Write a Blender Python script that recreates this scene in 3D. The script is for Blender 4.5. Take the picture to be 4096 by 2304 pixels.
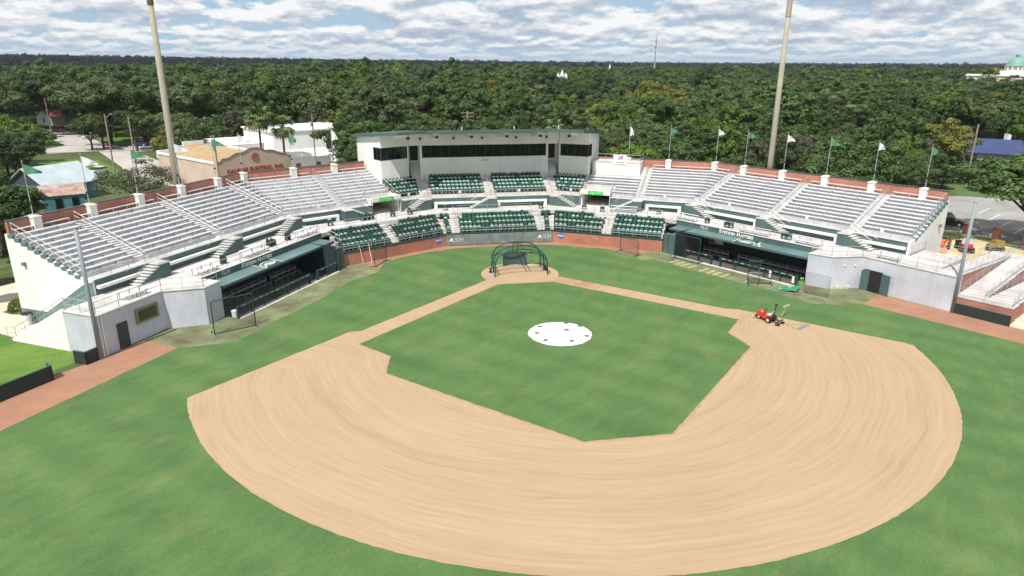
import bpy, bmesh, math, random
from math import sin, cos, pi, radians, sqrt, atan2
from mathutils import Vector, Matrix
import mathutils
for o in list(bpy.data.objects): bpy.data.objects.remove(o)
scene = bpy.context.scene
COL = scene.collection
random.seed(7)

# ------------------------------------------------------------------ camera
cam_d = bpy.data.cameras.new('camera'); cam = bpy.data.objects.new('camera', cam_d); COL.objects.link(cam)
scene.camera = cam
cam_d.sensor_width = 36; cam_d.lens = 24.18; cam_d.clip_start = 0.5; cam_d.clip_end = 60000
PITCH, YAW, ROLL = 0.3164, -0.1836, 0.0046
CAM = Vector((14.011, 71.027, 21.978))
fw = Vector((sin(YAW)*cos(PITCH), -cos(YAW)*cos(PITCH), -sin(PITCH)))
rt = fw.cross(Vector((0, 0, 1))).normalized(); up = rt.cross(fw)
rt2 = rt*cos(ROLL)+up*sin(ROLL); up2 = -rt*sin(ROLL)+up*cos(ROLL)
cam.matrix_world = Matrix(((rt2.x, up2.x, -fw.x, CAM.x), (rt2.y, up2.y, -fw.y, CAM.y), (rt2.z, up2.z, -fw.z, CAM.z), (0, 0, 0, 1)))
scene.render.resolution_x = 1024; scene.render.resolution_y = 576

# ------------------------------------------------------------------ light
SUN_AZ, SUN_EL = radians(35), radians(57)      # azimuth from +Y towards +X
sdir = Vector((sin(SUN_AZ)*cos(SUN_EL), cos(SUN_AZ)*cos(SUN_EL), sin(SUN_EL)))
sun_d = bpy.data.lights.new('sun', 'SUN'); sun_d.energy = 4.6; sun_d.angle = radians(0.55); sun_d.color = (1, .955, .88)
sun = bpy.data.objects.new('sun', sun_d); COL.objects.link(sun)
sun.rotation_euler = sdir.to_track_quat('Z', 'Y').to_euler(); sun.location = (60, 80, 120)
scene.view_settings.view_transform = 'Standard'; scene.view_settings.look = 'None'
scene.view_settings.exposure = 0.32; scene.view_settings.gamma = 1
scene.view_settings.use_curve_mapping = False

world = bpy.data.worlds.new('World'); scene.world = world; world.use_nodes = True
def build_world():
    nt = world.node_tree; nt.nodes.clear()
    N = nt.nodes.new; L = nt.links.new
    out = N('ShaderNodeOutputWorld'); bg = N('ShaderNodeBackground'); L(bg.outputs[0], out.inputs[0])
    sky = N('ShaderNodeTexSky'); sky.sky_type = 'NISHITA'; sky.sun_disc = False
    sky.sun_elevation = SUN_EL; sky.sun_rotation = SUN_AZ; sky.altitude = 30; sky.air_density = 1; sky.dust_density = .6; sky.ozone_density = 1.4
    skm = N('ShaderNodeVectorMath'); skm.operation = 'SCALE'; skm.inputs['Scale'].default_value = .10
    L(sky.outputs[0], skm.inputs[0])
    tc = N('ShaderNodeTexCoord'); sep = N('ShaderNodeSeparateXYZ'); L(tc.outputs['Generated'], sep.inputs[0])
    def M(op, a, b=None, c=None, clamp=False):
        m = N('ShaderNodeMath'); m.operation = op; m.use_clamp = clamp
        for i, v in enumerate((a, b, c)):
            if v is None: continue
            if isinstance(v, (int, float)): m.inputs[i].default_value = v
            else: L(v, m.inputs[i])
        return m.outputs[0]
    za = M('MAXIMUM', sep.outputs[2], 0.0)
    azi = M('ARCTAN2', sep.outputs[0], M('MULTIPLY', sep.outputs[1], -1.))
    def sstep(x, a, b):
        r = N('ShaderNodeMapRange'); r.interpolation_type = 'SMOOTHSTEP'; r.inputs['From Min'].default_value = a; r.inputs['From Max'].default_value = b; L(x, r.inputs[0]); return r.outputs[0]
    def lerp(f, a, b): return M('ADD', M('MULTIPLY', a, M('SUBTRACT', 1., f)), M('MULTIPLY', b, f))
    # three tiers of the same broken cumulus deck: overhead (flat layer), middle, and crowded small near the horizon
    pden = M('ADD', za, .12); pu = M('DIVIDE', sep.outputs[0], pden); pv = M('DIVIDE', sep.outputs[1], pden)
    lv = M('LOGARITHM', M('ADD', za, .035), math.e)
    def noise(x, y, detail, scale, off, rough=.58):
        cb = N('ShaderNodeCombineXYZ'); L(x, cb.inputs[0]); L(y, cb.inputs[1]); cb.inputs[2].default_value = off
        n = N('ShaderNodeTexNoise'); n.inputs['Scale'].default_value = scale; n.inputs['Detail'].default_value = detail
        n.inputs['Roughness'].default_value = rough; n.inputs['Distortion'].default_value = .2
        L(cb.outputs[0], n.inputs['Vector']); return n.outputs[0]
    fm = sstep(za, .022, .05); fh = sstep(za, .16, .4)
    def deck(dv, detail):
        mid = noise(M('MULTIPLY', azi, 13.), M('MULTIPLY_ADD', lv, 3.6, dv), detail, .95, 3.1)
        low = noise(M('MULTIPLY', azi, 26.), M('MULTIPLY_ADD', lv, 5.4, dv), detail, .95, 6.4)
        hi = noise(pu, M('ADD', pv, dv), detail, 1.3, 1.7)
        return lerp(fh, lerp(fm, low, mid), hi)
    d0 = deck(0., 9); d1 = deck(.42, 5)
    big = noise(M('MULTIPLY', azi, 4.), M('MULTIPLY', lv, 3.), 3, .8, 9.7); fine = noise(M('MULTIPLY', azi, 52.), M('MULTIPLY', lv, 12.), 5, .9, 5.3)
    dens = M('ADD', M('ADD', d0, M('MULTIPLY', M('SUBTRACT', big, .5), .22)), M('MULTIPLY', M('SUBTRACT', fine, .5), .14))
    def ramp(fac, pts):
        r = N('ShaderNodeValToRGB'); r.color_ramp.interpolation = 'EASE'
        while len(r.color_ramp.elements) < len(pts): r.color_ramp.elements.new(.5)
        for e, (p, c) in zip(r.color_ramp.elements, pts): e.position = p; e.color = (*c, 1)
        L(fac, r.inputs[0]); return r.outputs[0]
    cover = ramp(dens, [(.375, (0, 0, 0)), (.455, (1, 1, 1))])
    shade = M('MULTIPLY_ADD', M('SUBTRACT', d0, d1), 2.2, .52)
    shade2 = M('ADD', M('ADD', M('MULTIPLY', shade, .9), M('MULTIPLY', M('SUBTRACT', .5, big), .7)), M('MULTIPLY_ADD', fine, .4, -.14), clamp=True)
    ccol = ramp(shade2, [(.24, (.50, .59, .73)), (.42, (.66, .74, .86)), (.56, (.92, .95, 1.0)), (.74, (1.2, 1.2, 1.2))])
    # pale air low down, deep blue between the clouds overhead
    base = N('ShaderNodeMix'); base.data_type = 'RGBA'; L(M('MULTIPLY', M('SUBTRACT', 1., sstep(za, .02, .45)), .8), base.inputs[0])
    L(skm.outputs[0], base.inputs[6]); base.inputs[7].default_value = (.50, .74, .98, 1)
    hz = N('ShaderNodeMapRange'); hz.inputs['From Min'].default_value = .0; hz.inputs['From Max'].default_value = .03
    hz.inputs['To Min'].default_value = .25; hz.inputs['To Max'].default_value = .93; L(za, hz.inputs[0])
    cf = M('MULTIPLY', cover, hz.outputs[0])
    mx = N('ShaderNodeMix'); mx.data_type = 'RGBA'; L(cf, mx.inputs[0]); L(base.outputs[2], mx.inputs[6]); L(ccol, mx.inputs[7])
    L(mx.outputs[2], bg.inputs[0]); bg.inputs[1].default_value = .66
build_world()

# ------------------------------------------------------------------ mesh helpers
def tag(o, label=None, cat=None, group=None, kind=None):
    if label: o['label'] = label
    if cat: o['category'] = cat
    if group: o['group'] = group
    if kind: o['kind'] = kind
    return o
def empty(name, loc=(0, 0, 0), label=None, cat=None, group=None, rz=0):
    o = bpy.data.objects.new(name, None); COL.objects.link(o); o.location = loc; o.rotation_euler[2] = rz
    o.empty_display_size = .2
    bpy_world[o.name] = Matrix.Translation(Vector(loc)) @ Matrix.Rotation(rz, 4, 'Z')
    return tag(o, label, cat, group)
bpy_world = {}
class MB:
    def __init__(s): s.v = []; s.f = []
    def hexa(s, p):
        b = len(s.v); s.v += [tuple(q) for q in p]
        s.f += [(b+0, b+3, b+2, b+1), (b+4, b+5, b+6, b+7), (b+0, b+1, b+5, b+4), (b+1, b+2, b+6, b+5), (b+2, b+3, b+7, b+6), (b+3, b+0, b+4, b+7)]
        return s
    def box(s, x0, x1, y0, y1, z0, z1):
        return s.hexa([(x0, y0, z0), (x1, y0, z0), (x1, y1, z0), (x0, y1, z0), (x0, y0, z1), (x1, y0, z1), (x1, y1, z1), (x0, y1, z1)])
    def fbox(s, F, n0, n1, s0, s1, z0, z1):
        return s.hexa([F(n0, s0, z0), F(n1, s0, z0), F(n1, s1, z0), F(n0, s1, z0), F(n0, s0, z1), F(n1, s0, z1), F(n1, s1, z1), F(n0, s1, z1)])
    def poly(s, pts):
        b = len(s.v); s.v += [tuple(q) for q in pts]; s.f.append(tuple(range(b, b+len(pts)))); return s
    def prism(s, pts, z0, z1):
        n = len(pts); b = len(s.v)
        s.v += [(x, y, z0) for x, y in pts]+[(x, y, z1) for x, y in pts]
        for t in mathutils.geometry.tessellate_polygon([[Vector((x, y, 0)) for x, y in pts]]):
            q = [pts[i] for i in t]; cw = (q[1][0]-q[0][0])*(q[2][1]-q[0][1])-(q[1][1]-q[0][1])*(q[2][0]-q[0][0]) < 0
            t = tuple(reversed(t)) if cw else tuple(t)
            s.f += [tuple(b+n+i for i in t), tuple(b+i for i in reversed(t))]
        s.f += [(b+i, b+(i+1) % n, b+n+(i+1) % n, b+n+i) for i in range(n)]
        return s
    def ext(s, F, prof, s0, s1):
        """closed profile (n,z) swept along s; s0,s1 numbers or functions of n"""
        f0 = s0 if callable(s0) else (lambda n: s0); f1 = s1 if callable(s1) else (lambda n: s1)
        n = len(prof); b = len(s.v)
        s.v += [tuple(F(a, f0(a), z)) for a, z in prof]+[tuple(F(a, f1(a), z)) for a, z in prof]
        s.f += [tuple(range(b+n-1, b-1, -1)), tuple(range(b+n, b+2*n))]
        s.f += [(b+i, b+(i+1) % n, b+n+(i+1) % n, b+n+i) for i in range(n)]
        return s
    def tube(s, pts, r, n=6, r1=None, cap=True):
        pts = [Vector(p) for p in pts]; m = len(pts); r1 = r if r1 is None else r1
        rings = []; prev = None
        for i, p in enumerate(pts):
            d = (pts[min(i+1, m-1)]-pts[max(i-1, 0)]).normalized()
            a = Vector((0, 0, 1)) if abs(d.z) < .95 else Vector((1, 0, 0))
            if prev is not None: a = prev
            x = (a-d*a.dot(d)).normalized(); prev = x; y = d.cross(x)
            rr = r+(r1-r)*i/max(1, m-1); b = len(s.v)
            s.v += [tuple(p+(x*cos(2*pi*k/n)+y*sin(2*pi*k/n))*rr) for k in range(n)]; rings.append(b)
        for a, b in zip(rings, rings[1:]):
            s.f += [(a+k, a+(k+1) % n, b+(k+1) % n, b+k) for k in range(n)]
        if cap: s.f += [tuple(rings[0]+k for k in range(n-1, -1, -1)), tuple(rings[-1]+k for k in range(n))]
        return s
    def lathe(s, c, prof, n=16):
        b0 = None
        for r, z in prof:
            b = len(s.v); s.v += [(c[0]+r*cos(2*pi*k/n), c[1]+r*sin(2*pi*k/n), c[2]+z) for k in range(n)]
            if b0 is not None: s.f += [(b0+k, b0+(k+1) % n, b+(k+1) % n, b+k) for k in range(n)]
            else: s.f.append(tuple(b+k for k in range(n-1, -1, -1)))
            b0 = b
        s.f.append(tuple(b0+k for k in range(n))); return s
    def sphere(s, c, r, seg=10, ring=6, sc=(1, 1, 1)):
        prof = [(r*sin(pi*i/ring)*1.0+1e-4, -r*cos(pi*i/ring)*sc[2]) for i in range(ring+1)]
        b = len(s.v); s.lathe(c, prof, seg)
        for i in range(b, len(s.v)):
            x, y, z = s.v[i]; s.v[i] = (c[0]+(x-c[0])*sc[0], c[1]+(y-c[1])*sc[1], z)
        return s
    def xf(s, M): s.v = [tuple(M @ Vector(q)) for q in s.v]; return s
    def mesh(s, name, mat, smooth=False):
        me = bpy.data.meshes.new(name); me.from_pydata(s.v, [], s.f)
        if mat: me.materials.append(mat)
        if smooth:
            for p in me.polygons: p.use_smooth = True
        me.update(); return me
    def build(s, name, mat, parent=None, smooth=False, local=False, **t):
        o = bpy.data.objects.new(name, s.mesh(name, mat, smooth)); COL.objects.link(o)
        if parent is not None:
            o.parent = parent
            if not local: o.matrix_parent_inverse = wmat(parent).inverted()
        return tag(o, **t)
def wmat(o):
    m = bpy_world.get(o.name)
    if m is not None: return m
    return Matrix()
def link_copy(o, name, parent=None, M=None):
    c = bpy.data.objects.new(name, o.data); COL.objects.link(c)
    if parent: c.parent = parent
    if M is not None: c.matrix_basis = M
    return c
def rail(mb, pts, h=1.07, step=1.6, bars=(1.0, .5), r=.028, n=5):
    """posts and horizontal rails following a base polyline"""
    for a, b in zip(pts, pts[1:]):
        a = Vector(a); b = Vector(b); k = max(1, round((b-a).length/step))
        for q in bars: mb.tube([a+Vector((0, 0, h*q)), b+Vector((0, 0, h*q))], r, n)
        for i in range(k+1):
            p = a.lerp(b, i/k); mb.tube([p, p+Vector((0, 0, h))], r, n)
    return mb
def text_mb(txt, size, depth=.01, bold=0.0, shear=0.0, spacing=1.0, align='CENTER'):
    cu = bpy.data.curves.new('lettering', 'FONT'); cu.body = txt; cu.size = size; cu.extrude = depth; cu.offset = bold
    cu.shear = shear; cu.space_character = spacing; cu.align_x = align; cu.align_y = 'CENTER'; cu.resolution_u = 3
    ob = bpy.data.objects.new('lettering', cu); COL.objects.link(ob)
    dg = bpy.context.evaluated_depsgraph_get(); me = ob.evaluated_get(dg).to_mesh()
    mb = MB(); mb.v = [tuple(v.co) for v in me.vertices]; mb.f = [tuple(p.vertices) for p in me.polygons]
    ob.evaluated_get(dg).to_mesh_clear(); bpy.data.objects.remove(ob); bpy.data.curves.remove(cu)
    return mb
def basis(o, x, y):
    x = Vector(x).normalized(); y = Vector(y); y = (y-x*y.dot(x)).normalized(); z = x.cross(y); o = Vector(o)
    return Matrix(((x.x, y.x, z.x, o.x), (x.y, y.y, z.y, o.y), (x.z, y.z, z.z, o.z), (0, 0, 0, 1)))

# ------------------------------------------------------------------ materials
def srgb(r, g, b):
    f = lambda c: (c/255/12.92) if c/255 <= .04045 else ((c/255+.055)/1.055)**2.4
    return (f(r), f(g), f(b))
MATS = {}
def mat(name, col, rough=.7, var=.12, scale=1.5, metal=0., col2=None, bump=0., bscale=20., spec=.4, rnd=0., fine=0., streak=0.):
    if name in MATS: return MATS[name]
    m = bpy.data.materials.new(name); m.use_nodes = True; nt = m.node_tree; N = nt.nodes.new; L = nt.links.new
    p = nt.nodes['Principled BSDF']; p.inputs['Roughness'].default_value = rough; p.inputs['Metallic'].default_value = metal
    p.inputs['Specular IOR Level'].default_value = spec
    geo = N('ShaderNodeNewGeometry'); n = N('ShaderNodeTexNoise'); n.inputs['Scale'].default_value = scale; n.inputs['Detail'].default_value = 7
    n.inputs['Roughness'].default_value = .65; L(geo.outputs['Position'], n.inputs['Vector'])
    c2 = col2 or tuple(c*(1-2.2*var) for c in col); c1 = col if col2 else tuple(min(1, c*(1+var)) for c in col)
    r = N('ShaderNodeValToRGB'); r.color_ramp.elements[0].position = .32; r.color_ramp.elements[1].position = .68
    r.color_ramp.elements[0].color = (*[max(0, c) for c in c2], 1); r.color_ramp.elements[1].color = (*c1, 1)
    L(n.outputs[0], r.inputs[0]); colout = r.outputs[0]
    if fine > 0:
        n2 = N('ShaderNodeTexNoise'); n2.inputs['Scale'].default_value = scale*14; n2.inputs['Detail'].default_value = 3; L(geo.outputs['Position'], n2.inputs['Vector'])
        mr = N('ShaderNodeMapRange'); mr.inputs['From Min'].default_value = .3; mr.inputs['From Max'].default_value = .7; mr.inputs['To Min'].default_value = 1-fine; mr.inputs['To Max'].default_value = 1+fine; L(n2.outputs[0], mr.inputs[0])
        mm = N('ShaderNodeVectorMath'); mm.operation = 'SCALE'; L(colout, mm.inputs[0]); L(mr.outputs[0], mm.inputs['Scale']); colout = mm.outputs[0]
    if streak > 0:          # rain streaks and grime running down the wall
        mp = N('ShaderNodeMapping'); mp.inputs['Scale'].default_value = (2.6, 2.6, .16); L(geo.outputs['Position'], mp.inputs['Vector'])
        n3 = N('ShaderNodeTexNoise'); n3.inputs['Scale'].default_value = 1.; n3.inputs['Detail'].default_value = 6; n3.inputs['Roughness'].default_value = .7; L(mp.outputs[0], n3.inputs['Vector'])
        mr = N('ShaderNodeMapRange'); mr.inputs['From Min'].default_value = .46; mr.inputs['From Max'].default_value = .74; mr.inputs['To Min'].default_value = 1.; mr.inputs['To Max'].default_value = 1-streak; L(n3.outputs[0], mr.inputs[0])
        mm = N('ShaderNodeVectorMath'); mm.operation = 'SCALE'; L(colout, mm.inputs[0]); L(mr.outputs[0], mm.inputs['Scale']); colout = mm.outputs[0]
    if rnd > 0:
        oi = N('ShaderNodeObjectInfo'); mr = N('ShaderNodeMapRange'); mr.inputs['To Min'].default_value = 1-rnd; mr.inputs['To Max'].default_value = 1+rnd; L(oi.outputs['Random'], mr.inputs[0])
        mm = N('ShaderNodeVectorMath'); mm.operation = 'SCALE'; L(colout, mm.inputs[0]); L(mr.outputs[0], mm.inputs['Scale']); colout = mm.outputs[0]
    L(colout, p.inputs['Base Color'])
    if bump > 0:
        nb = N('ShaderNodeTexNoise'); nb.inputs['Scale'].default_value = bscale; nb.inputs['Detail'].default_value = 4; L(geo.outputs['Position'], nb.inputs['Vector'])
        bp = N('ShaderNodeBump'); bp.inputs['Strength'].default_value = bump; bp.inputs['Distance'].default_value = .05; L(nb.outputs[0], bp.inputs['Height']); L(bp.outputs[0], p.inputs['Normal'])
    MATS[name] = m; return m
def brick_mat(name, c1, c2, mortar, vary=.2):
    m = bpy.data.materials.new(name); m.use_nodes = True; nt = m.node_tree; N = nt.nodes.new; L = nt.links.new
    p = nt.nodes['Principled BSDF']; p.inputs['Roughness'].default_value = .85; p.inputs['Specular IOR Level'].default_value = .25
    geo = N('ShaderNodeNewGeometry'); sp = N('ShaderNodeSeparateXYZ'); L(geo.outputs['Position'], sp.inputs[0])
    ad = N('ShaderNodeMath'); ad.operation = 'ADD'; L(sp.outputs[0], ad.inputs[0]); L(sp.outputs[1], ad.inputs[1])
    cb = N('ShaderNodeCombineXYZ'); L(ad.outputs[0], cb.inputs[0]); L(sp.outputs[2], cb.inputs[1])
    b = N('ShaderNodeTexBrick'); b.inputs['Scale'].default_value = 1; b.inputs['Brick Width'].default_value = .25; b.inputs['Row Height'].default_value = .085
    b.inputs['Mortar Size'].default_value = .008; b.inputs['Color1'].default_value = (*c1, 1); b.inputs['Color2'].default_value = (*c2, 1); b.inputs['Mortar'].default_value = (*mortar, 1)
    L(cb.outputs[0], b.inputs['Vector'])
    n = N('ShaderNodeTexNoise'); n.inputs['Scale'].default_value = .5; n.inputs['Detail'].default_value = 6; L(geo.outputs['Position'], n.inputs['Vector'])
    mr = N('ShaderNodeMapRange'); mr.inputs['From Min'].default_value = .3; mr.inputs['From Max'].default_value = .7; mr.inputs['To Min'].default_value = 1-vary; mr.inputs['To Max'].default_value = 1+vary; L(n.outputs[0], mr.inputs[0])
    mm = N('ShaderNodeVectorMath'); mm.operation = 'SCALE'; L(b.outputs[0], mm.inputs[0]); L(mr.outputs[0], mm.inputs['Scale']); L(mm.outputs[0], p.inputs['Base Color'])
    MATS[name] = m; return m
M_conc = mat('concrete', (.56, .545, .52), .85, .09, .55, fine=.05)
M_walk = mat('walkway_concrete', (.53, .51, .495), .85, .13, .45, fine=.06)
M_white = mat('white_paint', (.78, .775, .745), .6, .05, .35, fine=.02, streak=.13)
M_cream = mat('cream_stucco', (.72, .70, .64), .75, .05, .4, fine=.02, streak=.12)
M_grey = mat('grey_stucco', (.52, .54, .605), .8, .08, .35, fine=.03, streak=.12)
M_green = mat('green_wall_paint', (.072, .128, .126), .65, .1, .5, streak=.12)
M_dkgreen = mat('dark_green_metal', (.018, .055, .048), .45, .12, 2.)
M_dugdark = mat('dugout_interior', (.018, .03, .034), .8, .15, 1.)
M_roof = mat('dugout_roof_metal', (.13, .205, .205), .4, .14, .35, spec=.5)
M_alu = mat('aluminium', (.74, .75, .775), .4, .04, .8, metal=.15)
M_alud = mat('aluminium_deck', (.54, .54, .555), .5, .08, .6, metal=.1)
M_steel = mat('galvanised_steel', (.46, .47, .48), .45, .08, 1.5, metal=.4)
M_brick = brick_mat('red_brick', (.41, .165, .11), (.345, .13, .085), (.38, .24, .19))
M_cap = mat('wall_cap_metal', (.055, .06, .07), .5, .1, 1.)
M_black = mat('black_rubber', (.016, .016, .018), .6, .1, 3.)
M_lab = mat('lettering_white', (.72, .73, .73), .6, .06, 3.)
M_fascia = mat('green_fascia', (.075, .13, .12), .5, .1, .6)
# ------------------------------------------------------------------ field materials
def nodes_mat(name, rough=.9, spec=.2):
    m = bpy.data.materials.new(name); m.use_nodes = True; nt = m.node_tree
    p = nt.nodes['Principled BSDF']; p.inputs['Roughness'].default_value = rough; p.inputs['Specular IOR Level'].default_value = spec
    N = nt.nodes.new; L = nt.links.new
    geo = N('ShaderNodeNewGeometry'); sp = N('ShaderNodeSeparateXYZ'); L(geo.outputs['Position'], sp.inputs[0])
    def MA(op, a, b=None, c=None, clamp=False):
        q = N('ShaderNodeMath'); q.operation = op; q.use_clamp = clamp
        for i, v in enumerate((a, b, c)):
            if v is None: continue
            if isinstance(v, (int, float)): q.inputs[i].default_value = v
            else: L(v, q.inputs[i])
        return q.outputs[0]
    def noise(vec, scale, detail=5, rough=.6, dist=0.):
        q = N('ShaderNodeTexNoise'); q.inputs['Scale'].default_value = scale; q.inputs['Detail'].default_value = detail; q.inputs['Roughness'].default_value = rough; q.inputs['Distortion'].default_value = dist
        L(vec, q.inputs['Vector']); return q.outputs[0]
    def comb(x, y, z=0.):
        q = N('ShaderNodeCombineXYZ')
        for i, v in enumerate((x, y, z)):
            if isinstance(v, (int, float)): q.inputs[i].default_value = v
            else: L(v, q.inputs[i])
        return q.outputs[0]
    def ramp(fac, pts, interp='LINEAR'):
        r = N('ShaderNodeValToRGB'); r.color_ramp.interpolation = interp
        while len(r.color_ramp.elements) < len(pts): r.color_ramp.elements.new(.5)
        for e, (q, c) in zip(r.color_ramp.elements, pts): e.position = q; e.color = (*c, 1) if len(c) == 3 else c
        L(fac, r.inputs[0]); return r.outputs[0]
    def mix(fac, a, b, mode='MIX'):
        q = N('ShaderNodeMix'); q.data_type = 'RGBA'; q.blend_type = mode
        if isinstance(fac, (int, float)): q.inputs[0].default_value = fac
        else: L(fac, q.inputs[0])
        for i, v in ((6, a), (7, b)):
            if isinstance(v, tuple): q.inputs[i].default_value = (*v, 1)
            else: L(v, q.inputs[i])
        return q.outputs[2]
    def scale(colr, fac):
        q = N('ShaderNodeVectorMath'); q.operation = 'SCALE'; L(colr, q.inputs[0])
        if isinstance(fac, (int, float)): q.inputs['Scale'].default_value = fac
        else: L(fac, q.inputs['Scale'])
        return q.outputs[0]
    def bump(h, st, dist=.05):
        q = N('ShaderNodeBump'); q.inputs['Strength'].default_value = st; q.inputs['Distance'].default_value = dist; L(h, q.inputs['Height']); L(q.outputs[0], p.inputs['Normal'])
    return m, p, L, geo.outputs['Position'], sp.outputs, MA, noise, comb, ramp, mix, scale, bump
def grass_mat(name, c_dark, c_mid, c_lite, c_dry, dry=.5, stripe=.05):
    m, p, L, P, S, MA, noise, comb, ramp, mix, scale, bump = nodes_mat(name)
    # soft mown bands run diagonally across the field
    d1 = MA('ADD', MA('MULTIPLY', S[0], .7071), MA('MULTIPLY', S[1], .7071)); d2 = MA('SUBTRACT', MA('MULTIPLY', S[0], .7071), MA('MULTIPLY', S[1], .7071))
    a = noise(P, .16, 4, .55, .6); b = noise(comb(MA('MULTIPLY', d1, .35), MA('MULTIPLY', d2, 1.1)), .55, 6, .62, .4)
    f = MA('ADD', MA('MULTIPLY', a, .55), MA('MULTIPLY', b, .45))
    col = ramp(f, [(.36, c_dark), (.5, c_mid), (.63, c_lite)])
    # dry yellowish patches
    dn = noise(comb(MA('MULTIPLY', d1, .6), d2), .42, 6, .6, .5)
    df = ramp(dn, [(.52, (0, 0, 0)), (.76, (dry, dry, dry))])
    col = mix(df, col, c_dry)
    st = MA('SINE', MA('MULTIPLY', d1, 2*pi/3.6)); st2 = MA('MULTIPLY_ADD', st, stripe, 1.)
    mid = MA('MULTIPLY_ADD', MA('SUBTRACT', noise(comb(MA('MULTIPLY', d1, .5), d2), 1.5, 5, .7), .5), .5, 1.)
    fine = MA('MULTIPLY', mid, MA('MULTIPLY_ADD', MA('SUBTRACT', noise(P, 7., 5, .85), .5), 1.1, 1.))
    col = scale(scale(col, st2), fine)
    L(col, p.inputs['Base Color']); bump(noise(P, 14, 3, .7), .5, .06)
    return m
M_grass = grass_mat('field_grass', (.064, .128, .042), (.076, .146, .048), (.095, .164, .053), (.165, .19, .075), .42, .06)
M_lawn = grass_mat('lawn_grass', (.058, .125, .022), (.085, .165, .028), (.125, .21, .04), (.24, .28, .08), .4, 0.)
def dirt_mat():
    m, p, L, P, S, MA, noise, comb, ramp, mix, scale, bump = nodes_mat('infield_dirt')
    # drag-mat sweeps: long ovals that follow the base paths and turn round near first and third base
    def dist(cx, cy):
        x = MA('SUBTRACT', S[0], cx); y = MA('SUBTRACT', S[1], cy)
        return MA('SQRT', MA('ADD', MA('MULTIPLY', x, x), MA('MULTIPLY', y, y)))
    dm = MA('ABSOLUTE', MA('SUBTRACT', dist(0., 19.3), 22.1)); de = MA('MINIMUM', dist(22., 21.2), dist(-22., 21.2))
    up_ = MA('GREATER_THAN', S[1], 21.2)
    d = MA('ADD', MA('MULTIPLY', dm, up_), MA('MULTIPLY', de, MA('SUBTRACT', 1., up_)))
    sgn = MA('MULTIPLY', MA('MULTIPLY', MA('GREATER_THAN', dist(0., 19.3), 22.1), up_), 13.)
    warp = MA('ADD', MA('MULTIPLY', MA('SUBTRACT', noise(P, .05, 2), .5), 3.), MA('MULTIPLY', MA('SUBTRACT', noise(P, .25, 2), .5), .22))
    dw = MA('ADD', d, warp)
    f1 = noise(comb(MA('MULTIPLY', dw, 1.), MA('MULTIPLY', S[0], .035), MA('ADD', MA('MULTIPLY', S[1], .035), sgn)), .8, 3, .5)
    f2 = noise(comb(MA('MULTIPLY', dw, 1.), MA('MULTIPLY', S[0], .05), MA('ADD', MA('MULTIPLY', S[1], .05), sgn)), 5.2, 4, .62)
    f = MA('ADD', MA('MULTIPLY', f1, .4), MA('MULTIPLY', f2, .6))
    col = ramp(f, [(.34, (.335, .236, .145)), (.47, (.370, .268, .169)), (.55, (.381, .278, .177)), (.68, (.405, .30, .195))])
    big = noise(P, .13, 4, .55, .3); col = scale(col, MA('MULTIPLY_ADD', MA('SUBTRACT', big, .5), .16, 1.))
    # damp, darker clay near the plate and along the third-base path, foot scuffs
    x = MA('MULTIPLY', MA('ADD', S[0], 5.2), .22); y = MA('MULTIPLY', MA('SUBTRACT', S[1], 4.6), .34)
    dd = MA('SQRT', MA('ADD', MA('MULTIPLY', x, x), MA('MULTIPLY', y, y)))
    wet = MA('MULTIPLY', MA('SUBTRACT', 1.12, dd, clamp=True), ramp(noise(P, .7, 5, .6, .6), [(.38, (0, 0, 0)), (.52, (.95, .95, .95))]))
    col = mix(wet, col, (.30, .17, .085))
    sc = ramp(noise(P, 2.3, 6, .7), [(.60, (0, 0, 0)), (.78, (.35, .35, .35))]); col = mix(sc, col, (.37, .25, .15))
    ln = MA('SINE', MA('MULTIPLY', MA('ADD', dw, MA('MULTIPLY', f1, 2.2)), 2*pi/.55)); ln = MA('MULTIPLY', MA('MULTIPLY', ln, noise(P, .35, 3)), .055)
    fine = MA('ADD', ln, MA('MULTIPLY_ADD', MA('SUBTRACT', noise(P, 13, 3, .7), .5), .2, 1.)); col = scale(col, fine)
    L(col, p.inputs['Base Color']); bump(f2, .25, .04)
    return m
M_dirt = dirt_mat()
M_track = mat('warning_track_clay', (.32, .168, .108), .95, .08, .5, fine=.12, bump=.25, bscale=30)
M_turf = mat('worn_green_turf', (.195, .235, .12), .95, .1, .4, col2=(.095, .082, .045), fine=.12)
M_town = mat('town_ground', (.085, .12, .035), .95, .2, .05, col2=(.05, .07, .02), fine=.2)
M_asph = mat('asphalt', (.30, .29, .28), .9, .14, .25, fine=.1)
M_road = mat('pale_road', (.44, .41, .385), .9, .1, .15, fine=.06)
M_apron = mat('concrete_apron', (.56, .52, .42), .9, .1, .35, fine=.06)
M_sand = mat('sandy_yard', (.54, .45, .26), .95, .15, .3, fine=.12)

# ------------------------------------------------------------------ frames of the symmetric bowl
C30 = .8660254
class Fr:
    def __init__(s, kind, side): s.k = kind; s.sd = side
    def __call__(s, n, t, z=0.):
        if s.k == 'W': return Vector((s.sd*(n*C30+t*.5), -n*.5+t*C30, z))
        if s.k == 'M': return Vector((s.sd*(n*.5+t*C30), -n*C30+t*.5, z))
        return Vector((s.sd*t, -n, z))
    def dirs(s):
        o = s(0, 0, 0); return (s(1, 0, 0)-o), (s(0, 1, 0)-o)
WL, WR, ML, MR, CC = Fr('W', 1), Fr('W', -1), Fr('M', 1), Fr('M', -1), Fr('C', 1)
CR = Fr('C', -1)

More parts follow.
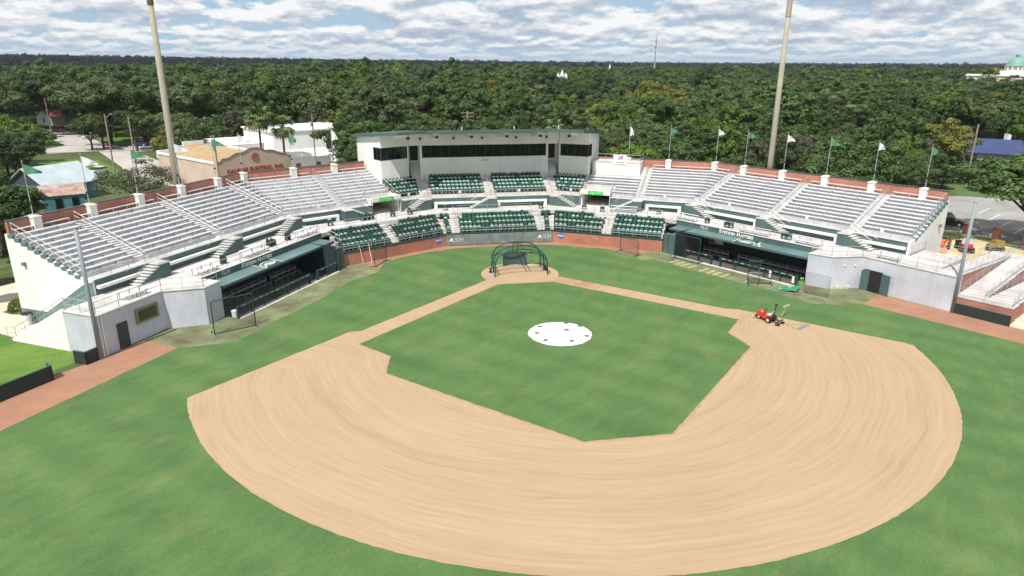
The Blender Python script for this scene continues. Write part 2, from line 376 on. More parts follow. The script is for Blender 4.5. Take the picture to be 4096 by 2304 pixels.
# ------------------------------------------------------------------ ground and field sheets
def sheet(name, loops, z, m, **t):
    loops = [[Vector((x, y, 0)) for x, y in lp] for lp in loops]
    tris = mathutils.geometry.tessellate_polygon(loops); flat = [v for lp in loops for v in lp]
    mb = MB(); mb.v = [(v.x, v.y, z) for v in flat]
    for tr in tris:
        a, b, c = [flat[i] for i in tr]
        mb.f.append(tuple(tr) if (b-a).cross(c-a).z > 0 else tuple(reversed(tr)))
    return mb.build(name, m, **(t or dict(kind='structure')))
rag = random.Random(14)
def ragged(pts, step=.35, amp=.03):
    out = []
    for (x0, y0), (x1, y1) in zip(pts, pts[1:]+pts[:1]):
        k = max(1, int(sqrt((x1-x0)**2+(y1-y0)**2)/step))
        for i in range(k): t = i/k; out.append((x0+(x1-x0)*t+rag.uniform(-amp, amp), y0+(y1-y0)*t+rag.uniform(-amp, amp)))
    return out
def dug_hole(F): return [tuple(F(n, s)[:2]) for n, s in ((19.05, 6.5), (24.6, 6.5), (24.6, 22.0), (19.05, 22.0))]
HL, HR = dug_hole(WL), dug_hole(WR)
G = 6200
sheet('ground', [[(-G, -G), (G, -G), (G, G), (-G, G)], HL, HR], 0., M_town)
arc = [(28.95*cos(a), 18.44+28.95*sin(a)) for a in [radians(13.6)+(radians(166.4)-radians(13.6))*i/90 for i in range(91)]]
sheet('warning_track', [[(46, 31.5), (38.3, 19.3), (36.2, 16.7), (33.0, 11.2), (29.0, 9.0), (27.3, 9.6), (20.2, -2.7), (19.35, -5.6), (7, -13.1), (-7, -13.1), (-19.35, -5.6), (-20.2, -2.7), (-27.3, 9.6), (-29, 9.0), (-33, 11.), (-37.4, 18.9), (-39.7, 23.1), (-47, 36), (-62, 64), (62, 64)]], .004, M_track)
grs = [(15.2, -4.2), (14.5, -6.7), (13.1, -8.25), (9.75, -10.3), (6.6, -11.5), (3.5, -11.95), (.9, -12.05), (-4.2, -11.95), (-6.4, -11.5), (-9.1, -10.2), (-12.5, -8.4), (-13.8, -6.9), (-15.3, -4.6),
       (-17.8, -1.3), (-19.3, 2.5), (-21.3, 5.4), (-22.5, 7.9), (-24.3, 10.4), (-25.1, 12.9), (-26.1, 14.6), (-27.7, 15.1), (-30.7, 15.65), (-37.4, 26.9), (-60, 66), (62, 66), (38.45, 27.9), (31.1, 15.65), (28.1, 15.3), (26.8, 15.0), (26.0, 13.5), (24.0, 10.2), (20.95, 5.3), (18.3, -.2)]
sheet('outfield_grass', [ragged(grs, .6, .05)], .008, M_grass)
tl = [(34.4, 13.6), (31.0, 15.8), (28.1, 15.45), (26.7, 15.1), (25.9, 13.6), (23.9, 10.3), (20.85, 5.4), (18.2, -.1), (15.0, -3.1), (15.4, -4.5), (16.9, -6.6), (18.6, -6.0), (19.6, -4.7), (20.0, -3.3), (27.45, 9.65), (29.0, 9.2), (29.8, 10.6), (33.1, 11.3)]
sheet('turf_apron', [tl], .012, M_turf)
sheet('turf_apron', [[(-x, y) for x, y in [(34.1, 13.2), (30.6, 15.75), (28.3, 15.5), (26.0, 14.7), (25.0, 13.), (24.2, 10.5), (22.4, 8.), (21.2, 5.5), (19.2, 2.6), (17.7, -1.2), (15.2, -4.7), (15.9, -5.6), (18.6, -6.0), (19.6, -4.7), (20.0, -3.3), (27.45, 9.65), (28.6, 9.4), (30.3, 10.6), (33.6, 10.9)]]], .012, M_turf)
dirt = [(17.65, 14.6), (28.1, 25.1)]+arc+[(-27.9, 25.5), (-27.8, 25.0), (-18.0, 14.95), (-17.0, 14.65), (-4.05, 1.95)]
hc = [(4.25*cos(a), .25+4.25*sin(a)) for a in [radians(25-230*i/40) for i in range(41)]]
dirt = dirt[:-1]+[(-4.0, 1.95)]+list(reversed(hc))+[(4.0, 1.98), (16.75, 14.6)]
sheet('infield_dirt', [ragged(dirt)], .016, M_dirt)
ig = [(3.0, 3.65), (16.78, 17.5), (14.3, 20.4), (14.66, 23.5), (2.9, 35.45), (-2.8, 35.5), (-14.65, 23.5), (-14.3, 20.3), (-16.77, 17.5), (-2.97, 3.7)]
M_lip = mat('clay_lip', (.40, .285, .178), .95, .1, 1.1, col2=(.285, .175, .10), fine=.15)
sheet('clay_lip', [ragged([(x*1.013, 19.6+(y-19.6)*1.013) for x, y in ig],   .3, .07)], .018, M_lip)
sheet('infield_grass', [ragged(ig)], .022, M_grass)
# surroundings on the ground
sheet('end_lawn', [[(44.9, 11.3), (38.7, 15.3), (38.1, 17.6), (39.3, 19.1), (43.5, 26), (75, 26), (62, -2), (46.8, 9.7)]], .008, M_lawn)
sheet('pavement', [[(43.5, 10.9), (44.9, 11.3), (46.8, 9.9), (58, 1.5), (52, -6.), (44.3, -3.)]], .012, M_apron)
sheet('concrete_apron', [[(-39.6, 23.1), (-43.5, 30), (-60, 40), (-60, 20), (-46, 17)]], .010, M_apron)
sheet('sandy_yard', [[(-47, 1), (-53.5, -4), (-62.5, -6), (-64, 1.5), (-63, 14), (-40, 20), (-38, 16)]], .006, M_sand)
sheet('car_park', [[(-55, -14), (-63.5, -9), (-66.8, -2), (-68, 18), (-130, 40), (-140, 10), (-86, -33), (-70, -34)]], .010, M_asph)
# ------------------------------------------------------------------ grandstand
ZC = 3.4                      # concourse level
def bW(n): return -.268*n+9.6      # wing/mid bend, wing coordinate
def bM(n2): return .268*(n2+4.8)+8.31
def bCx(n): return .268*n+3.2      # lower centre/mid bend, x for centre depth n
def bMs(n2): n = n2-1.6; return C30*bCx(n)-.5*n
ROWS = 11
rn = lambda i: 28.45+.7*i
rz = lambda i: 4.95+.285*i
def steps(off, i0, nback, zb, thin=False):
    pr = [(rn(i0)-off if i0 else 27.4-off, zb)]
    if i0 == 0: pr += [(27.4-off, 4.75), (28.45-off, 4.75)]
    for i in range(i0, ROWS):
        pr += [(rn(i)-off, rz(i)), (rn(i)+.7-off, rz(i))]
    pr[-1] = (nback-off, rz(ROWS-1))
    if thin: pr += [(nback-off, rz(ROWS-1)-.5), (rn(i0)-off+.1, rz(i0)-.55)]; pr[0] = (rn(i0)-off, rz(i0)-.55)
    else: pr += [(nback-off, zb)]
    return pr
SIDE = {1: ('first-base', 'left'), -1: ('third-base', 'right')}
STANDS = {}
for sd, W, M in ((1, WL, ML), (-1, WR, MR)):
    base, lr = SIDE[sd]
    G_ = empty('grandstand', W(31.8, 14, 0), 'angled bleacher grandstand wing on the %s side of the photo with white end wall' % lr, 'grandstand', 'grandstand wings'); STANDS[sd] = G_
    mb = MB(); mb.ext(W, steps(0, 0, 36.2, 0), bW, 28.9); mb.build('wing_terrace', M_alud, G_)
    mb = MB(); mb.ext(M, steps(4.8, 0, 36.2, 0), 5.1, lambda n: bM(n)); mb.ext(M, steps(4.8, 2, 36.2, 0, True), 1.05, 5.1); mb.build('inner_terrace', M_alud, G_)
    mb = MB(); mb.ext(W, [(27.34, 0), (27.34, 4.7), (28.4, 4.86), (36.5, 7.9), (36.5, 0)], 28.92, 29.12); mb.build('end_wall', M_white, G_)
    mb = MB()                                                      # green dentils where the treads meet the end wall
    for i in range(ROWS): MB().fbox(W, rn(i)+.12, rn(i)+.7, 28.84, 29.16, rz(i)-.20, rz(i)+.10).build('tread_end', M_roof, G_)
    # front wall, painted green, with a pale coping
    mb = MB(); mb.ext(W, [(27.3, ZC), (27.3, 4.72), (27.4, 4.72), (27.4, ZC)], bW, 28.9); mb.ext(M, [(22.5, ZC), (22.5, 4.72), (22.6, 4.72), (22.6, ZC)], 5.1, bM)
    mb.build('front_wall', M_green, G_)
    mb = MB(); mb.ext(W, [(27.22, 4.72), (27.22, 4.80), (27.6, 4.80), (27.6, 4.72)], bW, 28.9); mb.ext(M, [(22.42, 4.72), (22.42, 4.8), (22.8, 4.8), (22.8, 4.72)], 5.1, bM)
    mb.build('coping', M_conc, G_)
    # back wall in brick with metal cap
    mb = MB(); mb.ext(W, [(36.2, 0), (36.2, 8.95), (36.5, 8.95), (36.5, 0)], bW, 28.9); mb.ext(M, [(31.4, 0), (31.4, 8.95), (31.7, 8.95), (31.7, 0)], 1.2, bM)
    mb.build('brick_back_wall', M_brick, G_)
    mb = MB(); mb.ext(W, [(36.14, 8.95), (36.14, 9.02), (36.56, 9.02), (36.56, 8.95)], bW, 28.93); mb.ext(M, [(31.34, 8.95), (31.34, 9.02), (31.76, 9.02), (31.76, 8.95)], 1.2, bM)
    mb.build('wall_cap', M_cap, G_)
    # piers
    PI = [(W, 36.2, 26.6-5.57*k) for k in range(5)]+[(W, 36.2, -.15), (M, 31.4, 11.5), (M, 31.4, 5.8)]
    for F, n, s in PI:
        mb = MB(); mb.fbox(F, n-.55, n+.45, s-.37, s+.37, 7.7, 8.92); mb.fbox(F, n-.61, n+.5, s-.43, s+.43, 8.92, 9.01); mb.fbox(F, n-.45, n+.3, s-.28, s+.28, 9.01, 9.08)
        mb.build('wall_pier', M_cream, G_)
    # vomitory: dark passage under the rows
    mb = MB(); mb.fbox(M, 22.9, 29.5, 1.05, 1.2, ZC, 5.4); mb.fbox(M, 22.7, 29.5, 5.0, 5.1, ZC, 5.3); mb.fbox(M, 29.5, 29.6, 1.05, 5.1, ZC, 6); mb.fbox(M, 22.4, 29.6, 1.05, 5.1, 0, ZC-.002)
    mb.build('passage', M_cream, G_)
    mb = MB(); mb.fbox(M, 22.55, 25.05, .95, 5.12, 5.0, 5.12); mb.fbox(M, 22.52, 22.66, .95, 5.12, 5.12, 5.62); mb.fbox(M, 22.66, 25.0, .95, 1.1, 5.12, 5.55)
    mb.build('passage_lintel', M_cream, G_)
    mb = MB(); mb.fbox(M, 29.3, 29.48, 1.3, 3.4, ZC, 5.1); mb.build('doorway', M_black, G_)
    bn = MB(); bn.fbox(M, 22.44, 22.5, 2.1, 4.1, 4.98, 5.5); b = bn.build('entry_banner', mat('banner_green', (.035, .42, .075), .6, .05, 2.), G_)
    mb = MB()
    for a, c, q in ((2.3, 3.0, 5.34), (3.1, 3.95, 5.36), (2.35, 3.05, 5.2), (3.15, 3.9, 5.22), (2.6, 3.0, 5.08)): mb.fbox(M, 22.425, 22.44, a, c, q-.045, q+.045)
    o = mb.build('print_lines', mat('banner_print', (.25, .66, .33), .6, .05, 2.), b)
    # stair blocks: green sides, pale treads
    def stair(F, n0, n1, s0, s1, s2, nm='stair'):
        """landing s0..s1 at deck level, flight s1->s2 down to the concourse"""
        k = 8; d = (s2-s1)/k; top = 4.75; h = (top-ZC)/k; off = .0
        pr = MB(); pr.fbox(F, n0, n1, min(s0, s1), max(s0, s1), ZC, top-.06)
        for i in range(k-1):
            a = s1+d*i; pr.fbox(F, n0+.004, n1, min(a, a+d), max(a, a+d), ZC, top-h*(i+1)-.06)
        st = pr.build('stair', M_green, G_)
        tr = MB(); tr.fbox(F, n0-.05, n1, min(s0, s1)-.03, max(s0, s1)+.03, top-.06, top+.02)
        for i in range(k-1):
            a = s1+d*i; tr.fbox(F, n0-.05, n1, min(a, a+d)-.02, max(a, a+d)+.02, top-h*(i+1)-.06, top-h*(i+1)+.0)
        tr.build('treads', M_conc, st, kind='stuff')
        rl = MB()
        pts = [F(n0+.05, s0, top), F(n0+.05, s1, top)]; rail(rl, pts, 1.0, .14, (1., .08), .014, 4)
        a = F(n0+.05, s1, top); b = F(n0+.05, s2-d, ZC+h)
        for zz in (1.0, .1): rl.tube([a+Vector((0, 0, zz)), b+Vector((0, 0, zz))], .02, 4)
        for i in range(18):
            q = a.lerp(b, i/17); rl.tube([q+Vector((0, 0, .1)), q+Vector((0, 0, 1.))], .011, 4)
        a = F(n1-.08, s1, top); b = F(n1-.08, s2-d, ZC+h); rl.tube([a+Vector((0, 0, 1)), b+Vector((0, 0, 1))], .02, 4)
        rl.build('stair_rail', M_steel, st)
    for sa in (22.3, 12.6, 2.6): stair(W, 25.95, 27.3, sa, sa+1.2, sa+4.0)
    stair(M, 21.3, 22.5, 9.6, 8.3, 5.6)
    # drink counters
    def counter(F, n, s0, s1, legs):
        mb = MB(); mb.fbox(F, n-.42, n, s0, s1, 3.98, 4.22)
        for q in legs: mb.fbox(F, n-.40, n, q-.2, q+.2, ZC, 3.98)
        mb.build('drink_counter', M_white, G_)
    counter(W, 27.3, 23.6, 28.85, ()); counter(W, 27.3, 13.9, 22.0, (21.8,)); counter(W, 27.3, 3.9, 12.2, (12.0,)); counter(M, 22.5, 10.0, 14.6, (10.2, 14.4) if sd < 0 else (10.2,))
    # aisles: half steps between the rows and a sloping hand rail
    def aisle(F, off, s0, s1, i0=0):
        for i in range(i0, ROWS):
            MB().fbox(F, rn(i)-.36-off, rn(i)-off, s0, s1, rz(i)-.3, rz(i)-.14).build('aisle_step', M_conc, G_)
        hr = MB()
        for ss in ((s0+s1)/2,):
            a = F(28.4-off, ss, 4.8); b = F(36.0-off, ss, rz(10)); n = 5
            for z in (.92, .5): hr.tube([a+Vector((0, 0, z)), b+Vector((0, 0, z))], .022, 4)
            for i in range(n+1):
                q = a.lerp(b, i/n); hr.tube([q+Vector((0, 0, -.1)), q+Vector((0, 0, .92))], .022, 4)
        hr.build('aisle_handrail', M_steel, G_)
    for s in (22.3, 12.6, 2.35): aisle(W, 0, s, s+1.1)
    aisle(M, 4.8, 8.3, 9.4)
    # guard rails
    mb = MB()
    for a, b in ((23.5, 28.85), (13.8, 22.2), (3.6, 12.5)): rail(mb, [W(27.5, a, 4.8), W(27.5, b, 4.8)], .95, 1.7, (1., .55))
    rail(mb, [M(22.7, 9.5, 4.8), M(22.7, bM(22.7), 4.8)], .95, 1.7, (1., .55)); rail(mb, [M(22.7, 5.2, 4.8), M(22.7, 8.2, 4.8)], .95, 1.5, (1., .55))
    a, b = W(28.5, 28.8, 5.0), W(36.0, 28.8, 7.9); rail(mb, [a, b], 1.0, 1.5, (1., .5))
    rail(mb, [M(24.3, 1.1, 5.5), M(24.3, 5.1, 5.5)], .8, 1.4, (1., .5)); rail(mb, [M(22.6, 5.1, 4.8), M(24.4, 5.1, 5.5)], .8, 1., (1., .5))
    mb.build('guard_rail', M_steel, G_)
    for q in (26.2, 18, 8): MB().fbox(W, 27.42, 27.45, q-.17, q+.17, 5.28, 5.62).build('section_plate', M_lab, G_)
    MB().fbox(M, 22.62, 22.65, 12.2, 12.55, 5.28, 5.62).build('section_plate', M_lab, G_)

# bleacher benches: one thing per section, every plank a part
ORD = {1: 'outermost', 2: 'second outermost', 3: 'third outermost', 4: 'bent fourth', 5: 'innermost'}
def section(sd, k, pieces):
    base, lr = SIDE[sd]
    F, off, f0, f1 = pieces[0][:4]
    c0 = F(28.4-off, (f0(28.4-off)+f1(28.4-off))/2, 4.95)
    E_ = empty('bleacher_section', c0, '%s block of silver bleacher benches on the %s grandstand' % (ORD[k], lr), 'bleachers', 'bleacher sections')
    sup = MB()
    for i in range(ROWS):
        for (F, off, f0, f1, i0, i1) in pieces:
            if not i0 <= i < i1: continue
            n = rn(i)-off
            pl = MB(); pl.ext(F, [(n+.30, rz(i)+.41), (n+.30, rz(i)+.455), (n+.58, rz(i)+.455), (n+.58, rz(i)+.41)], f0, f1); pl.build('bench_plank', M_alu, E_)
            a, b = f0(n), f1(n); q = max(2, round((b-a)/1.75))
            for j in range(q+1):
                s = a+.12+(b-a-.24)*j/q; sup.fbox(F, n+.36, n+.50, s-.03, s+.03, rz(i)-.005, rz(i)+.412)
    sup.build('bench_supports', M_steel, E_, kind='stuff')
    # kick plate along the front row
    mb = MB()
    for (F, off, f0, f1, i0, i1) in pieces:
        if i0 == 0: mb.ext(F, [(28.40-off, 4.77), (28.40-off, 5.12), (28.44-off, 5.12), (28.44-off, 4.77)], f0, f1)
    mb.build('kick_plate', M_alud, E_)
cst = lambda v: (lambda n: v)
for sd, W, M in ((1, WL, ML), (-1, WR, MR)):
    section(sd, 1, [(W, 0, cst(23.5), cst(28.75), 0, ROWS)]); section(sd, 2, [(W, 0, cst(13.75), cst(22.25), 0, ROWS)])
    section(sd, 3, [(W, 0, cst(3.5), cst(12.55), 0, ROWS)])
    section(sd, 4, [(M, 4.8, cst(9.45), (lambda n2: bM(n2)), 0, ROWS), (W, 0, bW, cst(2.3), 1, ROWS)])
    if sd > 0: section(sd, 5, [(M, 4.8, cst(5.2), cst(8.25), 0, 2), (M, 4.8, cst(1.1), cst(8.25), 2, ROWS)])
    else: section(sd, 5, [(M, 4.8, cst(5.2), cst(8.25), 0, 3), (M, 4.8, cst(1.1), cst(8.25), 3, 6)])

# ------------------------------------------------------------------ flags on the piers
M_flagw = mat('flag_white', (.74, .75, .76), .8, .04, 2.); M_flagg = mat('flag_green', (.10, .27, .165), .8, .12, 1.5)
ORDN = ['first', 'second', 'third', 'fourth', 'fifth', 'sixth', 'seventh', 'eighth']
k_ = 0
for sd, W, M in ((1, WL, ML), (-1, WR, MR)):
    PI = [(W, 36.2, 26.6-5.57*k) for k in range(5)]+[(W, 36.2, -.15), (M, 31.4, 11.5), (M, 31.4, 5.8)]
    for i, (F, n, s) in enumerate(PI):
        green = (i % 2 == 0) != (sd < 0 and False)
        droop = (sd > 0 and i >= 6) or (sd < 0 and i == 7)
        c = F(n-.1, s, 9.08)
        E_ = empty('flagpole', c, '%s flagpole from the %s end of the brick wall flying a %s pennant' % (ORDN[i], SIDE[sd][1], 'green' if green else 'white'), 'flagpole', 'flagpoles on the grandstand walls')
        mb = MB(); mb.tube([c, c+Vector((0, 0, 4.6))], .045, 6, .03); mb.build('pole', M_steel, E_)
        mb = MB(); mb.sphere(c+Vector((0, 0, 4.67)), .075, 6, 4); mb.build('finial', mat('brass', (.5, .36, .1), .4, .05, 2., metal=.6), E_)
        mb = MB(); mb.box(c.x-.1, c.x+.1, c.y-.1, c.y+.1, c.z+1.0, c.z+1.16); mb.build('cleat_clamp', M_black, E_)
        rnd = random.Random(50+i+sd*9)
        L_, H_ = (1.35, .95) if not droop else (.8, 1.5)
        fl = MB(); nu, nv = 10, 6
        th = radians(18)+rnd.uniform(-.1, .2); dx = Vector((-cos(th), -sin(th)*.8, 0))
        for a in range(nu+1):
            for b in range(nv+1):
                u = a/nu; v = b/nv; hh = H_*(1-u*.86)
                z = 4.5-.06-v*hh-u*(.75 if not droop else 1.1)*(.6+.4*u)
                w = sin(u*7+v*1.5+i)*.09*u
                q = c+dx*(L_*u*(1-.12*v*u)+.04)+Vector((-dx.y, dx.x, 0))*w; fl.v.append((q.x, q.y, c.z+z))
        fl.f = [(a*(nv+1)+b, (a+1)*(nv+1)+b, (a+1)*(nv+1)+b+1, a*(nv+1)+b+1) for a in range(nu) for b in range(nv)]
        fl.build('pennant', M_flagg if green else M_flagw, E_, smooth=True)

# ------------------------------------------------------------------ concourse and lower bowl
BOWL = empty('seating_bowl', (0, -16.5, 0), 'central seating bowl with concourse, steps and green walls behind home plate', 'grandstand')
def v2(F, n, s): q = F(n, s); return (q.x, q.y)
for W, M, C in ((WL, ML, CC), (WR, MR, CR)):
    for pts in ([v2(W, 22.6, 4.0), v2(W, 22.6, 22.14), v2(W, 27.33, 22.14), v2(W, 27.33, bW(27.33))],
                [v2(W, 22.6, 4.0), v2(W, 27.33, bW(27.33)), v2(C, 20.34, 9.85), v2(C, 16.9, bCx(16.9)), v2(M, 18.5, 12.9)],
                [v2(C, 16.9, 0), v2(C, 16.9, bCx(16.9)), v2(C, 20.34, 9.85), v2(C, 20.34, 0)]):
        MB().prism(pts, 2.9, ZC).build('concourse_slab', M_walk, BOWL)
lp = lambda o: [(13.4+o, 0), (13.4+o, 1.38), (14.35+o, 1.38), (14.35+o, 1.82), (15.2+o, 1.82), (15.2+o, 2.26), (16.05+o, 2.26), (16.05+o, 2.7), (16.898+o, 2.7), (16.898+o, 0)]
mb = MB(); mb.ext(CC, lp(0), lambda n: -bCx(n), bCx)
for M in (ML, MR): mb.ext(M, lp(1.6), bMs, 13.3)
mb.build('lower_terrace', M_conc, BOWL)
# aisle steps in the lower bowl (five aisles)
for F, o, s in ((CC, 0, 5.55), (CC, 0, -5.55), (ML, 1.6, 6.2), (MR, 1.6, 6.2)):
    for i, (n, z) in enumerate(((14.35, 1.6), (15.2, 2.04), (16.05, 2.48), (16.9, 3.05))): MB().fbox(F, n-.42+o, n+o, s-.5, s+.5, z-.3, z).build('aisle_step', M_conc, BOWL)
# lower front wall: brick sides, padded centre
for M in (ML, MR): MB().ext(M, [(14.75, 0), (14.75, 1.42), (15.05, 1.42), (15.05, 0)], bMs, 13.45).build('brick_front_wall', M_brick, BOWL)
mb = MB()
for M in (ML, MR): mb.ext(M, [(14.69, 1.42), (14.69, 1.54), (15.1, 1.54), (15.1, 1.42)], bMs, 13.45)
mb.ext(CC, [(13.09, 1.42), (13.09, 1.54), (13.5, 1.54), (13.5, 1.42)], lambda n: -bCx(n), bCx); mb.build('wall_cap', M_dkgreen, BOWL)
MB().ext(CC, [(13.15, 0), (13.15, 1.42), (13.45, 1.42), (13.45, 0)], lambda n: -bCx(n), bCx).build('core_wall', M_conc, BOWL)
M_pad = mat('backstop_padding', (.19, .235, .225), .7, .16, .9, fine=.08)
for i in range(14):
    a = -6.86+13.72*i/14; MB().fbox(CC, 13.0, 13.146, a+.012, a+13.72/14-.012, .10, 1.40).build('padding_panel', M_pad, BOWL)
# logos on the padding and the brick
def face_text(txt, F, n, s, z, size, m, name, parent, bold=.0, sp=1., shear=0., mirror=False, d=.008):
    nd, td = F.dirs(); xdir = -td if F.sd > 0 else td           # reading direction seen from the field
    if F.k == 'C': xdir = Vector((-1, 0, 0))
    mb = text_mb(txt, size, d, bold, shear, sp); mb.xf(basis(F(n, s, z), xdir, (0, 0, 1)))
    o = mb.build(name, m, parent); return o
def asun(F, n, s, z, size, m, parent, withA=True):
    nd, td = F.dirs(); x = Vector((-1, 0, 0)) if F.k == 'C' else (-td if F.sd > 0 else td)
    mb = MB(); h = size; B_ = basis(F(n, s, z), x, (0, 0, 1))
    # triangular A with a notch, then outlined block letters
    def P(q): return [B_ @ Vector((a, b, .012)) for a, b in q]
    if withA: mb.poly(P([(-1.9*h, -.5*h), (-1.25*h, .5*h), (-.95*h, .5*h), (-.62*h, -.5*h), (-.95*h, -.5*h), (-1.1*h, -.22*h), (-1.4*h, -.3*h)]))
    def stroke(pts, w=.1*h):
        for (x0, y0), (x1, y1) in zip(pts, pts[1:]):
            d = Vector((x1-x0, y1-y0)); l = d.length; d /= l; nx, ny = -d.y*w/2, d.x*w/2; ex, ey = d.x*w/2, d.y*w/2
            mb.poly(P([(x0-ex+nx, y0-ey+ny), (x0-ex-nx, y0-ey-ny), (x1+ex-nx, y1+ey-ny), (x1+ex+nx, y1+ey+ny)]))
    stroke([(.2*h, .42*h), (-.5*h, .42*h), (-.5*h, .02*h), (.2*h, .02*h), (.2*h, -.42*h), (-.5*h, -.42*h)])
    stroke([(.36*h, .45*h), (.36*h, -.42*h), (1.0*h, -.42*h), (1.0*h, .45*h)])
    stroke([(1.18*h, -.47*h), (1.18*h, .42*h), (1.8*h, -.42*h), (1.8*h, .47*h)])
    return mb.build('conference_logo', m, parent)
asun(CC, 12.985, 5.6, .78, .5, M_lab, BOWL); asun(CC, 12.985, -5.75, .78, .5, M_lab, BOWL)
M_blue = mat('sign_blue', (.02, .16, .55), .5, .03, 2.)
for M in (ML, MR):
    c = M(14.73, bMs(14.75)+1.3, .9); nd, td = M.dirs(); x = -td if M.sd > 0 else td; B_ = basis(c, x, (0, 0, 1))
    mb = MB(); mb.tube([Vector((0, 0, -.01)), Vector((0, 0, .02))], .38, 24); mb.xf(B_); dsc = mb.build('round_sign', M_blue, BOWL)
    mb = text_mb('NCAA', .27, .004, .012); mb.xf(B_ @ Matrix.Translation((0, 0, .03))); o = mb.build('sign_text', M_lab, dsc)
# rails along the lower wall, concourse front and aisles
mb = MB()
rail(mb, [CC(13.35, bCx(13.3)-.02, 1.54), CC(13.35, -bCx(13.3)+.02, 1.54)], .62, 1.7, (1., .5))
for M in (ML, MR): rail(mb, [M(14.95, bMs(14.9), 1.54), M(14.95, 13.3, 1.54)], .62, 1.7, (1., .5))
rail(mb, [CC(17.0, 4.9, ZC), CC(17.0, -4.9, ZC)], .9, 1.8, (1., .5))
for M in (ML, MR):
    rail(mb, [M(18.62, .6, ZC), M(18.62, 5.6, ZC)], .9, 1.8, (1., .5)); rail(mb, [M(18.62, 6.9, ZC), M(18.62, 12.8, ZC)], .9, 1.8, (1., .5))
for F, o, s in ((CC, 0, 5.55), (CC, 0, -5.55), (ML, 1.6, 6.2), (MR, 1.6, 6.2)):
    a = F(13.7+o, s, 1.4); b = F(17.1+o, s, 3.4); mb.tube([a+Vector((0, 0, .9)), b+Vector((0, 0, .9))], .024, 5)
    for i in range(3): q = a.lerp(b, i/2); mb.tube([q, q+Vector((0, 0, .9))], .024, 5)
for W in (WL, WR):
    rail(mb, [W(22.75, 4.2, ZC+.02), W(22.75, 22.4, ZC+.02)], .98, 1.9, (1., .5))
    rail(mb, [W(22.6, 4.1, 3.5), W(19.9, 4.2, 2.6)], .9, 1.4, (1., .5))
mb.build('bowl_rail', M_steel, BOWL)

# upper centre: wall, terrace, stairs
mb = MB(); mb.fbox(CC, 20.36, 20.46, -9.6, 9.6, ZC, 4.7)
for M in (ML, MR): mb.ext(M, [(22.5, ZC), (22.5, 4.7), (22.6, 4.7), (22.6, ZC)], -3.9, .9)
mb.build('upper_front_wall', M_green, BOWL)
un = lambda i: 21.35+.85*i
uz = lambda i: 4.95+.34*i
up_ = lambda o: [(20.46+o, 0), (20.46+o, 4.72), (21.35+o, 4.72)]+[q for i in range(5) for q in ((un(i)+o, uz(i)), (un(i)+.85+o, uz(i)))]+[(26.6+o, uz(4)), (26.6+o, 0)]
mb = MB(); bU = lambda n: (n*(1-C30)+2.2)/.5      # upper centre/mid bend
mb.ext(CC, up_(0), lambda n: -bU(n), bU)
for M in (ML, MR): mb.ext(M, up_(2.2), lambda n2: C30*bU(n2-2.2)-.5*(n2-2.2), .95)
mb.build('upper_terrace', M_conc, BOWL)
def bstair(F, n0, n1, s0, s1, s2):
    k = 8; d = (s2-s1)/k; top = 4.72; h = (top-ZC)/k
    pr = MB(); pr.fbox(F, n0, n1, min(s0, s1), max(s0, s1), ZC, top-.06)
    for i in range(k-1): a = s1+d*i; pr.fbox(F, n0+.004, n1, min(a, a+d), max(a, a+d), ZC, top-h*(i+1)-.06)
    st = pr.build('stair', M_green, BOWL); tr = MB(); tr.fbox(F, n0-.05, n1, min(s0, s1)-.03, max(s0, s1)+.03, top-.06, top+.02)
    for i in range(k-1): a = s1+d*i; tr.fbox(F, n0-.05, n1, min(a, a+d)-.02, max(a, a+d)+.02, top-h*(i+1)-.06, top-h*(i+1))
    tr.build('treads', M_conc, st, kind='stuff')
    rl = MB(); rail(rl, [F(n0+.05, s0, top), F(n0+.05, s1, top)], 1., .14, (1., .08), .014, 4)
    a = F(n0+.05, s1, top); b = F(n0+.05, s2-d, ZC+h)
    for zz in (1.0, .1): rl.tube([a+Vector((0, 0, zz)), b+Vector((0, 0, zz))], .02, 4)
    for i in range(18): q = a.lerp(b, i/17); rl.tube([q+Vector((0, 0, .1)), q+Vector((0, 0, 1.))], .011, 4)
    rl.build('stair_rail', M_steel, st)
bstair(CC, 19.15, 20.36, -.6, .6, 3.2)
for M in (ML, MR): bstair(M, 21.1, 22.5, -2.9, -1.7, .85)
mb = MB()
def cnt(F, n, s0, s1, legs):
    mb.fbox(F, n-.42, n, s0, s1, 3.98, 4.22)
    for q in legs: mb.fbox(F, n-.40, n, q-.2, q+.2, ZC, 3.98)
cnt(CC, 20.36, 1.6, 7.7, (7.5,)); cnt(CC, 20.36, -7.7, -.8, (-7.5, -1.0)); mb.build('drink_counter', M_white, BOWL)
mb = MB(); rail(mb, [CC(20.6, .65, 4.72), CC(20.6, 8.0, 4.72)], .95, 1.6, (1., .5)); rail(mb, [CC(20.6, -.65, 4.72), CC(20.6, -8.0, 4.72)], .95, 1.6, (1., .5))
for M in (ML, MR): rail(mb, [M(22.75, -1.6, 4.72), M(22.75, .9, 4.72), M(26.0, .95, 5.9)], .95, 1.6, (1., .5))
for s in (0, 8.6, -8.6):
    a = CC(21., s, 4.8); b = CC(25.4, s, 6.3); mb.tube([a+Vector((0, 0, .9)), b+Vector((0, 0, .9))], .024, 5)
    for i in range(3): q = a.lerp(b, i/2); mb.tube([q, q+Vector((0, 0, .9))], .024, 5)
mb.build('guard_rail', M_steel, BOWL)
for s in (4.2, -3.9): MB().fbox(CC, 20.54, 20.57, s-.17, s+.17, 5.3, 5.64).build('section_plate', M_lab, BOWL)
for M in (ML, MR): MB().fbox(M, 22.66, 22.69, -.55, -.2, 5.3, 5.64).build('section_plate', M_lab, BOWL)
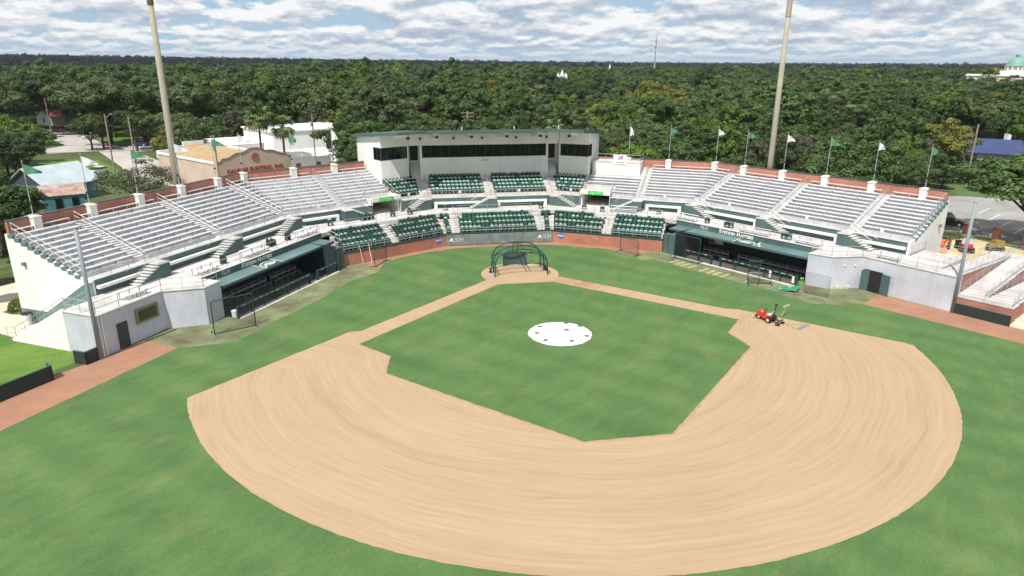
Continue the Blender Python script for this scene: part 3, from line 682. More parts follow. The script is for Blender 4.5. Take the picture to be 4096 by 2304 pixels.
for i in range(4):
    for s in (0, 8.6, -8.6): MB().fbox(CC, un(i+1)-.42, un(i+1), s-.5, s+.5, uz(i)-.1, uz(i)+.17).build('aisle_step', M_conc, BOWL)

# ------------------------------------------------------------------ press box
PB = empty('press_box', (0, -28, 6), 'white angled press box with dark ribbon windows and overhanging green roof', 'press box')
def roofz(n): return 13.55-.095*(n-20.7)
fx = lambda n: (n*(1-C30)+1.75)/.5      # facade bend between centre and wings (M = n+1.75)
def facade(F, n, s0, s1, z0, z1, th=.2, nm='wall', m=M_white): return MB().fbox(F, n, n+th, s0, s1, z0, z1).build(nm, m, PB)
ZW0, ZW1, ZT = 9.42, 11.1, roofz(25.7)-.42
facade(CC, 25.7, -9.1, 9.1, 6.0, ZW0); facade(CC, 25.7, -9.1, 9.1, ZW1, ZT); facade(CC, 25.7, 8.75, 9.1, ZW0, ZW1); facade(CC, 25.7, -9.1, -8.75, ZW0, ZW1)
M_glass = mat('dark_window_glass', (.012, .014, .014), .12, .4, .9, spec=.35)
M_frame = mat('window_frame_green', (.02, .05, .045), .5, .1, 2.)
M_room = mat('room_interior', (.10, .095, .08), .8, .5, .9)
def panes(F, n, s0, s1, k):
    for i in range(k):
        a = s0+(s1-s0)*i/k; b = s0+(s1-s0)*(i+1)/k
        w = MB().fbox(F, n+.06, n+.1, a+.04, b-.04, ZW0+.06, ZW1-.06).build('window_pane', M_glass, PB)
        mb = MB(); mb.fbox(F, n-.02, n+.14, a-.03, a+.04, ZW0, ZW1); mb.fbox(F, n-.02, n+.14, b-.04, b+.03, ZW0, ZW1) if i == k-1 else None
        mb.fbox(F, n-.015, n+.14, a, b, ZW0, ZW0+.06); mb.fbox(F, n-.015, n+.14, a, b, ZW1-.06, ZW1); o = mb.build('frame', M_frame, w)
# tinted glass one can see through, and the rooms behind it
def _gl():
    m = bpy.data.materials.new('tinted_glass'); m.use_nodes = True; nt = m.node_tree; p = nt.nodes['Principled BSDF']; p.inputs['Base Color'].default_value = (.01, .013, .013, 1); p.inputs['Roughness'].default_value = .05
    t = nt.nodes.new('ShaderNodeBsdfTransparent'); t.inputs[0].default_value = (.62, .68, .66, 1); q = nt.nodes.new('ShaderNodeMixShader'); q.inputs[0].default_value = .38
    nt.links.new(t.outputs[0], q.inputs[1]); nt.links.new(p.outputs[0], q.inputs[2]); nt.links.new(q.outputs[0], nt.nodes['Material Output'].inputs[0]); return m
M_glass = _gl()
M_room = mat('room_wall', (.50, .47, .42), .8, .1, .5); M_desk = mat('desk_dark', (.05, .045, .045), .6, .1, 2.)
rp_ = random.Random(12)
for F, o, s0, s1 in ((CC, 0, -9.0, 9.0), (ML, 1.75, -3.5, .6), (MR, 1.75, -3.5, .6)):
    MB().fbox(F, 28.6+o, 28.75+o, s0, s1, 8.6, 12.2).build('room_back', M_room, PB); MB().fbox(F, 25.92+o, 28.6+o, s0, s1, 8.6, 8.7).build('room_floor', M_desk, PB); MB().fbox(F, 26.2+o, 26.7+o, s0+.3, s1-.3, 9.30, 9.36).build('counter_top', M_desk, PB)
    k = int((s1-s0)/1.5)
    for i in range(k):
        s = s0+.8+i*1.5; MB().fbox(F, 26.9+o, 27.3+o, s-.22, s+.22, 9.1, 9.75).build('office_chair', M_desk, PB)
        if rp_.random() < .35: MB().fbox(F, 27.6+o, 28.58+o, s+.5, s+.6, 8.7, 12.0).build('partition', M_room, PB)
        if rp_.random() < .6: MB().fbox(F, 28.52+o, 28.59+o, s-.3, s+.5, 9.5, 10.6).build('wall_board', M_lab if rp_.random() < .5 else M_desk, PB)
panes(CC, 25.7, -8.75, 8.75, 14)
for M in (ML, MR):
    facade(M, 27.45, -3.55, .8, 6.0, ZW0); facade(M, 27.45, -3.55, .8, ZW1, ZT); facade(M, 27.45, -3.55, -3.3, ZW0, ZW1)
    panes(M, 27.45, -3.3, .78, 4)
    # side wall with wrap-round corner window
    MB().fbox(M, 27.65, 33.9, .62, .8, 6.0, ZW0).build('side_wall', M_white, PB); MB().fbox(M, 29.3, 33.9, .62, .8, ZW0, 12.4).build('side_wall', M_white, PB); MB().fbox(M, 27.65, 29.3, .62, .8, ZW1, 12.75).build('side_wall', M_white, PB)
    MB().fbox(M, 27.5, 29.28, .66, .72, ZW0+.05, ZW1-.05).build('window_pane', M_glass, PB)
    mb = MB()
    for q in (27.48, 28.35, 29.24): mb.fbox(M, q, q+.07, .60, .82, ZW0, ZW1)
    mb.fbox(M, 27.48, 29.3, .60, .82, ZW0, ZW0+.06); mb.fbox(M, 27.48, 29.3, .60, .82, ZW1-.06, ZW1); mb.build('corner_frame', M_frame, PB)
    MB().fbox(M, 33.7, 33.9, -3, .8, 0, 12.3).build('rear_corner', M_cream, PB)
# stair slots between centre and wings: dark recess with steps
for C, M in ((CC, ML), (CR, MR)):
    mb = MB(); mb.fbox(C, 27.2, 27.35, 8.9, 11.5, 6.0, ZT+.25); mb.fbox(C, 25.9, 27.4, 8.95, 9.1, 6.0, ZT+.2)
    mb.build('slot_wall', M_white, PB)
    mb = MB(); mb.fbox(C, 27.1, 27.19, 9.3, 10.4, 8.9, 11.1); mb.build('slot_door', M_black, PB)
    mb = MB()
    for i in range(9): mb.fbox(C, 25.2+.24*i, 27.2, 9.12, 10.45, 6.0, 6.45+.27*i)
    mb.build('slot_steps', M_conc, PB)
    MB().fbox(C, 25.62, 27.2, 9.0, 10.6, ZW1, ZT+.12).build('slot_header', M_white, PB)
MB().fbox(CC, 31.5, 31.7, -10, 10, 0, 12.3).build('rear_wall', M_cream, PB)
# roof slab, bent in three
def roofpart(F, o, s0, s1, n0, n1, dz0, dz1, m, nm):
    mb = MB(); mb.ext(F, [(n0+o, roofz(n0)+dz0), (n0+o, roofz(n0)+dz1), (n1+o, roofz(n1)+dz1), (n1+o, roofz(n1)+dz0)], s0, s1); return mb.build(nm, m, PB)
fr_ = lambda n: (n*(1-C30)+1.4)/.5
roofpart(CC, 0, lambda n: -fr_(n), fr_, 20.7, 32.4, -.34, 0, M_cream, 'roof')
roofpart(CC, 0, lambda n: -fr_(n), fr_, 20.62, 20.7, -.36, .05, M_fascia, 'roof_fascia')
roofpart(CC, 0, lambda n: -fr_(n), fr_, 20.7, 32.45, .004, .05, M_fascia, 'roof_sheet')
for M in (ML, MR):
    sm = lambda n2: C30*fr_(n2-1.4)-.5*(n2-1.4)
    roofpart(M, 1.4, sm, 1.22, 20.7, 32.9, -.34, 0, M_cream, 'roof'); roofpart(M, 1.4, sm, 1.22, 20.62, 20.7, -.36, .05, M_fascia, 'roof_fascia'); roofpart(M, 1.4, sm, 1.24, 20.7, 32.95, .004, .05, M_fascia, 'roof_sheet')
    roofpart(M, 1.4, 1.22, 1.3, 20.62, 32.95, -.36, .05, M_fascia, 'side_fascia')
# roof beams with lamp boxes under the overhang
for F, s in ((CC, 7.0), (CC, 2.4), (CC, -2.4), (CC, -7.0), (ML, -1.0), (MR, -1.0)):
    o = 0 if F.k == 'C' else 1.75
    mb = MB(); mb.ext(F, [(21.6+o, roofz(21.6)-.36), (25.7+o, roofz(25.7)-.36), (25.7+o, roofz(25.7)-1.0), (21.6+o, roofz(21.6)-.72)], s-.3, s+.3); bmh = mb.build('roof_beam', M_cream, PB)
    mb = MB(); mb.fbox(F, 21.4+o, 21.75+o, s-.2, s+.2, roofz(21.5)-1.0, roofz(21.5)-.73); o_ = mb.build('lamp_box', M_black, bmh)
for s in (9.0, 4.4, .4, -4.4, -8.8):
    MB().fbox(CC, 25.45, 25.69, s-.14, s+.14, 11.9, 12.16).build('wall_lamp', M_black, PB)
MB().fbox(CC, 25.66, 25.69, -.5, .5, 8.9, 9.05).build('name_plate', mat('plate_blue', (.35, .5, .6), .6, .3, 9.), PB)
for s in (-11, 3.0, -4.5):
    q = CC(27.5, s, roofz(27.5)+.05); MB().tube([q, q+Vector((0, 0, .45))], .07, 6).build('roof_vent', M_white, PB)

# white viewing platform beside the press box (third-base side)
VP = empty('viewing_platform', MR(30, 4.5, 6.4), 'white box viewing platform with railing beside the press box', 'platform')
MB().fbox(MR, 28.75, 31.38, 1.15, 7.95, 6.0, 8.62).build('box_wall', M_cream, VP)
MB().fbox(MR, 28.70, 31.38, 1.1, 8.0, 8.62, 8.72).build('deck', M_conc, VP)
mb = MB(); rail(mb, [MR(31.2, 1.3, 8.72), MR(28.85, 1.3, 8.72), MR(28.85, 7.9, 8.72), MR(31.2, 7.9, 8.72)], 1.05, 1.7, (1., .5)); mb.build('railing', M_steel, VP)
BN = empty('banner', MR(28.78, 5.2, 8.3), 'white banner with red and blue emblem hung on the platform railing', 'banner')
MB().fbox(MR, 28.66, 28.69, 4.1, 6.0, 8.4, 9.75).build('cloth', M_lab, BN)
o = face_text('G', MR, 28.65, 4.92, 9.3, .62, mat('ink_navy', (.05, .06, .2), .6, .03, 2.), 'emblem_letter', BN, .01, shear=.3)
mb = MB(); mb.fbox(MR, 28.64, 28.655, 5.15, 5.5, 9.38, 9.6); mb.build('emblem_red', mat('ink_red', (.6, .08, .08), .6, .03, 2.), BN)
MB().fbox(MR, 28.64, 28.655, 5.2, 5.4, 9.15, 9.3).build('emblem_blue', MATS['ink_navy'], BN)
face_text('The Greens', MR, 28.65, 5.05, 8.68, .26, MATS['ink_navy'], 'banner_lettering', BN, 0, shear=.35)
# ------------------------------------------------------------------ dugouts
M_net = bpy.data.materials.new('netting'); M_net.use_nodes = True
def _net():
    nt = M_net.node_tree; p = nt.nodes['Principled BSDF']; p.inputs['Base Color'].default_value = (.02, .03, .03, 1); p.inputs['Roughness'].default_value = .8
    t = nt.nodes.new('ShaderNodeBsdfTransparent'); m = nt.nodes.new('ShaderNodeMixShader'); m.inputs[0].default_value = .22
    nt.links.new(t.outputs[0], m.inputs[1]); nt.links.new(p.outputs[0], m.inputs[2]); nt.links.new(m.outputs[0], nt.nodes['Material Output'].inputs[0])
_net()
M_mesh = M_net.copy(); M_mesh.name = 'fence_mesh'; M_mesh.node_tree.nodes['Mix Shader'].inputs[0].default_value = .88
M_mesh.node_tree.nodes['Principled BSDF'].inputs['Base Color'].default_value = (.02, .032, .03, 1)
M_tube = mat('green_tube_paint', (.016, .072, .064), .4, .1, 2.)
M_floor = mat('dugout_floor', (.155, .14, .138), .9, .2, .6)
M_plank = mat('bench_plank_grey', (.30, .29, .30), .6, .1, 1.2)
M_kerb = mat('kerb_concrete', (.60, .56, .50), .85, .1, .8)
M_pap = mat('lineup_paper', (.55, .55, .53), .8, .1, 3.); M_cork = mat('cork_board', (.20, .14, .08), .9, .2, 5.)
for sd, W in ((1, WL), (-1, WR)):
    base, lr = SIDE[sd]
    D = empty('dugout', W(21.5, 14, 0), '%s dugout below the lettered fascia, dark inside under a sloping green roof' % lr, 'dugout', 'dugouts')
    MB().ext(W, [(20.7, 2.66), (20.7, 2.8), (22.54, 2.9), (22.54, 2.76)], 4.3, 21.98).build('roof', M_roof, D)
    MB().fbox(W, 20.62, 20.7, 4.25, 21.98, 2.60, 2.83).build('roof_edge', M_fascia, D)
    MB().fbox(W, 22.5, 22.6, 3.95, 22.3, 2.7, 3.52).build('fascia', M_green, D)
    MB().fbox(W, 22.44, 22.72, 3.95, 22.3, 3.52, 3.57).build('fascia_cap', M_conc, D)
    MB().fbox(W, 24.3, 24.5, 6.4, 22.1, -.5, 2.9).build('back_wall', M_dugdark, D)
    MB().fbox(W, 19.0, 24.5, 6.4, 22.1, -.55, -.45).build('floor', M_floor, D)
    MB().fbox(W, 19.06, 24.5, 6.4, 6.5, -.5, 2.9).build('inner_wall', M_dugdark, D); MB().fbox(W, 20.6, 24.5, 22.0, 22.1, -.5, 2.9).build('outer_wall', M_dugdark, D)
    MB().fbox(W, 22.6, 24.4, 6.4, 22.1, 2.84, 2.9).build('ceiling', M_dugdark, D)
    MB().fbox(W, 18.72, 19.08, 6.4, 22.1, -.5, .07).build('kerb', M_kerb, D)
    MB().fbox(W, 19.3, 20.1, 4.55, 5.2, 0, 2.35).build('end_panel', M_green, D); MB().fbox(W, 19.35, 22.5, 5.25, 6.4, 0, 2.4).build('end_panel', M_green, D)
    # fascia lettering
    x = -W.dirs()[1] if sd > 0 else W.dirs()[1]
    e = 1 if sd > 0 else -1; s0 = 14.9 if sd > 0 else 12.3
    # capital initials stand taller than the other letters; widths are measured and chained
    parts = [(text_mb(t, sz, .006, bo, 0., 1.), gap) for t, sz, bo, gap in (('S', .60, .026, .06), ('TETSON', .46, .022, .24), ('H', .60, .026, .07), ('ATTERS', .46, .022, 0))]
    wid = [(min(v[0] for v in m_.v), max(v[0] for v in m_.v)) for m_, g_ in parts]; tot = sum(b-a for a, b in wid)+sum(g_ for _, g_ in parts); ks = 4.45/tot; cur = -tot/2
    for (m_, g_), (a, b) in zip(parts, wid):
        lo = min(v[1] for v in m_.v); m_.v = [((v[0]-a+cur)*ks, (v[1]-lo)*1.0, v[2]) for v in m_.v]; cur += (b-a)+g_
        m_.xf(basis(W(22.485, s0, 3.0), x, (0, 0, 1))); m_.build('lettering', M_lab, D)
    sc = 19.55 if sd > 0 else 7.75
    a = asun(W, 22.49, sc, 3.22, .42, M_lab, D, withA=False)
    mb = MB(); B_ = basis(W(22.485, sc, 3.22), x, (0, 0, 1)); mb.poly([B_ @ Vector(q) for q in ((-.36, -.1, .006), (-.22, .17, .006), (-.2, -.02, .006))]); mb.build('logo_triangle', M_lab, D)
    # emblem patch painted on the roof
    def on_roof(n, s, dz=.012): return W(n, s, 2.8+(n-20.7)*.1/1.84+dz)
    cs = 14.5 if sd > 0 else 14.3
    def quad_roof(n0, n1, a0, a1, m, nm, dz, sk=0.): mb = MB(); mb.poly([on_roof(n0, a0, dz), on_roof(n1, a0+sk, dz), on_roof(n1, a1+sk, dz), on_roof(n0, a1, dz)]); return mb.build(nm, m, D)
    quad_roof(20.75, 22.4, cs-1.2, cs+1.2, M_dkgreen, 'roof_emblem', .010); quad_roof(20.72, 22.45, cs-1.3, cs-1.2, M_lab, 'roof_emblem_edge', .016); quad_roof(20.72, 22.45, cs+1.2, cs+1.3, M_lab, 'roof_emblem_edge', .016)
    def blob(pts, m, nm, dz): mb = MB(); mb.poly([on_roof(21.55+a, cs+b, dz) for a, b in pts]); mb.build(nm, m, D)
    shield = [(.62*cos(t)*(1 if cos(t) > 0 else .8), .95*sin(t)*(1-.12*cos(2*t))) for t in [2*pi*i/20 for i in range(20)]]
    blob(shield, M_lab, 'emblem_outline', .017); blob([(a*.84, b*.88) for a, b in shield], mat('emblem_green', (.03, .19, .10), .6, .05, 2.), 'emblem_field', .023)
    blob([(-.34, -.55), (-.1, -.62), (.12, .3), (.02, .62), (-.2, .35)], M_lab, 'emblem_stroke', .029)
    q = on_roof(20.95, cs+(1.0 if sd > 0 else 1.9), .0); mb = MB(); mb.box(q.x-.11, q.x+.11, q.y-.11, q.y+.11, q.z, q.z+.16); mb.sphere(q+Vector((0, 0, .26)), .11, 8, 5); mb.build('camera_dome', M_white, D)
    # padded rail with posts and netting
    segs = ((6.4, 10.0), (11.4, 22.1)) if sd > 0 else ((8.0, 11.6), (12.8, 21.9))
    for a, b in segs:
        k = max(2, round((b-a)/1.85))
        MB().fbox(W, 19.0, 19.16, a, b, .98, 1.14).build('rail_pad', M_dkgreen, D)
        MB().fbox(W, 19.065, 19.075, a, b, .1, .98).build('rail_net', M_net, D)
        for i in range(k+1):
            s = a+(b-a)*i/k; w = .11 if i in (0, k) else .06
            MB().fbox(W, 18.98 if i in (0, k) else 19.04, 19.18 if i in (0, k) else 19.14, s-w, s+w, .05, 1.16 if i in (0, k) else .985).build('rail_post', M_dkgreen, D)
        for i in range(int((b-a)/.8)):
            s = a+.4+i*.8; MB().fbox(W, 18.985, 18.995, s-.24, s+.24, 1.01, 1.11).build('rail_sticker', mat('sticker_%d' % (i % 3), [(.42, .45, .43), (.36, .25, .2), (.12, .3, .26)][i % 3], .7, .25, 9.), D)
    # benches: seat and back planks
    for a, b in (((7.2, 11.6), (12.2, 21.4)) if sd > 0 else ((7.2, 10.8), (12.0, 20.4))):
        bn = empty('dugout_bench', W(23.6, (a+b)/2, -.45), 'long grey slatted bench against the back of the %s dugout, %s' % (lr, 'shorter one' if b < 12 else 'longer one'), 'bench', 'dugout benches')
        MB().fbox(W, 23.2, 23.55, a, b, -.02, .03).build('seat', M_plank, bn); MB().fbox(W, 23.95, 24.25, a, b, .5, .55).build('top_ledge', M_plank, bn); MB().fbox(W, 23.85, 23.9, a, b, .12, .36).build('backrest', M_plank, bn)
        k = round((b-a)/1.0)
        for i in range(k+1): s = a+.1+(b-a-.2)*i/k; mb = MB(); mb.fbox(W, 23.3, 23.4, s-.03, s+.03, -.45, -.02); mb.fbox(W, 23.4, 24.0, s-.03, s+.03, -.06, 0.); mb.fbox(W, 23.9, 24.0, s-.03, s+.03, -.45, .5); mb.build('leg', M_steel, bn)
    s = 8.6; MB().fbox(W, 24.2, 24.29, s-.9, s-.1, .9, 2.1).build('notice_board', M_cork, D); MB().fbox(W, 24.2, 24.29, s-.05, s+1.1, 1.1, 2.2).build('lineup_sheet', M_pap, D)
    if sd > 0:
        MB().fbox(W, 19.9, 21.6, 12.6, 14.4, -.448, -.435).build('floor_mat', mat('mat_green', (.04, .17, .07), .9, .1, 3.), D)
        mb = MB(); mb.lathe(W(20.0, 21.5, -.45), [(.26, 0), (.31, .85), (.33, .9), (.28, .9)], 14); mb.build('litter_bin', M_white, smooth=False, label='white litter bin at the outer end of the left dugout', cat='bin')

# ------------------------------------------------------------------ service buildings at the dugout ends
def wprism(mb, W, pts, z0, z1): return mb.prism([v2(W, n, s) for n, s in pts], z0, z1)
SBL = empty('service_building', WL(22.5, 28, 0), 'grey flat-roofed block with dark door and window past the left dugout', 'building')
polL = [(20.62, 22.14), (20.5, 24.2), (23.2, 26.2), (23.1, 32.7), (26.5, 32.7), (26.5, 29.52), (27.33, 29.52), (27.33, 22.14)]
wprism(MB(), WL, polL, 0, 3.34).build('wall', M_grey, SBL)
wprism(MB(), WL, [(20.56, 22.1), (20.44, 24.23), (23.14, 26.23), (23.04, 32.76), (26.5, 32.76), (26.5, 29.52), (27.33, 29.52), (27.33, 22.14)], 3.34, 3.41).build('deck', M_walk, SBL)
MB().fbox(WL, 23.03, 23.12, 30.1, 31.05, .05, 2.15).build('door', mat('charcoal_door', (.045, .05, .06), .5, .1, 1.), SBL)
w = MB().fbox(WL, 23.04, 23.16, 26.9, 29.2, 1.45, 2.75).build('window_surround', mat('olive_trim', (.23, .225, .14), .7, .1, 1.), SBL)
MB().fbox(WL, 23.015, 23.05, 27.15, 28.95, 1.65, 2.55).build('shutter', mat('olive_shutter', (.075, .07, .02), .6, .15, 3.), w)
mb = MB(); rail(mb, [WL(20.7, 22.4, 3.41), WL(20.65, 24.1, 3.41), WL(23.3, 26.1, 3.41), WL(23.25, 32.5, 3.41), WL(26.4, 32.5, 3.41)], 1.05, 1.9, (1., .5), .026); mb.build('deck_rail', M_steel, SBL)
for q in ((23.0, 32.35), (22.98, 32.62)):
    MB().tube([WL(q[0], q[1], 0), WL(q[0], q[1], 3.3)], .055, 8).build('downpipe', M_white, SBL)
# outside stair down the end of the left stand
ES = empty('outside_stair', WL(29.7, 31, 0), 'white walled staircase descending along the end of the left grandstand', 'stairs')
sl = [(26.5, 0), (26.5, 3.5)]+[q for i in range(20) for q in ((26.75+.31*i, 3.5-.165*i), (26.75+.31*i, 3.5-.165*(i+1)))]+[(32.95, .2), (32.95, 0)]
MB().ext(WL, sl, 32.5, 32.72).build('stepped_wall', M_white, ES)
for i in range(20): MB().fbox(WL, 26.5+.31*i, 26.5+.31*(i+1), 29.22, 32.5, 0, 3.38-.168*i).build('step', M_conc, ES)
mb = MB()
for s in (32.4, 30.2):
    a, b = WL(26.6, s, 3.4), WL(32.9, s, .1); rail(mb, [a, b], .98, 1.3, (1., .5), .024)
rail(mb, [WL(32.9, 32.4, .1), WL(33.9, 32.4, .02)], .98, 1., (1., .5), .024); mb.build('stair_handrail', M_steel, ES)
MB().ext(WL, [(27.3, 0), (27.3, 4.6), (28.3, 4.3), (33.3, 1.25), (36.5, 1.25), (36.5, 0)], 29.13, 29.17).build('painted_dado', M_roof, STANDS[1])
for sd, W in ((1, WL), (-1, WR)):
    MB().fbox(W, 34.6, 34.95, 29.12, 29.35, 5.3, 5.6).build('flood_lamp', mat('lamp_olive', (.2, .2, .12), .6, .1, 2.), STANDS[sd])

SBR = empty('service_building', WR(22.5, 29, 0), 'pale grey block with open double door past the right dugout', 'building')
polR = [(20.4, 22.14), (20.8, 24.4), (23.5, 26.3), (23.2, 29.7), (22.95, 35.1), (24.5, 35.1), (24.5, 33.2), (31, 33.2), (31, 29.3), (27.33, 29.3), (27.33, 22.14)]
wprism(MB(), WR, polR, 0, 3.34).build('wall', M_grey, SBR)
wprism(MB(), WR, [(20.34, 22.1), (20.74, 24.43), (23.44, 26.33), (23.14, 29.72), (22.89, 35.16), (24.5, 35.16), (24.5, 33.2), (31.05, 33.2), (31.05, 29.3), (27.33, 29.3), (27.33, 22.14)], 3.34, 3.41).build('deck', M_walk, SBR)
MB().fbox(WR, 23.2, 23.5, 26.75, 28.55, .02, 2.18).build('door_opening', M_black, SBR)
mb = MB(); mb.fbox(WR, 23.12, 23.2, 26.55, 27.35, .02, 2.12); mb.build('door_leaf', M_green, SBR)
a, b = WR(23.15, 28.55, 0), WR(22.75, 29.5, 0); mb = MB(); d = (b-a); nn = Vector((d.y, -d.x, 0)).normalized()*.03
mb.hexa([a-nn+Vector((0, 0, .03)), b-nn+Vector((0, 0, .03)), b+nn+Vector((0, 0, .03)), a+nn+Vector((0, 0, .03)), a-nn+Vector((0, 0, 2.12)), b-nn+Vector((0, 0, 2.12)), b+nn+Vector((0, 0, 2.12)), a+nn+Vector((0, 0, 2.12))]); mb.build('door_leaf', M_green, SBR)
for s in (25.3, 25.95): q = WR(23.5-(26.3-s)*1.42-.1, s, 2.45); mb = MB(); mb.sphere(q, .09, 8, 5); mb.build('wall_camera', M_white, SBR)
mb = MB(); rail(mb, [WR(20.5, 22.4, 3.41), WR(20.9, 24.3, 3.41), WR(23.6, 26.2, 3.41), WR(23.3, 29.7, 3.41), WR(23.05, 35.0, 3.41)], 1.02, 1.9, (1., .5), .026); rail(mb, [WR(27.2, 29.4, 3.41), WR(30.9, 29.4, 3.41), WR(30.9, 33.0, 3.41)], 1.02, 1.6, (1., .75, .5, .25), .022); mb.build('deck_rail', M_steel, SBR)
# switchback ramp
RP = empty('access_ramp', WR(31, 37, 0), 'concrete switchback ramp with brick sides and metal railings at the right edge', 'ramp')
def ramp(s0, s1, n0, z0, n1, z1, nm='ramp_flight'):
    MB().ext(WR, [(n0, 0), (n0, z0-.12), (n1, z1-.12), (n1, 0)], s0, s1).build('brick_side', M_brick, RP)
    MB().ext(WR, [(n0, z0-.12), (n0, z0), (n1, z1), (n1, z1-.12)], s0-.04, s1+.04).build(nm, M_walk, RP)
    mb = MB()
    for s in (s0+.06, s1-.06): rail(mb, [WR(n0, s, z0), WR(n1, s, z1)], .95, 1.8, (1., .75, .5, .25), .02)
    mb.build('ramp_rail', M_steel, RP)
ramp(33.24, 35.1, 24.5, 3.4, 38.6, 2.5); ramp(35.24, 37.3, 24.6, 1.62, 38.6, 2.5); ramp(37.44, 39.7, 24.6, 1.62, 38.6, .75)
MB().fbox(WR, 38.6, 40.6, 33.1, 37.4, 0, 2.5).build('far_landing', M_walk, RP)
MB().fbox(WR, 23.05, 24.6, 35.24, 39.8, 0, 1.5).build('near_landing_wall', M_brick, RP); MB().fbox(WR, 23.0, 24.62, 35.2, 39.86, 1.5, 1.62).build('near_landing', M_walk, RP)
mb = MB(); rail(mb, [WR(23.1, 35.3, 1.62), WR(23.1, 39.75, 1.62), WR(24.6, 39.75, 1.62)], .95, 2.2, (1., .75, .5, .25), .02); rail(mb, [WR(38.6, 33.2, 2.5), WR(40.5, 33.2, 2.5), WR(40.5, 37.3, 2.5), WR(38.6, 37.3, 2.5)], .95, 1.6, (1., .75, .5, .25), .02); mb.build('landing_rail', M_steel, RP)

# ------------------------------------------------------------------ poles
def simple_pole(name, x, y, h, r0, r1, m, label, cat, extra=None):
    E_ = empty(name, (x, y, 0), label, cat)
    MB().tube([(x, y, 0), (x, y, h*.5), (x, y, h)], r0, 12, r1).build('shaft', m, E_, smooth=True)
    return E_
M_polec = mat('spun_concrete', (.36, .33, .265), .8, .06, .8); M_polet = mat('pole_tip_brown', (.12, .085, .055), .7, .1, 1.)
for x, y, lr in ((36.9, -11.2, 'left'), (-35.75, -12.0, 'right')):
    E_ = simple_pole('light_pole', x, y, 31.5, .42, .27, M_polec, 'tall tapering concrete floodlight pole behind the %s grandstand' % lr, 'light pole')
    MB().tube([(x, y, 27.5), (x, y, 34)], .335, 12, .28).build('upper_sleeve', M_polet if lr == 'left' else M_polec, E_)
    for k in range(3):
        z = 32+k*.9; mb = MB(); mb.box(x-2.2, x+2.2, y+.25, y+.4, z-.06, z+.06); arm = mb.build('crossarm', M_steel, E_)
        for j in range(5): mb = MB(); mb.tube([(x-2+j, y+.45, z+.1), (x-2+j, y+1.0, z-.15)], .16, 8, .3); mb.build('floodlight', M_steel, arm)
for W, n, s, lr in ((WL, 22.95, 33.0, 'left'), (WR, 22.95, 35.3, 'right')):
    q = W(n-.12 if lr == 'right' else n, s, 0)
    E_ = simple_pole('net_pole', q.x, q.y, 10.4, .16, .14, mat('pole_grey', (.24, .27, .29), .5, .06, 1.), 'slim grey net pole at the %s end of the dugout block' % lr, 'pole')
    MB().tube([(q.x, q.y, 10.4), (q.x, q.y, 10.46)], .17, 12).build('cap', M_steel, E_)

# ------------------------------------------------------------------ low field fences
def fence(pts, h, label):
    E_ = empty('field_fence', pts[0], label, 'fence', 'low green field fences')
    for a, b in zip(pts, pts[1:]):
        a, b = Vector(a), Vector(b); d = (b-a).normalized(); nn = Vector((d.y, -d.x, 0))*.012; Z = Vector((0, 0, h))
        MB().hexa([a-nn, b-nn, b+nn, a+nn, a-nn+Z*.94, b-nn+Z*.94, b+nn+Z*.94, a+nn+Z*.94]).build('mesh_screen', M_mesh, E_)
        MB().tube([a+Z, b+Z], .06, 7).build('top_rail_cap', M_fascia, E_)
        k = max(1, round((b-a).length/2.4))
        for i in range(k+1): q = a.lerp(b, i/k); MB().tube([q, q+Z], .04, 6).build('post', M_dkgreen, E_)
fence([(38.92, 19.8, 0), (38.35, 20.5, 0), (40.45, 23.7, 0), (46.5, 33.5, 0)], 1.15, 'dark green padded fence along the left warning track edge')
fence([(38.0, 17.6, 0), (37.0, 18.1, 0), (36.35, 16.95, 0)], 1.05, 'short green screened gate panel at the foot of the left net pole')
fence([tuple(WR(22.8, 35.2, 0)), tuple(WR(22.6, 39.9, 0))], 1.0, 'dark green screened fence panel in front of the brick ramp')

# ------------------------------------------------------------------ stadium seats
M_seat = mat('seat_green_plastic', (.022, .088, .066), .45, .2, 3., rnd=.25)
M_pale = mat('seat_pale_green', (.34, .47, .41), .5, .15, 5., rnd=.2)  # pale mint for the upper part of the seat backs
M_legs = mat('seat_legs_black', (.03, .035, .035), .6, .1, 2.)
def seat_mesh(nm, pale_top):
    mb = MB(); w = .235
    def shell(pts, th):
        # pts: list of (y,z,halfwidth) cross profile, thickness along y
        b = len(mb.v)
        for y, z, hw in pts: mb.v += [(-hw, y, z), (-hw*.5, y-th*.6, z+.012), (hw*.5, y-th*.6, z+.012), (hw, y, z)]
        for i in range(len(pts)-1):
            for k in range(3): mb.f.append((b+i*4+k, b+i*4+k+1, b+(i+1)*4+k+1, b+(i+1)*4+k))
    shell([(-.20, .42, w), (-.225, .56, w), (-.255, .68, w*.99)], .06); nb = len(mb.f)
    shell([(-.255, .68, w*.99), (-.27, .74, w*.98), (-.285, .80, w*.9), (-.305, .835, w*.72), (-.34, .845, w*.6), (-.37, .80, w*.7)], .06); nt = len(mb.f)
    mb.box(-w, w, -.20, .20, .40, .445); mb.box(-w, w, .2, .225, .36, .44)
    for sx in (-1, 1): mb.box(sx*w-.02, sx*w+.02, -.30, .12, .0, .66)
    me = mb.mesh(nm, M_seat); me.materials.append(M_pale); me.materials.append(M_legs)
    for i, p in enumerate(me.polygons):
        if nb <= i < nt and pale_top: p.material_index = 1
        elif i >= nt+12: p.material_index = 2
        elif nt <= i < nt+6 and pale_top: p.material_index = 0
    return me
SEAT_F, SEAT_D = seat_mesh('stadium_seat_pale_top', True), seat_mesh('stadium_seat_dark', False)
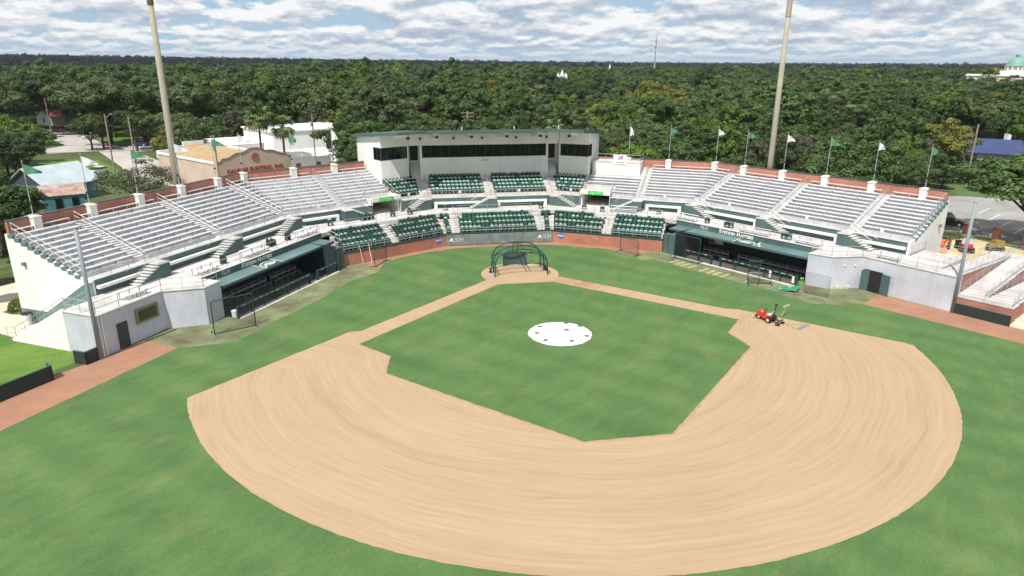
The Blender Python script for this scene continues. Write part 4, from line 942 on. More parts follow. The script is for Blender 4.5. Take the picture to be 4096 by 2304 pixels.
def seat_mat(F, n, s, z):
    nd, td = F.dirs(); f = -nd; x = Vector((f.y, -f.x, 0)); q = F(n, s, z)
    return Matrix(((x.x, f.x, 0, q.x), (x.y, f.y, 0, q.y), (0, 0, 1, q.z), (0, 0, 0, 1)))
NUM = ['first', 'second', 'third', 'fourth', 'fifth', 'sixth', 'seventh', 'eighth', 'ninth', 'tenth', 'eleventh', 'twelfth', 'thirteenth', 'fourteenth', 'fifteenth', 'sixteenth', 'seventeenth', 'eighteenth', 'nineteenth', 'twentieth']
RWN = ['front', 'second', 'third', 'back']
rs = random.Random(3)
BLK = [('block behind the grey padding', CC, 0, -4.95, 4.95, (4.6, 4.95, 4.95, 4.95)),
       ('narrow block left of home plate', CC, 0, 6.1, 7.4, None), ('narrow block right of home plate', CR, 0, 6.1, 7.4, None),
       ('left brick-wall block nearer home', ML, 1.6, .9, 5.6, None), ('right brick-wall block nearer home', MR, 1.6, .9, 5.6, None),
       ('block beside the left dugout', ML, 1.6, 6.9, 13.1, None), ('block beside the right dugout', MR, 1.6, 6.9, 13.1, None)]
count = 0
for nm, F, o, s0, s1, _ in BLK:
    for r in range(4):
        n = 13.4+o+.85*r+.5+(.1 if r == 0 else 0); z = 1.38+.44*r
        a, b = s0, s1
        if F.k == 'C' and s0 > 0: a, b = 6.1, bCx(n-.3)-.15
        if F.k == 'M' and s0 < 1: a = bMs(n)+.3
        if r == 3 and F.k == 'M' and s0 < 1: b = 4.0
        if r == 3 and F.k == 'C' and s0 < 0: a, b = -4.4, 4.4
        k = max(1, int((b-a)/.545)); xs = [a+(b-a)*(j+.5)/k for j in range(k)]
        if not (F.sd < 0): xs = xs[::-1]         # left to right in the photo
        for j, s in enumerate(xs):
            dark = rs.random() < (.16 if r != 2 else .24)
            ob = bpy.data.objects.new('stadium_seat', SEAT_D if dark else SEAT_F); COL.objects.link(ob); ob.matrix_basis = seat_mat(F, n, s, z); count += 1
            tag(ob, '%s green seat from the left, %s row, %s' % (NUM[j], RWN[r], nm), 'seat', 'green stadium seats in the lower bowl')
# upper seats: past the count limit, one object
def merge_seats(lst, name, parent=None, **t):
    mb = MB(); idx = []
    for M_, me in lst:
        b = len(mb.v); mb.v += [tuple(M_ @ v.co) for v in me.vertices]
        for p in me.polygons: mb.f.append(tuple(b+q for q in p.vertices)); idx.append(p.material_index)
    me = mb.mesh(name, M_seat); me.materials.append(M_pale); me.materials.append(M_legs)
    for p, i in zip(me.polygons, idx): p.material_index = i
    ob = bpy.data.objects.new(name, me); COL.objects.link(ob); return tag(ob, **t)
lst = []
for F, o, s0, s1 in ((CC, 0, .75, 7.95), (CC, 0, -7.95, -.75), (ML, 2.2, -1.6, .7), (MR, 2.2, -1.6, .7)):
    for r in range(5):
        n = un(r)+o+.5; z = uz(r); a, b = s0, s1
        if F.k == 'M': a = C30*9.45-.5*(n-2.2)
        k = max(1, int((b-a)/.545))
        for j in range(k):
            if rs.random() < .02: continue
            lst.append((seat_mat(F, n, a+(b-a)*(j+.5)/k, z), SEAT_D if rs.random() < (.12 if r < 4 else .75) else SEAT_F))
merge_seats(lst, 'upper_stadium_seats', label='rows of green stadium seats below the press box', cat='seats', kind='stuff')
print('seats', count, len(lst))

# loose chairs and benches on the concourse
def loose(x, y, rot, label):
    me = loose_mesh; ob = bpy.data.objects.new('loose_chair', me); COL.objects.link(ob); ob.location = (x, y, ZC+.002); ob.rotation_euler[2] = rot; tag(ob, label, 'chair', 'loose green chairs on the concourse')
loose_mesh = SEAT_D
def ang(F): nd, td = F.dirs(); f = -nd; return atan2(-f.x, f.y)
for i, (F, n, s, lb) in enumerate([(WR, 24.1, 7.2, 'single green chair above the white conference logo of the right dugout'), (WR, 24.0, 10.0, 'left chair of the pair above the right dugout lettering'), (WR, 24.0, 10.55, 'right chair of the pair above the right dugout lettering'), (WR, 24.0, 17.3, 'left chair of the pair at the foot of the right stairs'), (WR, 24.0, 17.9, 'right chair of the pair at the foot of the right stairs'),
        (WL, 24.1, 17.6, 'single green chair above the left dugout near the corner sign'), (WL, 24.1, 10.2, 'right chair of the pair behind the left dugout lettering'), (WL, 24.1, 10.8, 'left chair of the pair behind the left dugout lettering'), (WL, 24.1, 7.7, 'green chair nearest the inner end of the left dugout'),
        (ML, 20.5, 12.0, 'green chair beside the left white counter'), (ML, 20.6, 7.6, 'left chair of the row by the left passage stairs'), (ML, 20.6, 7.0, 'middle chair of the row by the left passage stairs'), (ML, 20.6, 6.4, 'right chair of the row by the left passage stairs'), (ML, 20.2, 3.6, 'green chair in front of the left passage'), (ML, 20.0, 1.2, 'green chair right of the left passage'), (CC, 18.7, 6.4, 'green chair left of the centre stairs'),
        (CR, 17.8, 6.4, 'green chair right of the centre counter'), (MR, 20.1, 2.2, 'dark green chair in front of the right passage'), (MR, 19.4, 4.8, 'pale topped chair right of the right passage'), (MR, 20.4, 12.0, 'dark chair beside the right white counter')]):
    q = F(n, s); loose_mesh = SEAT_D if i % 3 else SEAT_F; loose(q.x, q.y, ang(F), lb)
def alu_bench(F, n, s0, s1, label, back=True):
    E_ = empty('aluminium_bench', F(n, (s0+s1)/2, ZC), label, 'bench', 'aluminium benches on the concourse')
    MB().fbox(F, n-.15, n+.15, s0, s1, ZC+.42, ZC+.46).build('seat_plank', M_alu, E_); MB().fbox(F, n+.62, n+.92, s0, s1, ZC+.66, ZC+.70).build('rear_plank', M_alu, E_); MB().fbox(F, n+.25, n+.5, s0, s1, ZC+.14, ZC+.18).build('foot_plank', M_alu, E_)
    k = max(1, round((s1-s0)/1.5))
    for i in range(k+1):
        s = s0+.15+(s1-s0-.3)*i/k; mb = MB(); mb.fbox(F, n-.12, n+.85, s-.03, s+.03, ZC+.002, ZC+.05); mb.fbox(F, n-.04, n+.04, s-.03, s+.03, ZC+.05, ZC+.42); mb.fbox(F, n+.72, n+.8, s-.03, s+.03, ZC+.05, ZC+.66); mb.build('leg_frame', M_steel, E_)
alu_bench(WR, 23.4, 3.2, 5.9, 'silver bench at the inner end of the right concourse'); alu_bench(WR, 23.2, 12.2, 15.8, 'long silver bench above the roof emblem of the right dugout'); alu_bench(WR, 23.3, 19.0, 21.8, 'silver bench near the outer end of the right dugout'); alu_bench(WR, 23.9, 27.4, 29.6, 'small silver bench on the roof of the right service block')
alu_bench(WL, 23.4, 3.4, 6.6, 'silver bench at the inner end of the left concourse'); alu_bench(WL, 23.3, 12.0, 15.4, 'long silver bench above the left dugout lettering'); alu_bench(WL, 23.4, 19.2, 21.8, 'silver bench near the outer end of the left dugout'); alu_bench(WL, 23.9, 26.9, 29.2, 'silver bench on the roof of the left service block')
alu_bench(MR, 20.0, 5.6, 9.2, 'white plank bench below the right passage stairs')
# ------------------------------------------------------------------ things on the field
# batting cage
BC = empty('batting_cage', (0, -.6, 0), 'dark green domed batting cage of tubes rolled over home plate', 'batting cage')
def arch(y, w, h, name, top=None):
    pts = []
    for i in range(25):
        t = i/24; a = pi*t; x = w*cos(a); e = .42
        z = h*(abs(sin(a))**e); pts.append((x*(1 if abs(cos(a)) < .999 else 1), y, z))
    MB().tube(pts, .072, 7).build(name, M_tube, BC, smooth=True)
arch(1.1, 2.9, 3.0, 'front_arch'); arch(-.4, 2.83, 3.05, 'middle_arch'); arch(-1.95, 2.77, 3.08, 'rear_arch')
def hoop(z, name, yb=-3.15, m=M_tube, r=.062):
    pts = [(2.85, 1.1, z), (2.8, -.4, z), (2.75, -1.5, z)]+[(2.75*cos(a)*(1 if True else 1), -1.5+(-yb-1.5)*-sin(a), z) for a in [pi*i/16 for i in range(1, 16)]]+[(-2.75, -1.5, z), (-2.8, -.4, z), (-2.85, 1.1, z)]
    MB().tube(pts, r, 7).build(name, m, BC, smooth=True)
hoop(1.55, 'waist_hoop'); hoop(.06, 'base_hoop', m=M_steel)
for x in (-.25, .2): MB().tube([(x, 1.1, 2.98), (x, -.4, 3.04), (x, -1.95, 3.07), (x*1.2, -2.7, 2.5), (x*1.2, -3.1, 1.55)], .055, 6).build('top_runner', M_tube, BC)
for s in (-1, 1):
    MB().tube([(s*2.85, -1.9, 1.5), (s*2.85, 1.05, .75)], .04, 6).build('side_brace', M_tube, BC)
    MB().tube([(s*2.95, 1.25, .05), (s*2.8, -2.0, .05)], .045, 6).build('skid', M_steel, BC)
    MB().tube([(s*2.95, 1.25, .05), (s*(2.95+.45), .55, .05)], .04, 6).build('outrigger', M_steel, BC)
    mb = MB(); mb.tube([(s*3.02, -.7, .28), (s*3.24, -.7, .28)], .28, 16); wh = mb.build('wheel', M_black, BC); MB().tube([(s*3.235, -.7, .28), (s*3.255, -.7, .28)], .13, 10).build('hub', M_lab, wh)
    for y in (-.4, -1.95): MB().tube([(s*2.8, y, .05), (s*2.8, y, .6)], .045, 6).build('upright', M_tube, BC)
mb = MB()
for i in range(8):
    a0, a1 = pi*(.27+.46*i/8), pi*(.27+.46*(i+1)/8); f = lambda a, z: (2.1*cos(a)*1.0, -1.5-1.6*sin(a), z); mb.poly([f(a0, .12), f(a1, .12), f(a1, 1.52), f(a0, 1.52)])
mb.build('rear_pad', mat('cage_pad_green', (.055, .105, .10), .6, .1, 2.), BC)
# netting skin over sides and top
mb = MB(); ys = [(1.1, 2.88, 3.0), (-.4, 2.82, 3.04), (-1.95, 2.76, 3.06)]
for i in range(2):
    for k in range(24):
        q = []
        for (y, w, h), kk in ((ys[i], k), (ys[i], k+1), (ys[i+1], k+1), (ys[i+1], k)): a = pi*kk/24; q.append((w*cos(a), y, h*abs(sin(a))**.42))
        mb.poly(q)
for k in range(24):
    a, b = pi*k/24, pi*(k+1)/24; y, w, h = ys[2]
    mb.poly([(w*cos(a), y, h*abs(sin(a))**.42), (w*cos(b), y, h*abs(sin(b))**.42), (w*cos(b), -1.5-1.65*sin(b), 1.55*min(1, abs(sin(b))**.3)), (w*cos(a), -1.5-1.65*sin(a), 1.55*min(1, abs(sin(a))**.3))])
M_net2 = M_net.copy(); M_net2.name = 'cage_netting'; M_net2.node_tree.nodes['Mix Shader'].inputs[0].default_value = .10
mb.build('cage_net', M_net2, BC)

# mound tarp with weights
TP = empty('mound_tarp', (0, 18.1, .02), 'round white tarpaulin covering the pitching mound', 'tarp')
mb = MB(); rng = random.Random(5); R0 = 24
ring = lambda r, z, jit: [((r+rng.uniform(-jit, jit))*cos(2*pi*k/60), 18.1+(r+rng.uniform(-jit, jit))*sin(2*pi*k/60), z+rng.uniform(0, jit*.5)) for k in range(60)]
rs_ = [ring(2.70, .025, .05), ring(2.3, .07, .012), ring(1.6, .15, .012), ring(.8, .235, .01), ring(.25, .25, .005)]
for a in rs_: mb.v += a
for j in range(4): mb.f += [(j*60+k, j*60+(k+1) % 60, (j+1)*60+(k+1) % 60, (j+1)*60+k) for k in range(60)]
mb.f.append(tuple(240+k for k in range(60)))
mb.build('sheet', mat('white_vinyl', (.80, .80, .79), .5, .02, 1.), TP, smooth=True)
WN = ['rear centre', 'rear right', 'right edge', 'front right', 'front left', 'left edge', 'rear left', 'centre']
for nm, (x, y) in zip(WN, [(-1.08, 15.95), (-2.1, 16.87), (-2.05, 19.2), (-.5, 20.1), (1.6, 19.55), (1.95, 17.94), (1.4, 16.5), (-.6, 18.0)]):
    r = sqrt(x*x+(y-18.1)**2); z = .25 if r < .5 else .235-(r-.8)*.105 if r < 2.3 else .07
    mb = MB(); mb.box(-.2, .2, -.09, .09, 0, .07); mb.box(-.15, .15, -.055, .055, .07, .09); mb.box(-.03, .03, -.105, .105, .04, .1); mb.xf(Matrix.Translation((x, y, z+.012)) @ Matrix.Rotation(rng.uniform(-.5, .5), 4, 'Z'))
    mb.build('tarp_weight', mat('weight_grey', (.13, .135, .15), .8, .15, 6.), label='dark grey sandbag weight at the %s of the mound tarp' % nm, cat='weight', group='weights on the mound tarp')

# protective screens
def screen(p0, p1, h, label, m=M_tube, r=.045, wheels=0, kick=None):
    a, b = Vector((*p0, .05)), Vector((*p1, .05)); E_ = empty('protective_screen', (a+b)/2-Vector((0, 0, .05)), label, 'screen', 'protective screens'); Z = Vector((0, 0, h)); d = (b-a).normalized(); q = .22
    MB().tube([a, a+Z*(1-q/h), a+Z*(1-q/h*.3)+d*q*.3, a+Z+d*q, b+Z-d*q, b+Z*(1-q/h*.3)-d*q*.3, b+Z*(1-q/h), b], r, 7).build('frame', m, E_, smooth=True); MB().tube([a, b], r, 7).build('base_bar', m, E_)
    MB().poly([a, b, b+Z*.98, a+Z*.98]).build('net', M_net, E_)
    nn = Vector((-d.y, d.x, 0))
    for k, q in enumerate((a, b)):
        if wheels & (k+1):
            MB().tube([q+nn*.5, q+nn*.15+Vector((0, 0, .05)), q+Vector((0, 0, .45))], .035, 6).build('wheel_bracket', M_lab, E_)
            for t in (-1, 1): MB().tube([q+nn*.5+d*.05*t+Vector((0, 0, .05)), q+nn*.5+d*.12*t+Vector((0, 0, .05))], .11, 10).build('wheel', M_black, E_)
        MB().tube([q-nn*.55, q+nn*.55], r*.8, 6).build('foot', m, E_)
screen((28.86, 13.3), (25.78, 11.7), 2.95, 'green tube practice screen on the turf by the left dugout', wheels=1)
screen((-19.35, -3.1), (-21.15, -.2), 2.9, 'green tube screen standing before the inner end of the right dugout', wheels=2)
screen((-26.75, 11.95), (-28.2, 13.8), 2.35, 'silver framed net screen beside the right service block wall', m=M_steel, r=.035, wheels=1)
screen((15.65, -5.05), (14.3, -7.5), 1.85, 'low screen leaning by the left brick wall', r=.04)
screen((-14.05, -7.3), (-15.4, -4.7), 1.85, 'low screen standing by the right brick wall', r=.04)
# L-shaped pitching screen
a, b = Vector((-22.93, 7.65, .08)), Vector((-25.25, 8.35, .08)); d = (b-a).normalized(); nn = Vector((-d.y, d.x, 0)); Z = Vector((0, 0, 1)); L_ = (b-a).length
E_ = empty('pitching_screen', (a+b)/2-Z*.08, 'L-shaped green pitching screen in front of the right dugout rail', 'screen')
P = [a, a+Z*2.45, a+d*1.15+Z*2.45, a+d*1.15+Z*1.55, a+d*1.45+Z*1.1, b+Z*1.1, b, a]
MB().tube(P, .05, 7).build('frame', M_tube, E_); MB().tube([a+Z*1.1, a+d*1.45+Z*1.1], .03, 6).build('cross_bar', M_steel, E_); MB().tube([a+d*1.1, a+d*1.1+Z*1.6], .03, 6).build('upright', M_steel, E_)
MB().tube([a+Z*2.45+nn*-.0, a+Z*2.5-nn*.7, a+d*1.15+Z*2.5-nn*.7, a+d*1.15+Z*2.45], .05, 7).build('hood', M_tube, E_)
MB().tube([a-nn*.9, a+nn*.3], .05, 6).build('foot', M_tube, E_); MB().tube([b-nn*.7, b+nn*.2], .05, 6).build('foot', M_tube, E_); MB().tube([a+d*1.15+Z*2.2, a+d*.9-nn*.85], .04, 6).build('rear_strut', M_tube, E_)
MB().poly([a, b, b+Z*1.1, a+d*1.45+Z*1.1, a+d*1.15+Z*1.55, a+d*1.15+Z*2.45, a+Z*2.45]).build('net', M_net, E_)
for k in (-.12, .12): MB().tube([a+nn*.3+d*k*.6, a+nn*.3+d*(k*.6+.06)], .13, 12).build('wheel', M_lab, E_)

# hitting mats with pale stripes, portable mound, small mat discs
M_mat = mat('faded_turf_mat', (.22, .235, .10), .95, .1, 1.2, col2=(.16, .16, .07)); M_cream2 = mat('cream_stripe', (.68, .62, .42), .8, .05, 3.)
def hit_mat(P, label):
    P = [Vector((*q, .03)) for q in P]; E_ = empty('hitting_mat', sum(P, Vector())/4, label, 'mat', 'striped hitting mats')
    MB().prism([(q.x, q.y) for q in P], .014, .045).build('turf', M_mat, E_)
    for t in (.04, .36, .62, .95):
        a, b = P[0].lerp(P[3], t), P[1].lerp(P[2], t); a, b = a.lerp(b, .04), a.lerp(b, .96); w = (P[3]-P[0]).normalized()*.05; z = Vector((0, 0, .019))
        MB().poly([a-w+z, a+w+z, b+w+z, b-w+z]).build('stripe', M_cream2, E_)
hit_mat([(-17.85, -1.25), (-19.4, -2.0), (-20.7, .65), (-19.1, 1.6)], 'striped faded turf mat nearer home by the right dugout'); hit_mat([(-19.7, 2.65), (-21.25, 1.8), (-22.7, 4.5), (-21.2, 5.4)], 'striped faded turf mat farther out by the right dugout')
PM = empty('portable_mound', (-25.7, 10.6, 0), 'green portable pitching ramp lying by the right dugout steps', 'pitching ramp')
q0 = [Vector((-24.35, 10.25, .1)), Vector((-25.2, 9.4, .12)), Vector((-27.3, 10.5, .42)), Vector((-25.95, 11.9, .40))]
MB().hexa([q-Vector((0, 0, .05)) for q in q0]+q0).build('turf_top', mat('bright_mat_green', (.03, .25, .10), .8, .08, 2.), PM)
rail_ = MB(); rail_.tube([q0[0]-Vector((0, 0, .06)), q0[3]-Vector((0, 0, .3)), q0[2]-Vector((0, 0, .3)), q0[1]-Vector((0, 0, .06))], .03, 6); rail_.build('base_frame', M_steel, PM)
for t in (.3, .6, .97):
    a = q0[0].lerp(q0[3], t); MB().tube([a, Vector((a.x, a.y, .06))], .025, 6).build('strut', M_steel, PM)
for t in (.25, .6): a = q0[0].lerp(q0[2], t); MB().box(a.x-.18, a.x+.18, a.y-.05, a.y+.05, a.z+.02, a.z+.05).build('rubber_plate', M_cream2, PM)
for x, y, lb in ((16.1, -3.1, 'left'), (-15.8, -3.5, 'right')):
    mb = MB(); mb.lathe((x, y, .014), [(.85, 0), (.85, .025), (.80, .03)], 28); mb.build('on_deck_circle', M_mat, label='round faded turf mat at the %s end of the backstop' % lb, cat='mat', group='on deck mats')
for i, (x, y, lb) in enumerate([(-31.1, 11.05, 'left'), (-31.55, 11.15, 'middle'), (-32.2, 11.15, 'right')]):
    mb = MB(); mb.box(-.19, .19, -.05, .05, 0, .38); mb.box(-.03, .03, .05, .13, .15, .21); mb.xf(Matrix.Translation((x, y-.05, .02)) @ Matrix.Rotation(radians(-12), 4, 'X') @ Matrix.Rotation([.1, -.25, .02][i], 4, 'Y')); mb.build('spare_base', mat('base_canvas', (.74, .70, .58), .7, .05, 3.), label='%s one of three cream spare bases against the grey wall' % lb, cat='base', group='spare bases')
# stool, coolers
x, y = -28.3, 9.05; E_ = empty('stool', (x, y, 0), 'lime green stool at the outer end of the right dugout', 'stool'); M_lime = mat('lime_paint', (.25, .62, .16), .5, .05, 3.)
mb = MB(); mb.lathe((x, y, .7), [(.17, 0), (.18, .03), (.16, .05)], 14); mb.build('seat', M_lime, E_)
for k in range(4):
    a = pi/4+k*pi/2; MB().tube([(x+.12*cos(a), y+.12*sin(a), .7), (x+.22*cos(a), y+.22*sin(a), .02)], .022, 6).build('leg', M_lime, E_); b = a+pi/2; MB().tube([(x+.18*cos(a), y+.18*sin(a), .3), (x+.18*cos(b), y+.18*sin(b), .3)], .015, 5).build('rung', M_lime, E_)
for s, lb in ((19.0, 'left'), (21.6, 'right')):
    q = WR(18.9, s, .35); mb = MB(); mb.tube([q, q+Vector((0, 0, .62))], .13, 12); mb.tube([q+Vector((0, 0, .62)), q+Vector((0, 0, .66))], .1, 12); mb.build('cup_dispenser', M_white, label='%s white tube hanging on the outer right dugout rail' % lb, cat='dispenser', group='white tubes on the rail')
# bats/poles leaning on the left brick wall
for x, y, x2, y2, lb in ((16.9, -6.55, 17.3, -7.1, 'left'), (15.95, -6.55, 16.25, -7.75, 'right')):
    MB().tube([(x, y, .03), (x2, y2, 2.1)], .035, 6).build('leaning_pole', mat('pale_wood', (.6, .5, .36), .7, .08, 3.), label='%s of two pale poles leaning on the left brick wall' % lb, cat='pole', group='poles leaning on the brick wall')

# infield groomer (red riding machine)
TR = empty('infield_groomer', (-19.6, 18.4, 0), 'red riding infield groomer with white seat and rear rake near third base', 'groomer', rz=0)
bpy_world.pop(TR.name)
TR.scale = (.88, .88, .92); TR.location = (-19.1, 18.1, .016); TR.rotation_euler[2] = atan2(17.75-19.25, -18.9+19.75)
M_red = mat('red_machine_paint', (.62, .028, .022), .35, .06, 2., spec=.6); M_mach = mat('machine_black', (.02, .02, .024), .5, .15, 3.); M_seatw = mat('seat_vinyl', (.58, .57, .54), .6, .05, 3.)
def T(name, mb, m, par=None, smooth=False): return mb.build(name, m, par or TR, smooth=smooth, local=True)
# local: +x is forward, origin between the wheels
hood = MB(); pr = [(.25, .38), (.25, .86), (.45, .95), (.78, .90), (.98, .66), (1.0, .40)]
b0 = len(hood.v)
for y, k in ((-.27, .86), (-.2, 1.), (.2, 1.), (.27, .86)): hood.v += [(x, y, .38+(z-.38)*k) for x, z in pr]
n = len(pr)
for j in range(3): hood.f += [(j*n+i, j*n+(i+1) % n, (j+1)*n+(i+1) % n, (j+1)*n+i) for i in range(n)]
hood.f += [tuple(range(n)), tuple(range(4*n-1, 3*n-1, -1))]
T('bonnet', hood, M_red); T('floor_plate', MB().box(-.28, .28, -.46, .46, .34, .40), M_red); T('seat_base', MB().box(-.62, -.18, -.34, .34, .40, .66), M_red); T('engine_block', MB().box(-.86, -.28, -.4, .4, .28, .52), M_mach)
T('seat_cushion', MB().box(-.62, -.2, -.25, .25, .66, .76), M_seatw); T('seat_back', MB().hexa([(-.66, -.24, .74), (-.58, -.24, .74), (-.58, .24, .74), (-.66, .24, .74), (-.78, -.22, 1.08), (-.71, -.22, 1.08), (-.71, .22, 1.08), (-.78, .22, 1.08)]), M_seatw)
T('steering_column', MB().tube([(.3, 0, .85), (.08, 0, 1.1)], .035, 6), M_mach)
mb = MB(); mb.tube([(.08+.12*sin(a)*.6, .18*cos(a), 1.12+.12*sin(a)) for a in [2*pi*i/14 for i in range(15)]], .018, 5); T('steering_wheel', mb, M_mach)
def wheel(x, y, r, w, nm):
    t = T(nm, MB().tube([(x, y-w/2, r), (x, y+w/2, r)], r, 18), M_black); MB().tube([(x, y-w/2-.012, r), (x, y+w/2+.012, r)], r*.52, 12).build('rim', M_seatw, t, local=True); return t
wheel(.72, 0, .27, .34, 'front_wheel'); wheel(-.55, .5, .30, .3, 'rear_wheel'); wheel(-.55, -.5, .30, .3, 'rear_wheel')
T('front_blade', MB().hexa([(1.12, -.55, .12), (1.2, -.55, .10), (1.2, .55, .10), (1.12, .55, .12), (1.05, -.55, .52), (1.1, -.55, .52), (1.1, .55, .52), (1.05, .55, .52)]), M_alu)
T('blade_arm', MB().tube([(.9, -.2, .3), (1.1, -.3, .3)], .03, 6), M_mach); T('blade_arm', MB().tube([(.9, .2, .3), (1.1, .3, .3)], .03, 6), M_mach)
T('roll_post', MB().tube([(-.85, .1, .45), (-.98, .1, 1.75)], .045, 8), M_mach); T('post_head', MB().box(-1.06, -.92, .0, .2, 1.75, 1.95), M_mach)
T('rear_frame', MB().box(-1.35, -.85, -.06, .06, .3, .38), M_mach); T('rake_bar', MB().box(-1.48, -1.38, -.78, .78, .22, .30), M_mach)
for i in range(9): T('rake_tine', MB().tube([(-1.43, -.74+.185*i, .24), (-1.5, -.74+.185*i, .01)], .018, 5), M_mach)
for s in (-1, 1): T('side_wing', MB().hexa([(-1.75, s*.45-.2, .02), (-1.45, s*.45-.2, .02), (-1.45, s*.45+.2, .02), (-1.75, s*.45+.2, .02), (-1.7, s*.45-.2, .16), (-1.5, s*.45-.2, .16), (-1.5, s*.45+.2, .16), (-1.7, s*.45+.2, .16)]), M_mach)
T('hydraulic_ram', MB().tube([(-.85, -.1, .55), (-1.4, -.1, .34)], .035, 6), M_mach)
hk = empty('field_rake', (-20.6, 17.2, .6), 'wooden headed field rake propped on the rear of the red groomer', 'rake')
MB().tube([(-20.35, 18.55, .55), (-21.3, 17.6, 1.05)], .02, 5).build('handle', M_steel, hk)
mb = MB(); mb.box(-.5, .5, -.05, .05, -.04, .04); mb.xf(Matrix.Translation((-21.33, 17.57, 1.07)) @ Matrix.Rotation(radians(28), 4, 'Z')); mb.build('head', mat('rake_wood', (.55, .42, .22), .7, .1, 4.), hk)
DM = empty('drag_mat', (-21.4, 20.2, .02), 'grey steel drag mat trailing behind the red groomer', 'drag mat')
MB().prism([(-20.55, 20.5), (-22.1, 19.68), (-22.3, 19.98), (-20.75, 20.85)], .022, .05).build('mesh_sheet', mat('drag_mesh', (.22, .205, .20), .8, .1, 8.), DM)
MB().tube([(-20.55, 20.5, .06), (-22.1, 19.68, .06)], .03, 6).build('lead_bar', M_steel, DM)
MB().tube([(-20.6, 20.5, .05), (-20.2, 19.5, .12)], .01, 4).build('tow_rope', M_mach, DM); MB().tube([(-22.0, 19.75, .05), (-20.2, 19.5, .12)], .01, 4).build('tow_rope', M_mach, DM)
# ------------------------------------------------------------------ foliage
def leaf_mat(name, c0, c1, c2, rnd=.28, ramp=None):
    m = bpy.data.materials.new(name); m.use_nodes = True; nt = m.node_tree; N = nt.nodes.new; L = nt.links.new
    p = nt.nodes['Principled BSDF']; p.inputs['Roughness'].default_value = .65; p.inputs['Specular IOR Level'].default_value = .25
    geo = N('ShaderNodeNewGeometry'); n = N('ShaderNodeTexNoise'); n.inputs['Scale'].default_value = .55; n.inputs['Detail'].default_value = 4; L(geo.outputs['Position'], n.inputs['Vector'])
    r = N('ShaderNodeValToRGB'); r.color_ramp.elements.new(.5)
    for e, (q, c) in zip(r.color_ramp.elements, ((.32, c0), (.5, c1), (.7, c2))): e.position = q; e.color = (*c, 1)
    ri = N('ShaderNodeMath'); ri.operation = 'MULTIPLY_ADD'; L(geo.outputs['Random Per Island'], ri.inputs[0]); ri.inputs[1].default_value = .14; ri.inputs[2].default_value = -.07
    ad = N('ShaderNodeMath'); ad.operation = 'ADD'; L(n.outputs[0], ad.inputs[0]); L(ri.outputs[0], ad.inputs[1]); L(ad.outputs[0], r.inputs[0]); col = r.outputs[0]
    oi = N('ShaderNodeObjectInfo')
    if ramp:
        rr = N('ShaderNodeValToRGB'); rr.color_ramp.interpolation = 'CONSTANT'
        while len(rr.color_ramp.elements) < len(ramp): rr.color_ramp.elements.new(.5)
        for e, (q, c) in zip(rr.color_ramp.elements, ramp): e.position = q; e.color = (*c, 1)
        L(oi.outputs['Random'], rr.inputs[0]); mx = N('ShaderNodeMix'); mx.data_type = 'RGBA'; mx.blend_type = 'MULTIPLY'; mx.inputs[0].default_value = 1; L(col, mx.inputs[6]); L(rr.outputs[0], mx.inputs[7]); col = mx.outputs[2]
    wn = N('ShaderNodeTexWhiteNoise'); wn.noise_dimensions = '1D'; L(oi.outputs['Random'], wn.inputs['W'])
    mr = N('ShaderNodeMapRange'); mr.inputs['To Min'].default_value = 1-rnd; mr.inputs['To Max'].default_value = 1+rnd; L(wn.outputs['Value'], mr.inputs[0])
    mm = N('ShaderNodeVectorMath'); mm.operation = 'SCALE'; L(col, mm.inputs[0]); L(mr.outputs[0], mm.inputs['Scale']); L(mm.outputs[0], p.inputs['Base Color'])
    tr = N('ShaderNodeBsdfTranslucent'); L(mm.outputs[0], tr.inputs[0]); ms = N('ShaderNodeMixShader'); ms.inputs[0].default_value = .3
    L(p.outputs[0], ms.inputs[1]); L(tr.outputs[0], ms.inputs[2]); L(ms.outputs[0], nt.nodes['Material Output'].inputs[0])
    return m
LEAF = [leaf_mat('oak_leaves_dark', (.038, .072, .022), (.070, .120, .036), (.118, .180, .055)),
        leaf_mat('oak_leaves_olive', (.055, .082, .030), (.098, .135, .050), (.155, .195, .075)),
        leaf_mat('leaves_fresh', (.055, .10, .02), (.105, .17, .03), (.165, .24, .045)),
        leaf_mat('leaves_yellow_green', (.085, .105, .026), (.155, .17, .036), (.255, .235, .045)),
        leaf_mat('leaves_grey_brown', (.05, .058, .033), (.085, .092, .055), (.13, .128, .08)), leaf_mat('feathery_leaves', (.085, .10, .055), (.13, .145, .085), (.19, .20, .125))]
M_far = leaf_mat('woodland_leaves', (.038, .070, .026), (.068, .116, .040), (.112, .172, .060), .28,
                 ramp=[(0, (1, 1, 1)), (.45, (1.18, 1.15, 1.05)), (.70, (.72, .8, .85)), (.88, (1.5, 1.6, .85)), (.965, (2.8, 2.2, .8)), (.98, (1.6, 1.2, 1.3))])
M_farshade = leaf_mat('far_leaves_cloud_shade', (.013, .023, .024), (.021, .035, .035), (.031, .048, .045), .2)  # cloud shadow on the far forest, put into a darker, bluer leaf colour
M_bark = mat('bark', (.085, .068, .05), .9, .25, 2.)
